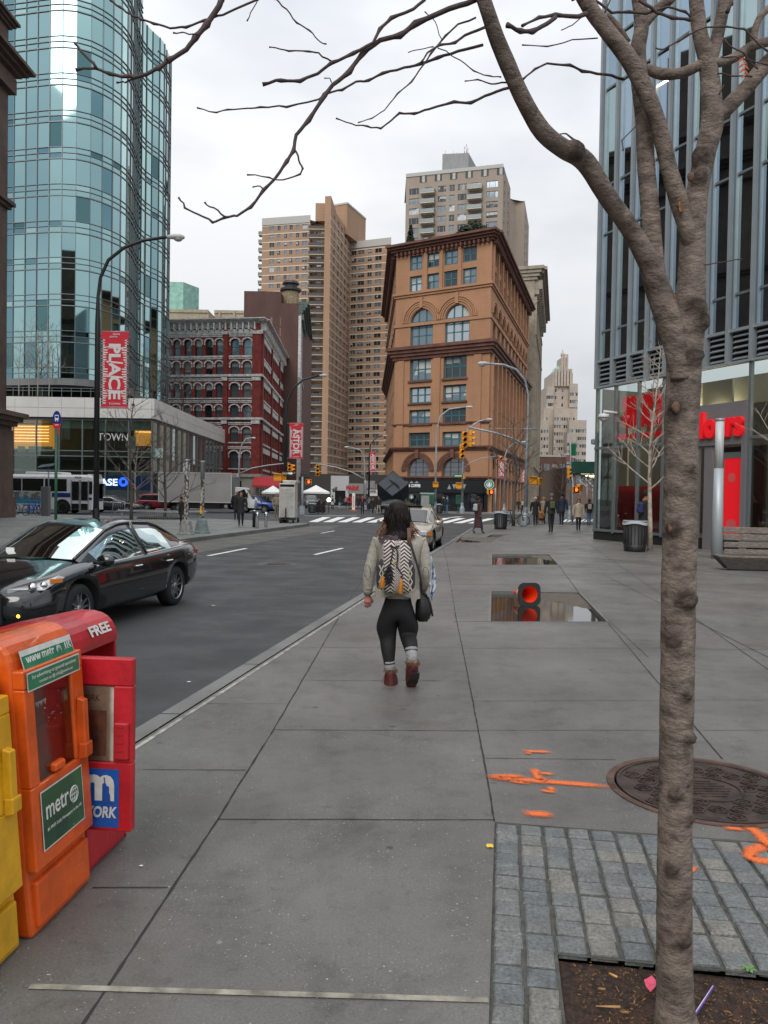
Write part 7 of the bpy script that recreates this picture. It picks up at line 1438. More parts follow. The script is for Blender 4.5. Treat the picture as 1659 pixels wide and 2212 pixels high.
def wheel(T,x,y,r,side,m=rim,spokes=10,w=.22):
 M_=Matrix.Translation((x,y,r))@Matrix.Rotation(R(-90)*side,4,'X');q=MB(tyre);q.lathe([(r*.66,w*.5),(r*.9,w*.5),(r,w*.36),(r,-w*.36),(r*.9,-w*.5),(r*.6,-w*.5)],(0,0,0),32,mtx=M_,cap=False);o=q.build('wheel',T,local=True)
 q=MB(m,darkm);q.lathe([(r*.68,w*.5),(r*.64,w*.44),(r*.6,.02),(.0001,0)],(0,0,0),32,mtx=M_,cap=False);q.cur=0;q.lathe([(.0001,w*.42),(r*.16,w*.42),(r*.2,w*.2)],(0,0,0),16,mtx=M_,cap=False)
 for i in range(spokes):q.box((r*.38,0,w*.36),(r*.56,r*(.07 if spokes>6 else.16),.025),mtx=M_@Matrix.Rotation(2*math.pi*i/spokes+(.12 if i%2 and spokes>6 else 0),4,'Z'))
 q.m=[1 if(k<64 and q.m[k]==0 and k>=32)else q.m[k]for k in range(len(q.m))];q.build('rim',o,local=True)
def car(name,label,cat,loc,rz,L,W_,H,col,st,cab,wr=.33,wb=2.78,suv=False,group='cars on the street',glass=None,detail=0,front='sedan',gr=None,rimm=rim):
 T=thing(name,label,cat,loc,rz,group);glass=glass or cglass;q=MB(col,darkm);rings=[]
 for x,zl,zb,zt,wl,wb_ in st:
  zm=zl+(zb-zl)*.45;h=[(wl*.7,zl),(wl,zl+.04),(wb_*1.02,zm-.06),(wb_*1.025,zm+.1),(wb_*.985,zb-.04),(wb_*.93,zb+(zt-zb)*.35),(wb_*.7,zt-(zt-zb)*.1),(wb_*.35,zt),(0,zt+.004)]
  rings.append([(x,y,z)for y,z in h]+[(x,-y,z)for y,z in h[-2::-1]])
 q.loft(rings,cap=True);bo=q.build('body',T,local=True,fix=True);bo.modifiers.new('s','SUBSURF').levels=1
 ax=(wb/2+.02,-wb/2+.02);cut=MB(darkm)
 for x in ax:cut.lathe([(wr+.07,-W_),(wr+.07,W_)],(0,0,0),32,mtx=Matrix.Translation((x,0,wr+.01))@Matrix.Rotation(R(90),4,'X'))
 co_=cut.build('cutter',fix=True);co_.matrix_world=T.matrix_local
 bpy.context.view_layer.update();co_.matrix_world=T.matrix_world.copy();bm_=bo.modifiers.new('b','BOOLEAN');bm_.operation='DIFFERENCE';bm_.object=co_;bm_.solver='EXACT';ev(bo);bpy.data.objects.remove(co_)
 q=MB(darkm);q.box((0,0,wr+.05),(L*.8,W_*.62,.3));q.build('underbody',T,local=True)
 q=MB(col,glass);rg=[]
 for x,zr,wr_,g in cab:
  zb=0.;i=0
  for k in range(len(st)-1):
   if st[k][0]>=x>=st[k+1][0]:f=(st[k][0]-x)/(st[k][0]-st[k+1][0]);zb=st[k][2]+(st[k+1][2]-st[k][2])*f;wbb=st[k][5]+(st[k+1][5]-st[k][5])*f
  wbb*=.93;zb-=.01;zr=max(zr,zb+.012);wt=wr_;h=[(wbb,zb-.03),(wbb,zb),(wt+(wbb-wt)*.2,zb+(zr-zb)*.72),(wt,zr-(zr-zb)*.09),(wt*.8,zr-.012),(wt*.4,zr),(0,zr+.004)]
  rg.append([(x,y,z)for y,z in h]+[(x,-y,z)for y,z in h[-2::-1]])
 nr=len(rg[0]);nc=len(cab)
 def mf(i,j):
  side=j in(1,2,nr-3,nr-4)and j not in(0,);j2=j if j<nr//2 else nr-2-j
  if abs(cab[i+1][1]-cab[i][1])>.3*abs(cab[i+1][0]-cab[i][0])and j2>=3:return 1
  if i in(0,nc-2):return 1 if j2>=3 or(j2 in(1,2)and cab[i][3]and cab[i+1][3])else 0
  return 1 if(j2 in(1,)and cab[i][3]and cab[i+1][3])or(j2==2 and cab[i][3]and cab[i+1][3]and False)else 0
 q.loft(rg,cap=False,closed=False,matf=mf);q.build('cabin',T,local=True)
 q=MB(col);
 for sg in(1,-1):
  pr_=lambda i,j:Vector(rg[i][j if sg>0 else nr-1-j])
  q.tube([pr_(i,3)for i in range(nc)],.025 if not suv else.035,6)
  for i in[k for k in range(1,nc-1)if cab[k][3]==2]:q.tube([pr_(i,1),pr_(i,2),pr_(i,3)],.04,6)
 q.build('pillar',T,local=True);q=MB(chrome)
 for sg in(1,-1):pr_=lambda i,j:Vector(rg[i][j if sg>0 else nr-1-j]);q.tube([pr_(i,1)+Vector((0,sg*.006,0))for i in range(nc)],.012,6);
 if not suv:q.build('chrome_trim',T,local=True)
 for x in ax:
  for sd in(1,-1):wheel(T,x,sd*(W_/2-.13),wr,sd,rimm,10)
 xf,xr=st[0][0],st[-1][0]
 for sd in(1,-1):
  q=MB(col);q.ball((cab[1][0]+.15,sd*(W_/2+.08),st[4][2]+.1),(.07,.13,.085),12,8);q.box((cab[1][0]+.15,sd*(W_/2-.03),st[4][2]+.06),(.05,.12,.04));q.build('mirror',T,local=True)
  for x in(.15,-.85):q=MB(chrome if detail else col);q.box((x-.2,sd*(W_/2+.012),st[5][2]-.1),(.2,.03,.028),bev=.01);q.build('door_handle',T,local=True)
  q=MB(darkm);[q.box((x,sd*(W_/2-.005),.62),(.008,.03,.5))for x in(wb/2-.75,-.12,-wb/2+.45)];q.build('door_gap',T,local=True)if False else None
  q=MB(taillr);q.box((xr+.17,sd*W_*.385,st[-2][2]-.06),(.22,W_*.12,.13),bev=.03);q.build('tail_lamp',T,local=True)
 return T,rg
SED=[(2.43,.38,.52,.56,.45,.5),(2.38,.24,.58,.64,.68,.72),(2.2,.19,.66,.75,.82,.84),(1.75,.18,.76,.87,.88,.89),(1.2,.18,.84,.95,.89,.905),(.85,.18,.88,.98,.89,.91),(.2,.18,.91,.96,.89,.915),(-.6,.18,.94,.98,.89,.915),(-1.3,.18,.98,1.0,.89,.91),(-1.75,.2,1.0,1.06,.87,.9),(-2.2,.24,1.0,1.09,.84,.87),(-2.38,.3,.9,.98,.72,.78),(-2.44,.42,.78,.82,.5,.6)]
SCAB=[(1.15,.97,.62,0),(.85,1.1,.6,1),(.3,1.36,.57,1),(-.05,1.445,.56,1),(-.38,1.465,.56,2),(-.95,1.44,.56,1),(-1.25,1.38,.55,1),(-1.6,1.25,.56,0),(-2.0,1.09,.58,0)]
bcar=mat('car_paint_black',(.006,.0075,.0085),.12,.0,spec=.6,coat=1.);cg=glassmat('near_car_glass',(.85,.95,.92),.09,.01,(.4,.46,.43))
fw_,rw_=Vector((-3.93,10.2,0)),Vector((-3.42,12.93,0));dirv=(fw_-rw_).normalized();mid=(fw_+rw_)/2+Vector((-dirv.y,dirv.x,0))*0
left=Vector((-dirv.y,dirv.x,0));ctr=mid-left*.8;ctr.z=ZR
T,rg=car('sedan','black sedan with a lit amber indicator passing on the left','car',tuple(ctr),math.atan2(dirv.y,dirv.x),4.85,1.82,1.47,bcar,SED,SCAB,glass=cg,detail=1);T.scale=(1,1,.965)
lm=mat('amber_lit',(.9,.35,.02),.3,emit=(1,.35,.03),es=5.);amb=mat('amber_lens',(.7,.2,.02),.2)
for sd in(1,-1):
 q=MB(headl);q.add([(2.33,sd*.5,.6),(2.12,sd*.84,.66),(1.82,sd*.915,.79),(1.9,sd*.88,.82),(2.2,sd*.7,.76),(2.34,sd*.5,.68)],[range(6)]);h=q.build('headlight',T,local=True,fix=True);s_=h.modifiers.new('s','SOLIDIFY');s_.thickness=.035;s_.offset=0;q=MB(amb);q.box((1.98,sd*.905,.765),(.16,.03,.05),rz=-sd*.35);q.build('amber_lens',h,local=True);q=MB(chrome);q.ball((2.2,sd*.74,.7),.055,12,8);q.ball((2.1,sd*.82,.72),.045,12,8);q.build('reflector',h,local=True)
 q=MB(lm);q.box((2.33,sd*.62,.37),(.06,.16,.05),bev=.015,rz=-sd*.4);q.build('indicator',T,local=True)
q=MB(chrome);[q.box((2.44-.02*abs(i-2),0,.3+.055*i),(.03,.9-.05*abs(i-2),.014))for i in range(6)];q.use(darkm);q.box((2.41,0,.43),(.04,1.,.34));q.build('grille',T,local=True)
q=MB(seatm)
for x,y in((.05,.36),(.05,-.36),(-.85,.4),(-.85,-.4)):q.box((x-.1,y,.85),(.16,.46,.62),bev=.05);q.box((x-.14,y,1.22),(.1,.24,.16),bev=.04)
q.build('seat',T,local=True);q=MB(mat('dashboard',(.03,.03,.03),.6));q.box((.85,0,.9),(.5,1.4,.1),bev=.03);q.tube([(.55+.03*math.sin(t),.36+math.cos(t)*.18,1.0+math.sin(t)*.18)for t in[i*math.pi/8 for i in range(17)]],.014,6);q.build('dashboard',T,local=True);q=MB(white);q.box((1.0,-.42,1.045),(.01,.12,.07),rz=.0);q.build('window_label',T,local=True)
gold=mat('car_paint_champagne',(.42,.36,.28),.25,.5,coat=.6);f1=G(931,1190,ZR);dv2=STREET;c2=Vector((f1.x,f1.y,0))+dv2*1.35+Vector((-dv2.y,dv2.x,0))*.8;c2.z=ZR
T,rg=car('sedan','champagne sedan parked at the kerb ahead of the walking woman','car',tuple(c2),math.atan2(-dv2.y,-dv2.x),4.85,1.8,1.42,gold,SED,SCAB,detail=0)
for sd in(1,-1):q=MB(headl);q.box((2.33,sd*.62,.62),(.2,.34,.16),bev=.03,rz=-sd*.25);q.use(amb);q.box((2.2,sd*.82,.62),(.2,.06,.14),rz=-sd*.5);q.build('headlight',T,local=True)
q=MB(darkm);q.box((2.42,0,.58),(.05,.7,.13));q.box((2.43,0,.33),(.05,1.1,.12));q.use(white);q.box((2.46,0,.42),(.01,.32,.1));q.build('grille',T,local=True);q=MB(darkm);q.box((-.3,.0,1.475),(.8,.6,.01));q.build('sunroof',T,local=True)
SUV=[(2.2,.35,.7,.76,.6,.7),(2.12,.3,.84,.92,.78,.82),(1.7,.27,.95,1.05,.86,.88),(1.2,.26,1.0,1.1,.87,.89),(.9,.26,1.02,1.1,.87,.89),(.3,.26,1.03,1.05,.87,.89),(-.6,.26,1.03,1.05,.87,.89),(-1.4,.26,1.04,1.06,.87,.89),(-2.0,.27,1.04,1.06,.86,.88),(-2.15,.32,1.02,1.04,.8,.86),(-2.2,.4,.95,1.,.7,.8)]
SUC=[(1.15,1.1,.66,0),(.85,1.3,.66,1),(.45,1.6,.65,1),(.1,1.68,.65,2),(-.8,1.7,.65,2),(-1.5,1.68,.64,1),(-2.0,1.62,.62,2),(-2.18,1.1,.66,0)]
def yroad(u,Y):return(HX(u,Y),Y,ZR)
bluec=mat('car_paint_blue',(.01,.05,.24),.25,.3,coat=.6);redc=mat('car_paint_red',(.2,.012,.025),.3,.2,coat=.5)
T,_=car('suv','blue suv waiting in front of the delivery truck','car',yroad(545,75.5),0,4.4,1.78,1.7,bluec,SUV,SUC,suv=True,wb=2.5,wr=.36)
for sd in(1,-1):q=MB(headl);q.box((2.08,sd*.66,.86),(.24,.26,.18),bev=.04,rz=-sd*.4);q.build('headlight',T,local=True)
q=MB(mat('bumper_grey',(.2,.21,.22),.5));q.box((2.15,0,.5),(.2,1.7,.28),bev=.06);q.box((0,.9,.5),(2.,.06,.2));q.box((0,-.9,.5),(2.,.06,.2));q.build('bumper',T,local=True)
T,_=car('suv','dark red suv behind the delivery truck','car',yroad(352,75.2),0,4.4,1.78,1.7,redc,SUV,SUC,suv=True,wb=2.5,wr=.37)
T,_=car('sedan','black sedan in front of the bank behind the plaza','car',yroad(246,68),0,4.85,1.8,1.45,bcar,SED,SCAB,wb=2.78)
T,_=car('sedan','dark far sedan right of the cube sculpture','car',(HX(866,76),76,ZR),R(-35),4.4,1.8,1.45,bcar,SED,SCAB)
T,_=car('suv','grey far suv under the white umbrellas','car',(HX(672,106),106,ZR),R(-80),4.4,1.78,1.7,mat('car_paint_grey',(.2,.22,.24),.3,.3),SUV,SUC,suv=True,wb=2.5)
bw_,bL,bH=2.55,12.2,3.05;T=thing('city_bus','white and blue city bus seen side-on behind the plaza','bus',(HX(200,62)-bL/2,62+bw_/2,ZR));bwm=mat('bus_white',(.76,.77,.76),.35,nscale=2,namt=.08,coat=.2,world=True);y0=-bw_/2;hx=bL/2
q=MB(bwm);q.loft([[(x,y,z)for y,z in((-w_,.32),(-w_,h_*.8),(-w_*.97,h_*.94),(-w_*.85,h_),(w_*.85,h_),(w_*.97,h_*.94),(w_,h_*.8),(w_,.32))]for x,w_,h_ in((-hx,bw_/2,3.),(hx-.35,bw_/2,3.05),(hx-.1,bw_/2*.97,2.98),(hx,bw_/2*.85,2.6))],smooth=False);q.build('body',T,local=True,bevel=.03,fix=True)
px=lambda u:(u-200)*62/FPX+hx;pz=lambda v:(1057.5-v)*62/FPX+CAMH-ZR
for u0,u1 in((-60,-22),(-20,4),(6,46),(48,94),(97,144)):q=MB(cglass);q.box(((px(u0)+px(u1))/2,y0-.005,(pz(1033)+pz(1060))/2),(px(u1)-px(u0),.03,pz(1033)-pz(1060)),bev=.012);q.build('window',T,local=True)
for u0,u1 in((154,172),(174,191)):
 q=MB(cglass);q.box(((px(u0)+px(u1))/2,y0-.02,(pz(1038)+pz(1079))/2),(px(u1)-px(u0)-.1,.03,pz(1038)-pz(1079)),bev=.012);q.box(((px(u0)+px(u1))/2,y0-.02,(pz(1086)+pz(1100))/2),(px(u1)-px(u0)-.1,.03,pz(1086)-pz(1100)));q.use(galv);[q.box((px(u_),y0-.02,(pz(1035)+pz(1103))/2),(.05,.05,pz(1035)-pz(1103)))for u_ in(u0,u1)];q.build('door',T,local=True)
busb=mat('bus_blue',(.012,.04,.2),.4);q=MB(busb);z_=pz(1071);q.box(((px(112)+px(152))/2,y0-.006,pz(1068)),(px(152)-px(112),.012,.34));q.box(((px(192)+px(199))/2,y0-.006,pz(1075)),(px(199)-px(192),.012,.18));q.box((hx-.02,0,1.1),(.06,2.,.2));q.build('stripe',T,local=True)
q=MB(mat('ad_dark',(.16,.16,.16),.5,nscale=2.2,namt=0,col2=(.45,.44,.42),lo=.45,hi=.5),mat('ad_blue',(.06,.28,.42),.5));q.box(((px(-20)+px(88))/2,y0-.006,(pz(1062)+pz(1076))/2),(px(88)-px(-20),.012,pz(1062)-pz(1076)));q.cur=1;q.box(((px(-20)+px(88))/2,y0-.006,(pz(1076)+pz(1087))/2),(px(88)-px(-20),.012,pz(1076)-pz(1087)));q.build('advert',T,local=True);text('GERMANY',(px(62),y0-.02,pz(1073)),X3,Z3,1.6,.16,mat('ad_blue',(.06,.28,.42),.5),T,local=True)if False else text('MANY',(px(52),y0-.02,pz(1074)),X3,Z3,.9,.16,mat('ad_letter',(.05,.3,.5),.5),T,local=True)
text('5634',(px(169),y0-.02,pz(1029)),X3,Z3,.5,.16,black,T,local=True,bold=.02)
q=MB(bwm);q.box(((px(50)+px(130))/2,0,3.13),(px(130)-px(50),1.9,.22),bev=.06);q.build('roof_unit',T,local=True);q=MB(cglass);q.box((hx-.06,0,1.75),(.12,2.1,1.3));q.box((px(196),y0-.01,(pz(1037)+pz(1066))/2),(.25,.03,1.));q.build('windscreen',T,local=True);q=MB(lampw);q.box((hx-.3,0,2.95),(.5,1.7,.36));q.build('destination_box',T,local=True)
for x in(px(135),px(135)-6.6 if False else-hx+3.2):
 q=MB(darkm);q.lathe([(.62,0),(.62,.04)],(0,0,0),24,mtx=Matrix.Translation((x,y0+.03,.52))@Matrix.Rotation(R(90),4,'X'));q.build('wheel_arch',T,local=True)
 for sd in(1,-1):wheel(T,x,sd*(bw_/2-.12),.48,sd,lampw,6,.28)
T=thing('box_truck','large grey box truck with a white cab waiting behind the plaza','truck',(HX(430,73),73+1.2,ZR));tx=lambda u:(u-430)*73/FPX;tz=lambda v:(1064-v)*73/FPX+CAMH-ZR;gb=mat('truck_box_grey',(.33,.32,.3),.45,nscale=.7,namt=.1,world=True);b0,b1=tx(343),tx(500)
q=MB(gb);q.box(((b0+b1)/2,0,(tz(1022)+tz(1085))/2),(b1-b0,2.4,tz(1022)-tz(1085)),bev=.03);q.build('cargo_box',T,local=True);q=MB(lampw);[q.box(((b0+b1)/2,s_,z_),(b1-b0+.02,.04,.09))for s_ in(-1.21,1.21)for z_ in(tz(1022),tz(1085))];[q.box((x_,-1.21,(tz(1022)+tz(1085))/2),(.1,.04,tz(1022)-tz(1085)))for x_ in(b0,b1)];q.build('edge_rail',T,local=True);text('7',(b0+.3,-1.215,tz(1060)),X3,Z3,.14,.25,black,T,local=True);text('U.S. POSTAL',(0,0,0),X3,Z3,1,.1,black,T,local=True)if False else None
q=MB(mat('truck_fairing',(.16,.15,.15),.5));q.box((b1+.14,0,(tz(1027)+tz(1082))/2),(.28,2.2,tz(1027)-tz(1082)),bev=.1);q.build('front_panel',T,local=True)
cw_=mat('truck_cab_white',(.6,.61,.61),.35,coat=.3);c0_,c1_=tx(506),tx(549);h=tz(1052);q=MB(cw_);q.loft([[(x,y,z)for y,z in((-1.,zb),(-1.,zt*.62),(-.92,zt),(.92,zt),(1.,zt*.62),(1.,zb))]for x,zb,zt in((c0_,.55,h),(c0_+.1,.5,h+.03),(c0_+.95,.5,h),(c1_-.2,.45,h*.55),(c1_,.45,h*.5))],smooth=False);q.build('cab',T,local=True,fix=True,bevel=.03)
for sd in(1,-1):q=MB(cglass);q.add([(c0_+.25,sd*1.005,h*.62),(c0_+1.25,sd*1.005,h*.6),(c0_+.9,sd*.935,h*.93),(c0_+.3,sd*.935,h*.93)],[(0,1,2,3)]);q.build('side_window',T,local=True)
q=MB(cglass);q.add([(c0_+1.02,-.86,h*.95),(c0_+1.02,.86,h*.95),(c1_-.18,.93,h*.58),(c1_-.18,-.93,h*.58)],[(0,1,2,3)]);q.build('windscreen',T,local=True);q=MB(mat('bumper_grey',(.2,.21,.22),.5));q.box((c1_+.02,0,.55),(.15,2.,.3),bev=.04);q.build('bumper',T,local=True);q=MB(black);q.box((c0_+1.2,-1.25,h*.72),(.08,.16,.4));q.build('mirror',T,local=True);q=MB(headl);[q.box((c1_+.02,s_*.75,.9),(.1,.4,.2),bev=.02)for s_ in(-1,1)];q.build('headlight',T,local=True)
q=MB(black);q.box(((b0+b1)/2,0,.85),(b1-b0,1.,.25));q.box(((b0+b1)/2+.8,0,.6),(b1-b0-3.8,2.2,.5));q.build('chassis',T,local=True)
for x in(b0+1.9,c0_+.75):
 for sd in(1,-1):wheel(T,x,sd*.98,.43,sd,lampw,6,.26)
skin_=mat('skin',(.42,.23,.16),.55,nscale=30,namt=.1);shoe_m=mat('shoe_black',(.015,.014,.014),.5)
def cm(c):return mat('cloth_%d_%d_%d'%tuple(int(x*999)for x in c),c,.85,nscale=9,namt=.2,bump=.2,bscale=60)
def skinmesh(name,T,verts,edges,root,mats,matf,sub=2):
 me=bpy.data.meshes.new(name);me.from_pydata([v[:3]for v in verts],edges,[]);o=bpy.data.objects.new(name,me);S.collection.objects.link(o)
 s=o.modifiers.new('k','SKIN');s.use_smooth_shade=True;s.branch_smoothing=.6
 for i,v in enumerate(verts):me.skin_vertices[0].data[i].radius=(v[3],v[4]if len(v)>4 else v[3]);me.skin_vertices[0].data[i].use_root=(i==root)
 m_=o.modifiers.new('s','SUBSURF');m_.levels=m_.render_levels=sub;ev(o)
 for m in mats:o.data.materials.append(m)
 for p in o.data.polygons:p.use_smooth=True;p.material_index=matf(p.center)
 if T is not None:o.parent=T
 return o
def ring(c,rx,ry,n=14,rot=0.):return[(c[0]+math.cos(t)*rx,c[1]+math.sin(t)*ry,c[2])for t in[2*math.pi*i/n for i in range(n)]]
def person(label,base,vtop,rz,coat,legs=(.015,.016,.02),hair=(.02,.014,.01),stride=.1,coatlen=.45,hat=None,hairlen=0,bag=None,scarf=None,group='pedestrians around the crossing',lean=0.,arm=0.,uv=None,sk=None,hood=False,wide=1.2):
 b=Vector(base);H=P(uv[0]if uv else 829,vtop,b.y).z-b.z;H=max(1.45,min(2.0,H));T=thing('person',label,'person',tuple(b),rz,group);T.scale=(H,)*3;s=stride
 def lg(sd,st):
  kb=.02 if st>=0 else.0;lift=.0 if st>=0 else.02;return[(sd*.05,0,.5,.056),(sd*.05,st*.5+kb,.28,.04),(sd*.048,st-(.0 if st>0 else.01),.045+lift,.024),(sd*.052,st+.075,.018+lift*.3,.02)]
 V=[(0,0,.53,.075*wide,.06),(0,lean*.3,.64,.07*wide,.05),(0,lean*.7,.76,.085*wide,.055),(0,lean,.835,.03),(0,lean+.005,.865,.034),(0,lean+.012,.905,.046,.052),(0,lean+.012,.95,.046,.055),(0,lean+.005,.985,.03,.035)];E=[(i,i+1)for i in range(7)]
 for sd,st in((1,s),(-1,-s)):
  k=len(V);V+=lg(sd,st);E+=[(0,k),(k,k+1),(k+1,k+2),(k+2,k+3)]
 hands=[]
 for sd in(1,-1):
  k=len(V);sw=-sd*s*.8;w_=(sd*.135*wide,lean*.3+sw*.8+arm*.25,.485+abs(sw)*.15+arm*.12);V+=[(sd*.1*wide,lean*.9,.795,.036),(sd*.13*wide,lean*.5+sw*.3-.01,.645,.027),(*w_,.019),(w_[0]-sd*.004,w_[1]+.012,w_[2]-.045,.02,.012)];E+=[(2,k),(k,k+1),(k+1,k+2),(k+2,k+3)];hands.append(V[-1])
 lm_,sm_=cm(legs),sk or skin_
 def mf(c):return 2 if c.z<.05 else(1 if c.z<.56 and abs(c.x)<.1*wide and not any((c-Vector(h[:3])).length<.04 for h in hands)else(0 if c.z>.83 or any((c-Vector(h[:3])).length<.045 for h in hands)else 3))
 skinmesh('body',T,V,E,0,[sm_,lm_,shoe_m,cm(coat)],mf,1)
 q=MB(cm(coat));y=lambda z:lean*max(0,(z-.5)/.33);hem=.53-(coatlen-.45)if coatlen>.45 else.53-(coatlen-.45)
 rg=[ring((0,y(z)-.004,z),rx*wide,ry,14)for z,rx,ry in((hem,.088+(.5-hem)*.12,.07+(.5-hem)*.1+abs(s)*.12),((hem+.6)/2,.088,.068+abs(s)*.05),(.62,.083,.062),(.7,.092,.068),(.77,.105,.066),(.805,.1,.058),(.826,.062,.045),(.845,.04,.04))];q.loft(rg,cap=False)
 for i in(1,2):
  k=8+8+(i-1)*4;a,e_,w_=[Vector(V[k+j][:3])for j in range(3)];q.tube([a+Vector((0,0,.006)),a.lerp(e_,.5),e_,e_.lerp(w_,.5),w_],[.043,.039,.036,.031,.028],10,False)
 if hood:q.ball((0,lean-.02,.85),(.07,.05,.045),12,8)
 q.build('coat',T,local=True)
 hm=cm(hair)if not hat else cm(hat);q=MB(hm);hy=lean+.002;q.loft([ring((0,hy-.004-.01*(z<.95),z),rx,ry,14)for z,rx,ry in((.9,.045,.03),(.925,.053,.05),(.955,.055,.058),(.985,.042,.046),(1.,.02,.022),(1.002,.003,.003))],cap=False)
 if hairlen:q.loft([ring((0,hy-.028-k_*.01,.95-k_*hairlen),.052+.01*k_,.03,12)for k_ in(0,.4,.8,1.)])
 q.build('hat'if hat else 'hair',T,local=True)
 q=MB(mat('face_dark',(.05,.03,.025),.6));[q.box((sx_,lean+.064,.925),(.011,.006,.006))for sx_ in(-.018,.018)];q.use(mat('lips',(.3,.1,.09),.5));q.box((0,lean+.066,.893),(.018,.005,.004));q.use(sm_);q.ball((0,lean+.068,.91),(.006,.009,.01),6,4);q.build('face',T,local=True)
 if scarf:q=MB(cm(scarf));q.loft([ring((0,lean+.004,z),r_,r_*.95,12)for z,r_ in((.81,.06),(.83,.066),(.85,.058),(.868,.045))],cap=False);q.box((.02,lean+.062,.74),(.04,.012,.15));q.build('scarf',T,local=True)
 if bag:
  kind,c_=bag;q=MB(cm(c_))
  if kind=='back':q.box((0,lean-.1,.7),(.13,.075,.19),bev=.025);q.box((0,lean-.14,.66),(.09,.03,.08),bev=.01);[q.tube([(x,lean-.06,.8),(x,lean+.0,.825),(x,lean+.06,.77)],.008,5)for x in(-.05,.05)]
  else:q.box((.16,0,.47),(.05,.13,.13),bev=.02);q.tube([(.15,-.03,.53),(.05,0,.83),(-.08,.04,.6)],.005,5)
  q.build('bag',T,local=True)
 return T
BK,NV,GY=(.018,.018,.02),(.02,.03,.055),(.2,.2,.2);jean=(.08,.13,.22)
def pp(u,vf,vh,*a,z=0.,**k):g_=G(u,vf,z);return lambda label,rz,coat,**kw:person(label,g_,vh,rz,coat,uv=(u,vh),**kw)
A_,T_=R(0),R(180)
pp(520,1137,1061)('man in a long black coat and glasses walking towards the camera on the plaza',T_+.2,BK,coatlen=.6,stride=.07,bag=('side',BK));pp(510.6,1124,1059)('grey-haired person half hidden behind the man in the black coat',T_+.2,BK,hair=(.4,.38,.36),coatlen=.6)
pp(391,1134,1072)('woman in a dark hat and rust scarf beside the sticker-covered pole',R(80),BK,hat=(.04,.02,.015),scarf=(.25,.07,.03),coatlen=.62,stride=.03,hairlen=.06);pp(597,1119,1065)('man in a beige jacket standing behind the food cart',R(200),(.3,.25,.18),legs=(.2,.17,.12),hair=(.2,.19,.18),stride=.02)
pp(1032,1153,1072)('woman in a long maroon coat with a white backpack crossing the pavement',R(-55),(.055,.02,.02),legs=jean,coatlen=.82,stride=.12,bag=('back',(.42,.46,.46)),hood=True)
pp(1156,1135,1073)('white-haired woman in a dark coat walking towards the camera',T_,BK,hair=(.55,.52,.48),coatlen=.6,stride=.06,hairlen=.05);pp(1174,1130,1073)('fair-haired woman in a tan coat behind the white-haired woman',T_,(.4,.3,.2),hair=(.3,.18,.08),hairlen=.08,coatlen=.6)
pp(1190,1151,1065)('man in a grey beanie with a green backpack walking away',A_+.1,BK,hat=(.12,.12,.12),stride=.06,bag=('back',(.09,.1,.04)),wide=1.15,coatlen=.5);pp(1213,1135,1062)('tall man in a navy puffer coat walking away on the right',A_,NV,stride=.06,wide=1.15,coatlen=.55)
pp(1249,1147,1077)('long-haired woman in a cream duffle coat walking towards the camera',T_,(.5,.4,.28),hair=(.1,.045,.02),hairlen=.13,stride=.05,coatlen=.55,scarf=(.55,.47,.36));pp(1272,1136,1077)('woman in a dark jacket and jeans with a pale pink backpack walking away',A_,BK,legs=jean,hairlen=.08,bag=('back',(.45,.32,.28)),coatlen=.5,stride=.05);pp(1290,1122,1079)('small far person in a red jacket by the scaffold shed',T_,(.4,.03,.03))
person('man in a dark coat with a fur collar and blue backpack at the pharmacy window',tuple(G(1393,1187)),1056,R(-75),(.025,.03,.025),uv=(1393,1056),scarf=(.35,.17,.06),bag=('back',(.03,.03,.12)),stride=.03,coatlen=.6,wide=1.1,group=None)
for a in((1071,1104,1077,'person in a blue jacket standing at the coffee shop corner',R(80),(.05,.1,.2),dict(legs=jean)),(1120,1106,1078,'far person in dark clothes by the dark bare tree',A_,BK,{}),(1128,1105,1079,'far person in a pale coat right of the dark bare tree',T_,(.4,.4,.38),{}),(958,1110,1069,'person with a yellow scarf standing by the small far bin',R(60),BK,dict(scarf=(.5,.38,.1))),(965,1111,1070,'person with a turquoise scarf walking past the small far bin',R(-120),NV,dict(legs=jean,scarf=(.05,.4,.55),stride=.08)),(993,1103,1080,'person in orange trousers standing behind the signal pole',T_,BK,dict(legs=(.5,.12,.03)))):pp(*a[:3])(a[3],a[4],a[5],**a[6])
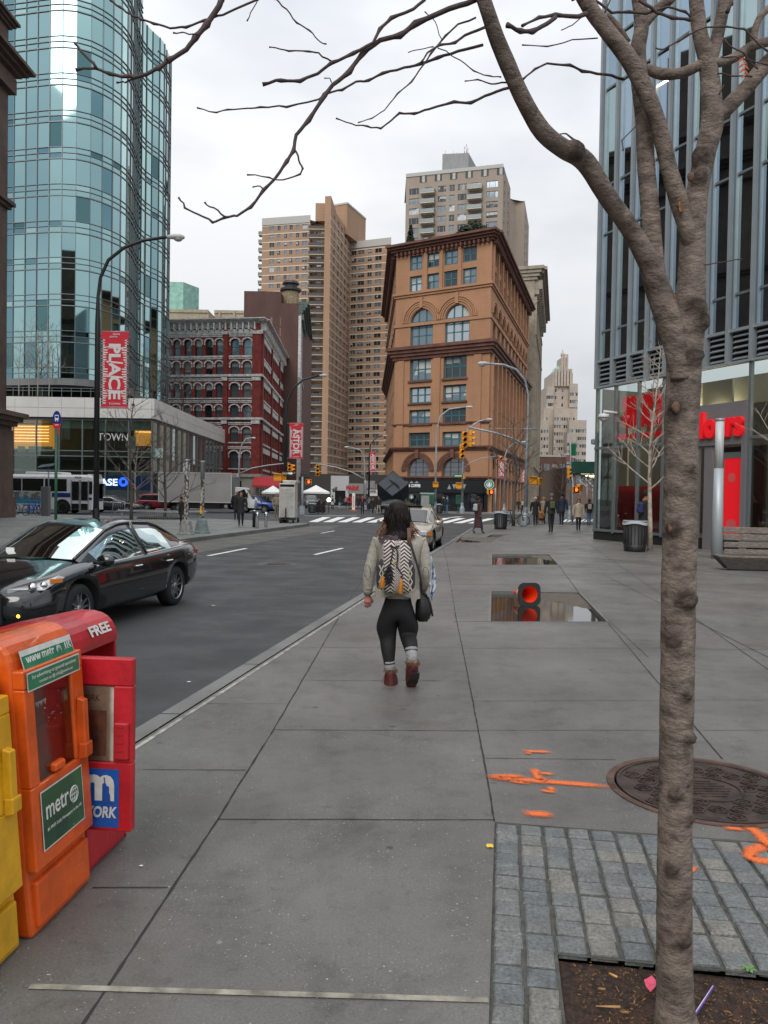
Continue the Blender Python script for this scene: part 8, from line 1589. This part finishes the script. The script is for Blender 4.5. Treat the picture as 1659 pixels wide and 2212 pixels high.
for a in((718,1101,1070,'person in a pale grey coat with a dark backpack walking away in the crowd',A_,(.42,.42,.38),dict(bag=('back',NV),coatlen=.62)),(734,1101,1071,'woman in a dark jacket and light jeans with a pale shoulder bag',A_,BK,dict(legs=(.3,.36,.42),bag=('side',(.5,.45,.38)),hairlen=.08)),(754,1099,1069,'person in a red hooded coat with a black backpack',A_,(.5,.02,.03),dict(bag=('back',BK),hood=True,coatlen=.55)),(783,1112,1069,'man in black with a red scarf striding towards the camera',T_,BK,dict(scarf=(.5,.03,.04),stride=.1,coatlen=.5)),(774,1099,1071,'dark-coated person behind the man with the red scarf',T_,BK,dict(coatlen=.6)),(790,1100,1070,'navy-coated person right behind the man with the red scarf',T_,NV,{}),(797,1103,1073,'person in a grey jacket among the dark crowd',T_,(.12,.12,.14),{}),(805,1110,1075,'woman in a long black coat carrying a bag left of the cube',R(200),BK,dict(coatlen=.7,bag=('side',BK))),(818,1110,1072,'man in a black jacket and beige trousers left of the cube',R(150),BK,dict(legs=(.42,.38,.3),stride=.1,coatlen=.47)),(692,1111,1074,'person bent under a large brown backpack striding past the bin',R(70),BK,dict(bag=('back',(.14,.1,.08)),stride=.16,lean=.05,coatlen=.5)),(562,1100,1066,'person in dark blue by the white umbrella',A_,NV,{}),(570,1099,1066,'person in black left of the white umbrella',T_,BK,{}),(579,1098,1067,'person in a dark jacket between the umbrella and the cart',R(90),BK,{}),(548,1097,1067,'small dark figure in front of the pale stone base of the red building',T_,BK,{}),(747,1098,1073,'far pedestrian in grey between the shops and the crowd',T_,GY,{}),(829,1103,1075,'dark figure right beside the cube sculpture',T_,BK,{}),(709,1098,1072,'far pedestrian in a light jacket near the glowing lamp',A_,(.3,.32,.35),dict(legs=jean)),(848,1102,1078,'dark figure hidden behind the foot of the cube',A_,BK,{})):pp(*a[:3])(a[3],a[4],a[5],**a[6])
YW=7.08
def w(x,y,dy=0.):return P(730+.225*x,1028.5+.225*y,YW+dy)
base=G(859,1482);T=thing('person','woman in a light grey jacket and black leggings walking away with a patterned backpack','person',tuple(base));inv=MW[T.name].inverted()
px_=lambda n:n*.225*YW/FPX
legm=mat('leggings_black',(.009,.009,.011),.75,nscale=40,namt=.3);jk=mat('jacket_oatmeal',(.43,.4,.34),.9,nscale=70,namt=.22,bump=.4,bscale=120,dirt=.12)
pts=[(w(572,1290),px_(285),.17),(w(572,1190),px_(225),.14),(w(585,1000),px_(170),.1),(w(590,760),px_(190),.11),(w(585,600),px_(80),.06),(w(585,540),px_(62)),(w(580,440,.03),px_(85),.09),(w(580,330,.03),px_(85),.09),(w(580,262,.02),px_(50)),(w(455,1320),px_(165),.14),(w(462,1430,.03),px_(132),.12),(w(480,1550,.04),px_(84)),(w(482,1640,.0),px_(82)),(w(492,1790,-.02),px_(56)),(w(500,1880,-.02),px_(42)),(w(508,1990,.08),px_(34)),(w(692,1320),px_(165),.14),(w(676,1430,.02),px_(132),.12),(w(672,1540,.02),px_(86)),(w(700,1630,-.12),px_(76)),(w(708,1740,-.2),px_(48)),(w(716,1810,-.22),px_(42)),(w(706,1930,-.12),px_(36)),(w(385,640),px_(55)),(w(308,900,-.01),px_(44)),(w(290,1110,.03),px_(34)),(w(292,1135,.04),px_(18)),(w(795,640),px_(55)),(w(836,900),px_(44)),(w(815,1060,.12),px_(34)),(w(800,1100,.17),px_(24))]
V=[(*(inv@p[0]),p[1],p[2]if len(p)>2 else p[1])for p in pts];E=[(i,i+1)for i in range(8)]+[(0,9)]+[(i,i+1)for i in range(9,15)]+[(0,16)]+[(i,i+1)for i in range(16,22)]+[(3,23),(23,24),(24,25),(25,26),(3,27),(27,28),(28,29),(29,30)]
zc=(inv@w(580,1150)).z;hz=(inv@w(290,1090)).z
pink=mat('skin_cold_hand',(.5,.21,.17),.55)
skinmesh('body',T,V,E,0,[legm,pink,jk],lambda c:1 if(abs(c.x+.01)>.23 and c.z<hz+.02 and c.z>.6)else(0 if c.z<zc else(1 if c.z>(inv@w(580,590)).z else 2)),2)
hb=w(288,1150,.04);q=MB(pink);q.loft([[hb+Vector((math.cos(t)*a,math.sin(t)*b_,z))for t in[i*math.pi/5 for i in range(10)]]for a,b_,z in((.022,.016,.02),(.027,.018,-.01),(.034,.017,-.045),(.033,.015,-.065))])
for i,ln in enumerate((.05,.058,.052,.04)):x=-.022+.0155*i;q.tube([hb+Vector((x,.0,-.06)),hb+Vector((x*1.05,.012,-.06-ln*.5)),hb+Vector((x,.03,-.06-ln*.85))],[.0085,.008,.0065],8)
q.tube([hb+Vector((.026,.012,-.015)),hb+Vector((.042,.022,-.04)),hb+Vector((.04,.034,-.065))],[.01,.009,.007],8);q.build('hand',T)
hb=w(800,1095,.18);q=MB(pink);q.ball(hb,(.03,.03,.035),10,8)
for i in range(4):q.tube([hb+Vector((-.02+.013*i,.02,-.01)),hb+Vector((-.02+.013*i,.035,-.04)),hb+Vector((-.02+.013*i,.015,-.055))],.008,8)
q.build('hand',T)
def rg2(cx,y,hw,d,dy=0.,n=28,fold=0.,skew=0.,arch=0.):
 c=w(cx,y,dy);r_=px_(hw);return[c+Vector((math.cos(t)*r_,math.sin(t)*d,0))*(1+fold*math.sin(t*5+y*.02))+Z3*(skew*math.cos(t)+arch*max(0,1-abs(math.cos(t))*1.3))for t in[2*math.pi*i/n for i in range(n)]]
q=MB(jk);q.loft([rg2(572,1162,226,.19,fold=.02,arch=.05),rg2(572,1080,214,.18,fold=.02,arch=.03),rg2(576,1000,196,.165,fold=.015),rg2(582,880,190,.16,fold=.01),rg2(588,760,205,.165),rg2(590,680,228,.165),rg2(590,620,240,.15,skew=.0),rg2(588,575,200,.12),rg2(585,550,120,.09),rg2(585,530,85,.075)],cap=False)
def sleeve(p,rr_):
 P_=[];r__=[]
 for i in range(len(p)-1):
  for j in range(6):t=j/6;P_.append(p[i].lerp(p[i+1],t));r__.append((rr_[i]+(rr_[i+1]-rr_[i])*t)*(1+.035*math.sin(i*6+j*2.1)+.03*noise.noise(P_[-1]*30)))
 P_.append(p[-1]);r__.append(rr_[-1]);q.tube(P_,r__,18)
sleeve([w(400,605),w(362,700),w(325,830),w(302,930),w(292,1010,.01),w(291,1085,.02)],[px_(x)for x in(68,64,60,58,53,45)]);sleeve([w(778,608),w(812,700),w(830,820),w(836,920),w(834,1000,.05),w(818,1072,.12)],[px_(x)for x in(68,64,60,57,52,45)]);q.build('jacket',T)
q=MB(mat('jacket_cuff',(.26,.25,.2),.9,nscale=60,namt=.2));q.tube([w(288,1070,.02),w(290,1135,.03)],[px_(47),px_(42)],16);q.tube([w(820,1062,.12),w(808,1105,.16)],[px_(46),px_(40)],16);q.build('cuff',T)
sm=mat('seam_dark',(.1,.095,.08),.9);q=MB(sm)
for cx,cy,dy in((285,925,-.085),(842,940,-.1)):q.tube([w(cx+28*math.cos(t),cy+68*math.sin(t),dy+.012*abs(math.cos(t)))for t in[i*math.pi/10 for i in range(21)]],.0022,4)
q.tube([w(345,600,-.1),w(372,700,-.115),w(376,800,-.115),w(365,900,-.1)],.0025,4);q.tube([w(835,600,-.1),w(800,700,-.12),w(790,800,-.12),w(800,880,-.12)],.0025,4);q.build('elbow_seam',T)
q=MB(mat('scarf_mauve',(.075,.048,.058),.9,nscale=50,namt=.2,bump=.3));q.loft([[w(cx+hx_*math.cos(t)+sk_*math.sin(t),y-hy_*math.sin(t)*.4,-.05-d*max(0,-math.sin(t))+.1*max(0,math.sin(t)))for t in[2*math.pi*i/20 for i in range(20)]]for cx,y,hx_,hy_,sk_,d in((560,640,110,40,0,.12),(540,600,142,50,10,.13),(560,560,135,50,0,.12),(575,520,110,40,0,.09),(580,500,80,30,0,.05))]);q.add([w(400,640,-.17),w(385,600,-.15),w(430,560,-.17),w(520,590,-.19),w(440,655,-.19)],[range(5)]);q.use(mat('button_gold',(.4,.28,.12),.3,.7));q.ball(w(425,592,-.185),.008,8,6);q.build('scarf',T)
hd=mat('hair_dark_brown',(.011,.0065,.005),.62,spec=.25,nscale=60,namt=.5,stretch=(5,5,.6));ht=mat('hair_brown_tips',(.12,.055,.028),.5,nscale=40,namt=.4,stretch=(5,5,.6));q=MB(hd);nn=48
hr=[]
for cx,y,hw,d,dy in((578,238,8,.01,.02),(578,246,52,.06,.02),(577,268,80,.1,.02),(575,310,98,.12,.015),(572,360,106,.125,.01),(570,410,110,.125,0),(568,460,118,.12,-.02),(568,505,132,.115,-.035),(572,545,142,.11,-.05),(580,585,138,.1,-.07),(590,615,120,.08,-.08)):
 c=w(cx,y,dy);r_=px_(hw);hr.append([c+Vector((math.cos(t)*r_,math.sin(t)*d,(.02*noise.noise(Vector((t*4,2,1)))if y>560 else 0)))*1+Vector((math.cos(t),math.sin(t),0))*.006*noise.noise(Vector((math.cos(t)*6,math.sin(t)*6,y*.003)))for t in[2*math.pi*i/nn for i in range(nn)]])
q.loft(hr);rr=random.Random(11)
for i in range(230):
 t=rr.uniform(math.pi*.95,math.pi*2.05);y0=rr.uniform(300,480);x0=572+112*math.cos(t);dy=-.0-.125*abs(math.sin(t));sp=math.cos(t);le=rr.uniform(110,240);y1=min(y0+le,668);q.cur=0;q.tube([w(x0,y0,dy),w(x0+sp*8+rr.uniform(-9,9),y0+le*.35,dy-.02),w(x0+sp*22+rr.uniform(-14,14),y0+le*.7,dy-.03),w(x0+sp*34+rr.uniform(-18,18),y1,dy-.025)],[.005,.006,.004,.0012],4,False)
q.use(ht);
for i in range(130):
 sd=-1 if i<60 else 1;x0=(480-rr.uniform(0,40))if sd<0 else(660+rr.uniform(0,50));y0=rr.uniform(430,500);e_=rr.random();x1=x0+sd*(25+70*e_);y1=530+90*rr.random()*(1-.4*e_);dy=-.1+.03*rr.random();q.tube([w(x0,y0,dy+.02),w((x0+x1)/2-sd*6,(y0+y1)/2,dy-.03),w(x1,y1,dy-.05)],[.005,.004,.001],4,False)
for i in range(40):x0=680+rr.uniform(-16,16);q.tube([w(x0,500,-.13),w(x0+4,580,-.16),w(x0+rr.uniform(-6,14),rr.uniform(620,690),-.175)],[.004,.004,.001],4,False)
q.build('hair',T)
sk2=mat('sock_grey',(.3,.3,.3),.9,nscale=50,namt=.4,stretch=(1,1,4));q=MB(sk2,mat('sock_band',(.03,.035,.06),.9));q.tube([w(494,1775,-.02),w(500,1880,-.02)],[px_(54),px_(50)],16);q.cur=1;q.tube([w(493,1788,-.02),w(494,1800,-.02)],[px_(56),px_(56)],16);q.build('sock',T)
q=MB(sk2,mat('sock_band',(.03,.035,.06),.9));q.tube([w(703,1655,-.15),w(716,1800,-.22)],[px_(60),px_(48)],16);q.cur=1;q.tube([w(704,1668,-.155),w(705,1684,-.16)],[px_(62),px_(61)],16);q.build('sock',T)
bt_m=mat('boot_oxblood',(.12,.022,.022),.6,nscale=14,namt=.35,dirt=.2);sole=mat('boot_sole',(.025,.022,.022),.7);fur=mat('boot_fur',(.2,.13,.08),.95,nscale=40,namt=.4)
def furring(c,r_,q,ax_=Z3,seed=0):
 rr=random.Random(seed)
 for i in range(260):t=rr.uniform(0,6.28);d=Vector((math.cos(t),math.sin(t),rr.uniform(-.55,.55))).normalized();p=c+Vector((d.x*r_,d.y*r_,d.z*r_*.5));q.tube([p-d*.006,p+d*rr.uniform(.006,.014)+Vector((rr.uniform(-.005,.005),0,rr.uniform(-.006,.004)))],[.0045,.001],3,False)
q=MB(bt_m);q.loft([[a+Vector((math.cos(t)*r1,math.sin(t)*r2,0))for t in[2*math.pi*i/16 for i in range(16)]]for a,r1,r2 in((w(508,2000,.05),px_(68),.13),(w(508,1975,.05),px_(70),.13),(w(508,1940,.02),px_(66),.09),(w(506,1900,-.01),px_(55),.062),(w(505,1865,-.02),px_(54),.058))]);o=q.build('boot',T)
q=MB(sole);q.loft([[a+Vector((math.cos(t)*r1,math.sin(t)*r2,0))for t in[2*math.pi*i/16 for i in range(16)]]for a,r1,r2 in((w(510,2022,.05),px_(70),.13),(w(508,1990,.05),px_(74),.135))]);q.build('sole',o)
q=MB(fur);q.tube([w(506,1850,-.02),w(506,1885,-.02)],[px_(52),px_(56)],14);furring(w(506,1866,-.02),px_(58),q,seed=1);q.build('fur_cuff',o)
q=MB(bt_m);q.tube([w(455,1900,-.03),w(440,1930,-.06),w(425,1975,-.07)],.0022,4);q.build('lace',o)
A0,A1=w(716,1790,-.22),w(706,1960,-.07);axd=(A1-A0).normalized();q=MB(bt_m);sid=Vector((1,0,.05)).normalized();fr_=axd.cross(sid).normalized()
def oval(c,a,b_,n=16):return[c+sid*(math.cos(t)*a)+fr_*(math.sin(t)*b_)for t in[2*math.pi*i/n for i in range(n)]]
q.loft([oval(A0-axd*.02,px_(54),.056),oval(A0+axd*.05,px_(56),.06),oval(A0+axd*.1,px_(60),.065),oval(A0.lerp(A1,.85)+fr_*.015,px_(60),.05),oval(A1+axd*.03+fr_*.02,px_(52),.04),oval(A1+axd*.055+fr_*.02,px_(25),.02)]);o=q.build('boot',T)
q=MB(sole);bk=Vector((0,-1,0));
def slab(c0,c1,w0,w1,th):q.add([c0-sid*w0,c0+sid*w0,c1+sid*w1,c1-sid*w1,c0-sid*w0+bk*th,c0+sid*w0+bk*th,c1+sid*w1+bk*th,c1-sid*w1+bk*th],[(0,1,2,3),(4,5,6,7),(0,1,5,4),(1,2,6,5),(2,3,7,6),(3,0,4,7)])
H0,H1=w(742,1885,-.25),w(735,1945,-.2);slab(H0,H1,px_(40),px_(42),.035);slab(w(735,1935,-.2),w(708,1985,-.13),px_(38),px_(58),.02);slab(w(708,1980,-.13),w(700,2003,-.08),px_(58),px_(42),.02);q.build('sole',o,fix=True)
q=MB(fur);q.tube([w(714,1772,-.21),w(714,1812,-.22)],[px_(54),px_(60)],14);furring(w(716,1792,-.22),px_(62),q,seed=2);q.build('fur_cuff',o);q=MB(bt_m);q.tube([w(665,1830,-.26)]+[w(655+10*math.cos(t),1850+14*math.sin(t),-.27)for t in[i*.7 for i in range(9)]],.002,4);q.build('lace',o)
bpm=mat('backpack_weave',(.42,.38,.35),.9);t=bpm.node_tree;b_=t.nodes['Principled BSDF'];tcn=N(t,'ShaderNodeTexCoord');sp=N(t,'ShaderNodeSeparateXYZ');t.links.new(tcn.outputs['Object'],sp.inputs[0])
def M_(op,a,b=None,c=None):
 n=N(t,'ShaderNodeMath',operation=op)
 for i,x in enumerate((a,b,c)):
  if x is None:continue
  if isinstance(x,(int,float)):n.inputs[i].default_value=x
  else:t.links.new(x,n.inputs[i])
 return n.outputs[0]
X_,Z_=sp.outputs[0],sp.outputs[2];tri=lambda a:M_('ABSOLUTE',M_('SUBTRACT',M_('FRACT',a),.5));zig=M_('FRACT',M_('ADD',M_('MULTIPLY',tri(M_('MULTIPLY',X_,9.)),3.2),M_('MULTIPLY',Z_,33.)));ch=M_('GREATER_THAN',zig,.5);di=M_('LESS_THAN',M_('FRACT',M_('MULTIPLY',M_('ADD',tri(M_('MULTIPLY',X_,30.)),tri(M_('MULTIPLY',Z_,26.))),2.6)),.5);sel=M_('GREATER_THAN',tri(M_('MULTIPLY',X_,7.)),.33);mixv=M_('ADD',M_('MULTIPLY',ch,M_('SUBTRACT',1.,sel)),M_('MULTIPLY',di,sel));rp=N(t,'ShaderNodeMixRGB');t.links.new(mixv,rp.inputs[0]);rp.inputs[1].default_value=(.03,.022,.03,1);rp.inputs[2].default_value=(.55,.5,.45,1);t.links.new(rp.outputs[0],b_.inputs['Base Color'])
Bp=thing('backpack','black and cream woven backpack with orange tassels on the walking woman','backpack',tuple(w(565,1100,-.2)));q=MB(bpm)
def br(cx,y,hw,d,dy=-.24):c=w(cx,y,dy);r_=px_(hw);return[c+Vector((math.copysign(abs(math.cos(a))**.75,math.cos(a))*r_,math.copysign(abs(math.sin(a))**.75,math.sin(a))*d,.006*math.sin(a*6)if y<690 else 0))for a in[2*math.pi*i/36 for i in range(36)]]
q.loft([br(560,1115,60,.04),br(562,1112,120,.09),br(565,1085,148,.115),br(568,1000,160,.125),br(568,900,160,.125),br(565,800,150,.115),br(560,720,140,.1),br(555,670,128,.085),br(550,640,105,.06),br(560,620,100,.05),br(580,640,60,.03)]);q.build('bag_body',Bp)
pk=mat('pocket_charcoal',(.04,.04,.05),.9);cr=mat('pocket_cream',(.5,.46,.36),.9)
for sd,cx in((1,690),(-1,420)):
 q=MB(pk);q.loft([[w(cx+hw*math.cos(a),y,-.27+.075*math.sin(a))for a in[2*math.pi*i/16 for i in range(16)]]for y,hw in((1090,20),(1070,44),(1000,52),(900,50),(840,34),(800,14))]);o=q.build('pocket',Bp);q=MB(cr)
 for k in range(3):
  for s1 in(-1,1):
   for j in range(7):q.box(w(cx+sd*2+s1*(j*6-20),860+k*80+(j*12 if k%2==0 else 72-j*12),-.352+.0004*(j*6-20)**2*.05),(.011,.012,.009))
 q.build('zigzag',o)
to=(mat('tassel_orange',(.5,.2,.025),.8,nscale=60,namt=.4,stretch=(6,6,.5)));rr=random.Random(2)
for cx,y0,y1 in((425,960,1075),(605,985,1125)):
 q=MB(to)
 for i in range(60):a,r1=rr.uniform(0,6.28),rr.random()**.5;q.tube([w(cx+6*math.cos(a)+6,y0,-.385),w(cx+22*r1*math.cos(a),(y0+y1)/2,-.39+.02*math.sin(a)),w(cx+28*r1*math.cos(a)-6,y1+rr.uniform(-8,4),-.39+.02*math.sin(a))],[.003,.003,.002],4,False)
 q.build('tassel',Bp)
cord=mat('cord_dark',(.03,.022,.028),.9);q=MB(cord);q.tube([w(530,680,-.34),w(520,760,-.355),w(500,850,-.37),w(460,930,-.375),w(430,965,-.38)],.006,6);q.tube([w(560,670,-.34),w(575,760,-.355),w(565,870,-.37),w(620,950,-.375),w(610,990,-.38)],.006,6);q.tube([w(500,672,-.33),w(545,684,-.345),w(590,668,-.33)],.008,6);q.build('drawstring',Bp)
q=MB(cord)
for i in range(420):d=Vector((rr.gauss(0,1),rr.gauss(0,1)-.6,rr.gauss(0,1.6))).normalized();p=w(488,945,-.375)+Vector((d.x*.035,d.y*.02,d.z*.075))*rr.uniform(.5,1);q.tube([p,p+d*.014+Vector((0,0,-.006))],[.0035,.001],3,False)
q.build('pompom',Bp);q=MB(mat('button_yellow',(.5,.38,.08),.4));q.lathe([(.011,-.003),(.011,.003)],(0,0,0),14,mtx=Matrix.Translation(w(537,822,-.372))@Matrix.Rotation(R(90),4,'X'));q.build('button',Bp)
q=MB(cord);q.tube([w(665,560,-.13),w(690,620,-.16),w(745,800,-.17),w(780,920,-.17),w(800,1040,-.1),w(800,1100,-.02)],.008,6,sc=(1.5,.6));q.build('strap',Bp)if False else None
Sb=thing('shoulder_bag','soft black shoulder bag hanging at the right hip of the walking woman','bag',tuple(w(830,1390,.05)));q.build('strap',Sb);bm2=mat('bag_black',(.008,.008,.009),.55,nscale=6,namt=.4,bump=.3,bscale=9);q=MB(bm2);q.loft([[w(cx+hw*math.cos(a),y+6*math.sin(a*3),.0+d*math.sin(a))for a in[2*math.pi*i/20 for i in range(20)]]for cx,y,hw,d in((800,1110,14,.02),(808,1150,40,.05),(815,1220,70,.08),(820,1300,78,.09),(815,1360,70,.08),(815,1395,40,.04))]);q.build('bag_body',Sb);q=MB(bm2);q.tube([w(865,1160,-.02),w(885,1220,-.03),w(900,1290,-.02),w(908,1345,-.02)],.009,6);q.tube([w(820,1130,-.03),w(845,1135,-.04),w(860,1180,-.02)],.01,6);q.build('handle',Sb)
Cl=thing('printed_cloth','white cloth with blue print hanging over the right arm of the walking woman','cloth',tuple(w(905,1190,.05)));clm=mat('cloth_white_blue',(.62,.66,.7),.8,nscale=22,namt=0,col2=(.06,.12,.32),lo=.44,hi=.5);q=MB(clm);vs,fs=[],[];ny=24
for i in range(ny+1):
 y=730+450*i/ny;f=i/ny;wl=872+4*math.sin(f*6)+(20*f if f>.7 else 0);wr_=885+55*math.sin(min(1,f*1.25)*math.pi*.62)-(50*max(0,f-.75)*4*.6)
 for j in range(9):g_=j/8;vs.append(w(wl+(wr_-wl)*g_,y+(18*math.sin(j*2.2)if i==ny else 0),.06+.03*math.sin(g_*9+f*5)))
for i in range(ny):
 for j in range(8):fs.append((i*9+j,i*9+j+1,(i+1)*9+j+1,(i+1)*9+j))
q.add(vs,fs,True);o=q.build('fabric',Cl);s_=o.modifiers.new('s','SOLIDIFY');s_.thickness=.004
